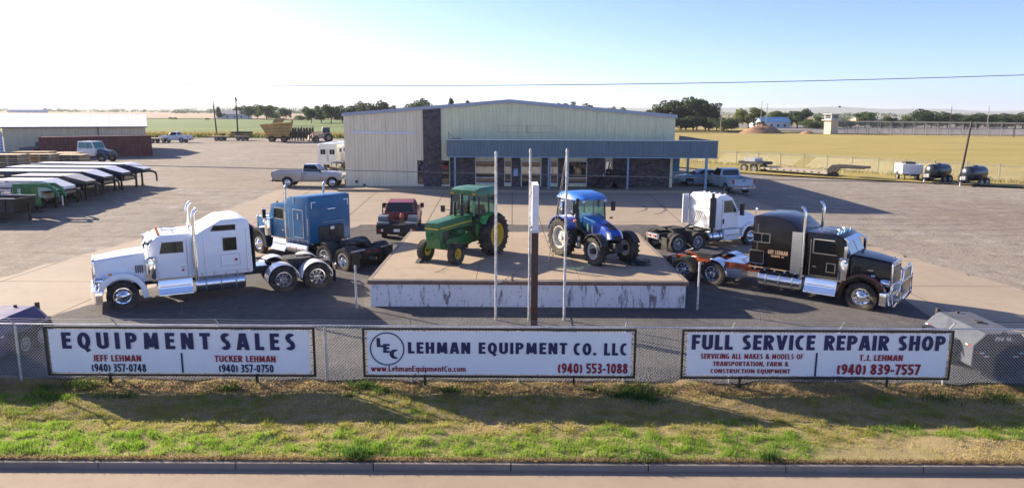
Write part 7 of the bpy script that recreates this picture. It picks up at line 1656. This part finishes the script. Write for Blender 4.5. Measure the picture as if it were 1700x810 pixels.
# ================================================================ TREES
def leaf_mat(name, c, c2):
    q = NG(name); n1 = q.noise(.5, 4, .6); n2 = q.noise(4, 3, .6); cc = q.ramp(n1, [(.35, c), (.65, c2)]); cc = q.mix(q.ramp(n2, [(.35, .4), (.6, 0.)]), cc, tuple(v * .6 for v in c))
    return leafy(q.done(cc, None, rough=.6, spec=.25), .45)
L_dark = leaf_mat('leaf_dark', (.050, .085, .034), (.085, .125, .045)); L_mid = leaf_mat('leaf_mid', (.075, .125, .035), (.125, .165, .05)); L_pale = leaf_mat('leaf_pale', (.13, .155, .05), (.19, .205, .075)); M_bark = mat('bark', (.09, .065, .045), .95, var=.3)
def tree_proto(seed, kind, leafm):
    """unit tree 1 m high, 1 m wide: (trunk mesh, crown mesh)"""
    r = np.random.default_rng(seed); rr_ = random.Random(seed); mb = MB()
    if kind == 'broad': blobs = [(rr_.uniform(-.34, .34), rr_.uniform(-.34, .34), rr_.uniform(.22, .88), rr_.uniform(.10, .19)) for _ in range(24)]; bz = .18
    elif kind == 'pine': blobs = [((t * 2.3 % 1 - .5) * .62 * (1.15 - z), (t * 3.7 % 1 - .5) * .62 * (1.15 - z), z, .15 * (1.25 - z) + .05) for t, z in ((rr_.random() * 9, rr_.uniform(.22, .95)) for _ in range(20))]; bz = .2
    else: blobs = [(rr_.uniform(-.34, .34), rr_.uniform(-.34, .34), rr_.uniform(.20, .74), rr_.uniform(.14, .24)) for _ in range(14)]; bz = .1
    mb.tube([(0, 0, -.02), (.01, .0, bz * .6), (.0, .01, bz + .15), (.0, .0, .75)], [.030, .024, .018, .006], 7)
    for b in blobs[:9]: mb.tube([(0, 0, bz + rr_.uniform(0, .15)), (b[0] * .6, b[1] * .6, b[2] * .8), (b[0], b[1], b[2])], [.014, .009, .004], 5)
    tr = mb.mesh('trunk', M_bark)
    N = 3400 if kind != 'bush' else 2600; w8 = np.array([b[3] ** 2 for b in blobs]); idx = r.choice(len(blobs), N, p=w8 / w8.sum()); B = np.array(blobs)[idx]
    d = r.normal(size=(N, 3)); d /= np.linalg.norm(d, axis=1)[:, None]; rad = B[:, 3] * (.55 + .5 * r.random(N) ** .5) ; c = B[:, :3] + d * rad[:, None] * np.array([1, 1, .8])
    u = r.normal(size=(N, 3)); u /= np.linalg.norm(u, axis=1)[:, None]; v = np.cross(u, d + r.normal(size=(N, 3)) * .5); v /= np.linalg.norm(v, axis=1)[:, None]; s_ = (.020 + .018 * r.random(N))[:, None]
    co = np.stack([c - u * s_, c + v * s_ * .8, c + u * s_, c - v * s_ * .8], 1).reshape(-1, 3)
    me = bpy.data.meshes.new('crown'); me.from_pydata(co.tolist(), [], np.arange(N * 4).reshape(-1, 4).tolist()); me.materials.append(leafm); return tr, me
PROTO = {'b0': tree_proto(1, 'broad', L_mid), 'b1': tree_proto(2, 'broad', L_dark), 'b2': tree_proto(3, 'broad', L_pale), 'p0': tree_proto(4, 'pine', L_dark), 'p1': tree_proto(5, 'pine', L_dark), 'u0': tree_proto(6, 'bush', L_dark), 'u1': tree_proto(7, 'bush', L_pale), 'p2': tree_proto(8, 'broad', L_dark), 'u2': tree_proto(9, 'bush', L_mid)}
def tree(label, px, d, hpx, wpx, kind, grp, cat='tree'):
    x = wx(px, d); h = hpx * d / 1191; w_ = wpx * 1.3 * d / 1191; o = gthing('evergreen_tree' if kind[0] == 'p' else ('shrub' if kind[0] == 'u' else 'broadleaf_tree'), label, cat, x, d, random.uniform(0, 6.28), grp)
    o.rotation_euler = (0, 0, random.uniform(0, 6.28)); o.scale = (w_, w_, h); link('trunk', PROTO[kind][0], o); link('crown', PROTO[kind][1], o); return o
TR = []
# (px, distance, height px, width px, kind); rows read left to right in the photograph
for t in ((521, 330, 28, 22, 'b1'), (537, 345, 31, 24, 'p2'), (553, 335, 32, 26, 'b1'), (571, 350, 30, 24, 'p2'), (590, 345, 33, 26, 'b1'), (612, 340, 37, 28, 'p2'), (632, 345, 38, 30, 'b1'), (652, 350, 32, 22, 'p2'), (688, 345, 38, 28, 'b1'), (710, 340, 42, 32, 'p2'), (750, 335, 44, 20, 'p0'), (777, 345, 38, 16, 'p1'), (806, 350, 36, 22, 'b1'), (828, 345, 38, 20, 'p2')): TR.append((t, 'dark tree in the belt behind the showroom, number %s from the left', 'trees in the belt behind the showroom roof'))
for t in ((925, 345, 38, 22, 'b1'), (943, 340, 42, 30, 'p2'), (968, 345, 39, 30, 'b1'), (1008, 350, 34, 20, 'p2'), (1026, 345, 33, 18, 'b1')): TR.append((t, 'dark tree above the right half of the showroom roof, number %s from the left', 'trees above the right roof slope'))
for t in ((1080, 292, 36, 30, 'p2'), (1098, 285, 50, 34, 'b1'), (1115, 290, 54, 36, 'p2'), (1134, 284, 56, 38, 'b1'), (1152, 288, 54, 36, 'p2'), (1172, 284, 52, 38, 'b1'), (1184, 280, 42, 26, 'p2'), (1086, 280, 24, 30, 'u0'), (1106, 278, 28, 30, 'u0'), (1126, 279, 26, 30, 'u0'), (1146, 278, 30, 32, 'u0'), (1166, 277, 28, 32, 'u0')): TR.append((t, 'tall dark tree of the big clump right of the showroom, number %s from the left', 'big dark tree clump right of the showroom'))
for t in ((1196, 268, 26, 44, 'u0'), (1236, 290, 38, 44, 'b2'), (1285, 345, 28, 30, 'b0'), (1316, 330, 33, 32, 'b1'), (1306, 350, 24, 22, 'b0'), (1351, 320, 20, 40, 'u2'), (1362, 330, 22, 26, 'b0'), (1427, 340, 28, 26, 'b0'), (1404, 345, 16, 40, 'u0'), (1440, 345, 14, 26, 'u0'), (1467, 345, 20, 20, 'b0'), (1490, 350, 13, 30, 'u0'), (1525, 330, 34, 36, 'b1'), (1548, 345, 24, 30, 'b0'), (1562, 350, 28, 30, 'b1'), (1590, 345, 22, 30, 'b1'), (1612, 350, 26, 34, 'b1'), (1638, 345, 22, 34, 'b0'), (1660, 350, 26, 30, 'b1'), (1686, 345, 28, 34, 'b1'), (1705, 340, 26, 30, 'b0'), (1393, 350, 18, 26, 'u2'), (1452, 352, 16, 26, 'u2'), (1478, 348, 18, 28, 'u2'), (1505, 352, 20, 28, 'b0'), (1535, 350, 22, 26, 'b1'), (1576, 352, 24, 30, 'b0'), (1600, 349, 22, 28, 'u2'), (1626, 352, 24, 28, 'b1'), (1650, 351, 22, 28, 'u2'), (1673, 352, 24, 28, 'b0'), (1697, 351, 22, 28, 'u2')): TR.append((t, 'tree of the right horizon row beyond the dry field, number %s from the left', 'trees along the right horizon'))
for t in ((369, 470, 20, 12, 'p1'), (381, 480, 14, 22, 'b0'), (404, 500, 22, 22, 'b1'), (418, 470, 22, 20, 'b1'), (433, 520, 24, 26, 'b1'), (448, 460, 24, 26, 'b0'), (463, 470, 16, 22, 'u2'), (479, 460, 20, 18, 'b1'), (505, 430, 10, 20, 'u1')): TR.append((t, 'tree around the white farm house beyond the crop field, number %s from the left', 'trees around the far farm house'))
cnt = {}; TR.sort(key=lambda q_: (q_[2], q_[0][0]))
for t, lb, grp in TR:
    cnt[grp] = cnt.get(grp, 0) + 1; tree(lb.replace('number %s', ['first', 'second', 'third', 'fourth', 'fifth', 'sixth', 'seventh', 'eighth', 'ninth', 'tenth', 'eleventh', 'twelfth', 'thirteenth', 'fourteenth', 'fifteenth', 'sixteenth', 'seventeenth', 'eighteenth', 'nineteenth', 'twentieth', 'twenty first', 'twenty second', 'twenty third', 'twenty fourth', 'twenty fifth', 'twenty sixth', 'twenty seventh', 'twenty eighth', 'twenty ninth', 'thirtieth', 'thirty first', 'thirty second', 'thirty third', 'thirty fourth'][cnt[grp] - 1]), *t, grp)
# far woods that read as one mass
def far_wood(name, label, spans, leafm, seed):
    r = np.random.default_rng(seed); C = []
    for (x0, x1, d0, d1, n_, h) in spans:
        x = r.uniform(x0, x1, n_); y = r.uniform(d0, d1, n_); hh = h * (.5 + .8 * r.random(n_) ** 2); k = 26
        cx = np.repeat(x, k) + r.normal(size=n_ * k) * h * .45; cy = np.repeat(y, k) + r.normal(size=n_ * k) * h * .45; cz = np.repeat(hh, k) * (r.random(n_ * k) ** .6) + .8; C.append(np.stack([cx, cy, cz, np.full(n_ * k, h * .13)], 1))
    C = np.concatenate(C); N = len(C); u = r.normal(size=(N, 3)); u /= np.linalg.norm(u, axis=1)[:, None]; v = np.cross(u, r.normal(size=(N, 3))); v /= np.linalg.norm(v, axis=1)[:, None]; s_ = C[:, 3:4] * (.6 + .8 * r.random((N, 1)))
    c = C[:, :3]; co = np.stack([c - u * s_, c + v * s_, c + u * s_, c - v * s_], 1).reshape(-1, 3)
    me = bpy.data.meshes.new(name); me.from_pydata(co.tolist(), [], np.arange(N * 4).reshape(-1, 4).tolist()); me.materials.append(leafm); return tag(link(name, me), label, None, None, 'stuff')
far_wood('far_woods', 'distant wooded strip along the left horizon', [(-1500, -280, 1500, 1800, 420, 6.5), (-560, -250, 1150, 1350, 130, 8)], L_dark, 21)
far_wood('far_woods', 'distant wooded strip along the right horizon', [(150, 1500, 1200, 1700, 460, 7), (180, 520, 560, 760, 90, 5), (100, 300, 390, 490, 60, 4)], L_dark, 22)
# ================================================================ GRASS, WEEDS, LITTER
def blades(name, label, pts, hts, lean, wd, m, seed, zf):
    r = np.random.default_rng(seed); N = len(pts); z = np.array([zf(x, y) for x, y in pts]); a = r.uniform(0, 2 * np.pi, N); w_ = wd * (.6 + .8 * r.random(N)); ln = lean * hts * r.random(N); b = r.uniform(0, 2 * np.pi, N)
    P = np.column_stack([pts, z - .01]); dx = np.stack([np.cos(a) * w_, np.sin(a) * w_, np.zeros(N)], 1); tip = P + np.stack([np.cos(b) * ln, np.sin(b) * ln, hts], 1)
    co = np.stack([P - dx, P + dx, tip], 1).reshape(-1, 3); me = bpy.data.meshes.new(name); me.vertices.add(N * 3); me.vertices.foreach_set('co', co.ravel()); me.loops.add(N * 3); me.loops.foreach_set('vertex_index', np.arange(N * 3, dtype=np.int32)); me.polygons.add(N); me.polygons.foreach_set('loop_start', np.arange(0, N * 3, 3, dtype=np.int32)); me.update(calc_edges=True); me.materials.append(m)
    return tag(link(name, me), label, None, None, 'stuff')
def vnoise(x, y, s, o=0.0): return mnoise.fractal((x * s, y * s, o), 1.0, 2.0, 4)
def gmat(name, c, c2):
    q = NG(name); cc = q.ramp(q.noise(1.3, 5, .65), [(.3, c), (.7, c2)]); return leafy(q.done(cc, None, rough=.6, spec=.3), .6)
G_bright = gmat('grass_bright', (.16, .30, .03), (.26, .38, .05)); G_olive = gmat('grass_olive', (.26, .29, .055), (.42, .39, .11)); G_straw = gmat('grass_straw', (.52, .40, .20), (.66, .54, .29)); G_dark = gmat('weed_green', (.05, .12, .022), (.09, .17, .035))
sets = {'b': [], 'o': [], 's': [], 'w': []}
NB_ = 330000; X = rng.uniform(-17.5, 17.5, NB_); Y = 14.62 + rng.random(NB_) * 4.25
for x, y in zip(X, Y):
    t = (y - 14.6) / 4.3; n1 = vnoise(x, y * 1.6, .55); n2 = vnoise(x, y * 1.5, 1.7, 4.0); n3 = vnoise(x, y, .30, 9.0)
    bare = math.exp(-(((x - 8.2) / 1.5) ** 2 + ((y - 15.0) / .45) ** 2)) * 1.6 + math.exp(-(((x - 9.9) / .9) ** 2 + ((y - 15.7) / .5) ** 2)) + max(0, n2) * .45 * (1 if .25 < t < .85 else .3)
    if y < 14.72 and random.random() < .55: continue
    if random.random() < bare: continue
    band = math.exp(-((t - .17 - .05 * n1) / .13) ** 2) * (1.15 if x < 7 else .25) + math.exp(-((t - .36) / .10) ** 2) * (1.0 if x > 9.2 else 0) + math.exp(-(((x + 14) / 4) ** 2)) * .35
    gr = band + .60 * n1 + .40 * n3 + .30
    cl = mnoise.noise((x * 3.1, y * 3.7, 2.0)) + .6 * mnoise.noise((x * 7.3, y * 8.1, 6.0))
    if random.random() > .74 + cl * .6: continue
    if t > .80: gr -= 1.0 * (t - .80) / .2
    if x > 10 and t < .28: gr = -.5
    u = random.random() * .5
    k = 'b' if gr > .62 + u * .5 else ('o' if gr > .02 + u * .6 else 's')
    if k == 's' and random.random() < .25: k = 'o'
    if k == 's' and t > .86 and random.random() < .5: continue
    sets[k].append((x, y))
def hh(n_, lo, hi): return lo + (hi - lo) * rng.random(n_) ** 1.4
for k, m, lo, hi, ln, wd, nm, lb in (('b', G_bright, .05, .13, .7, .008, 'green_grass', 'bright green grass in patches near the kerb'), ('o', G_olive, .03, .10, 1.1, .009, 'olive_grass', 'short olive grass over the street verge'), ('s', G_straw, .025, .085, 1.6, .009, 'dry_grass', 'dry straw coloured grass on the street verge')):
    P = np.array(sets[k]); tuft = np.array([.55 + .9 * max(0, .35 + mnoise.noise((x * 3.1, y * 3.7, 2.0))) for x, y in P]); blades(nm, lb, P, hh(len(P), lo, hi) * tuft, ln, wd, m, 31, vz2)
# weeds along the fence foot and kerb edge, grown in clumps
W_ = []; Wh = []
for c_ in range(46):
    cx = random.choice([random.uniform(-17, 17), random.gauss(-3.4, .6), random.gauss(3.2, .5), random.gauss(12.5, 1.2), random.gauss(-12, 1.0)]); cy = random.uniform(17.9, 18.75) if c_ % 3 else random.uniform(14.66, 15.1); n_ = random.randint(60, 200); rad = random.uniform(.1, .35); hm = random.uniform(.08, .22)
    for _ in range(n_): W_.append((cx + random.gauss(0, rad), min(18.8, max(14.6, cy + random.gauss(0, rad * .5))))); Wh.append(hm * random.uniform(.5, 1.2))
blades('weed_clumps', 'green weed clumps along the fence foot and the kerb', np.array(W_), np.array(Wh), .8, .014, G_dark, 33, vz2)
# dead stalks and leaf litter heaped under the fence
N = 9000; P = np.column_stack([rng.uniform(-17, 17, N), 18.55 + rng.normal(size=N) * .22]); P[:, 1] = np.clip(P[:, 1], 17.9, 19.05)
blades('leaf_litter', 'dead leaves and dry stalks heaped under the fence', P, hh(N, .02, .10), 3.0, .022, gmat('litter_tan', (.32, .20, .11), (.50, .36, .21)), 34, lambda x, y: vz2(x, min(y, 18.9)) + .01)
# overhanging edge of dead grass at the kerb
N = 16000; P = np.column_stack([rng.uniform(-16, 16, N), 14.60 + rng.random(N) * .14]); blades('kerb_fringe', 'dead grass fringe hanging over the kerb', P, hh(N, .03, .09), 2.2, .010, gmat('fringe_brown', (.20, .14, .08), (.34, .26, .14)), 35, lambda x, y: -.345 + .015)
# rough grass along the field fences and the far yard edges
def strip(name, label, segs_, n_, wid, lo, hi, wd, m, seed):
    P = []
    for _ in range(n_):
        (xa, ya), (xb, yb) = random.choice(segs_); t = random.random(); P.append((xa + (xb - xa) * t + random.gauss(0, wid), ya + (yb - ya) * t + random.gauss(0, wid)))
    return blades(name, label, np.array(P), hh(n_, lo, hi), .8, wd, m, seed, g)
FS = [((19, 106), (28, 99.5)), ((28, 99.5), (37, 91.5)), ((37, 91.5), (46.5, 79.2)), ((46.5, 79.2), (53, 73)), ((53, 73), (66, 66))]
strip('fence_grass', 'rough straw grass along the field fence', FS, 14000, .8, .15, .55, .03, G_straw, 41); strip('fence_weeds', 'green weeds along the field fence', FS, 5000, .7, .15, .6, .035, G_dark, 42)
strip('field_edge_grass', 'tall brown grass between the yard and the crop field', [((-110, 158), (-16, 158))], 16000, 1.4, .5, 1.5, .10, gmat('edge_brown', (.22, .17, .07), (.36, .27, .12)), 43)
strip('yard_edge_weeds', 'dark weeds along the crop field edge', [((-100, 156.5), (-20, 156.5))], 4000, 1.2, .4, 1.2, .10, G_dark, 44)
# ================================================================ HAZE: thin even air round the whole place
mb = MB(); mb.b2(-9400, 9400, -400, 9500, -2.0, 95)
hz = mb.build('haze', None); hz['kind'] = 'stuff'; hz['label'] = 'thin pale haze over the plain'
hm = bpy.data.materials.new('haze_air'); hm.use_nodes = True; hn = hm.node_tree.nodes; hn.remove(hn['Principled BSDF'])
pv = hn.new('ShaderNodeVolumePrincipled'); pv.inputs['Color'].default_value = (.80, .88, 1.0, 1); pv.inputs['Density'].default_value = .00009; pv.inputs['Anisotropy'].default_value = .2
hm.node_tree.links.new(pv.outputs[0], hn['Material Output'].inputs['Volume']); hz.data.materials.clear(); hz.data.materials.append(hm)
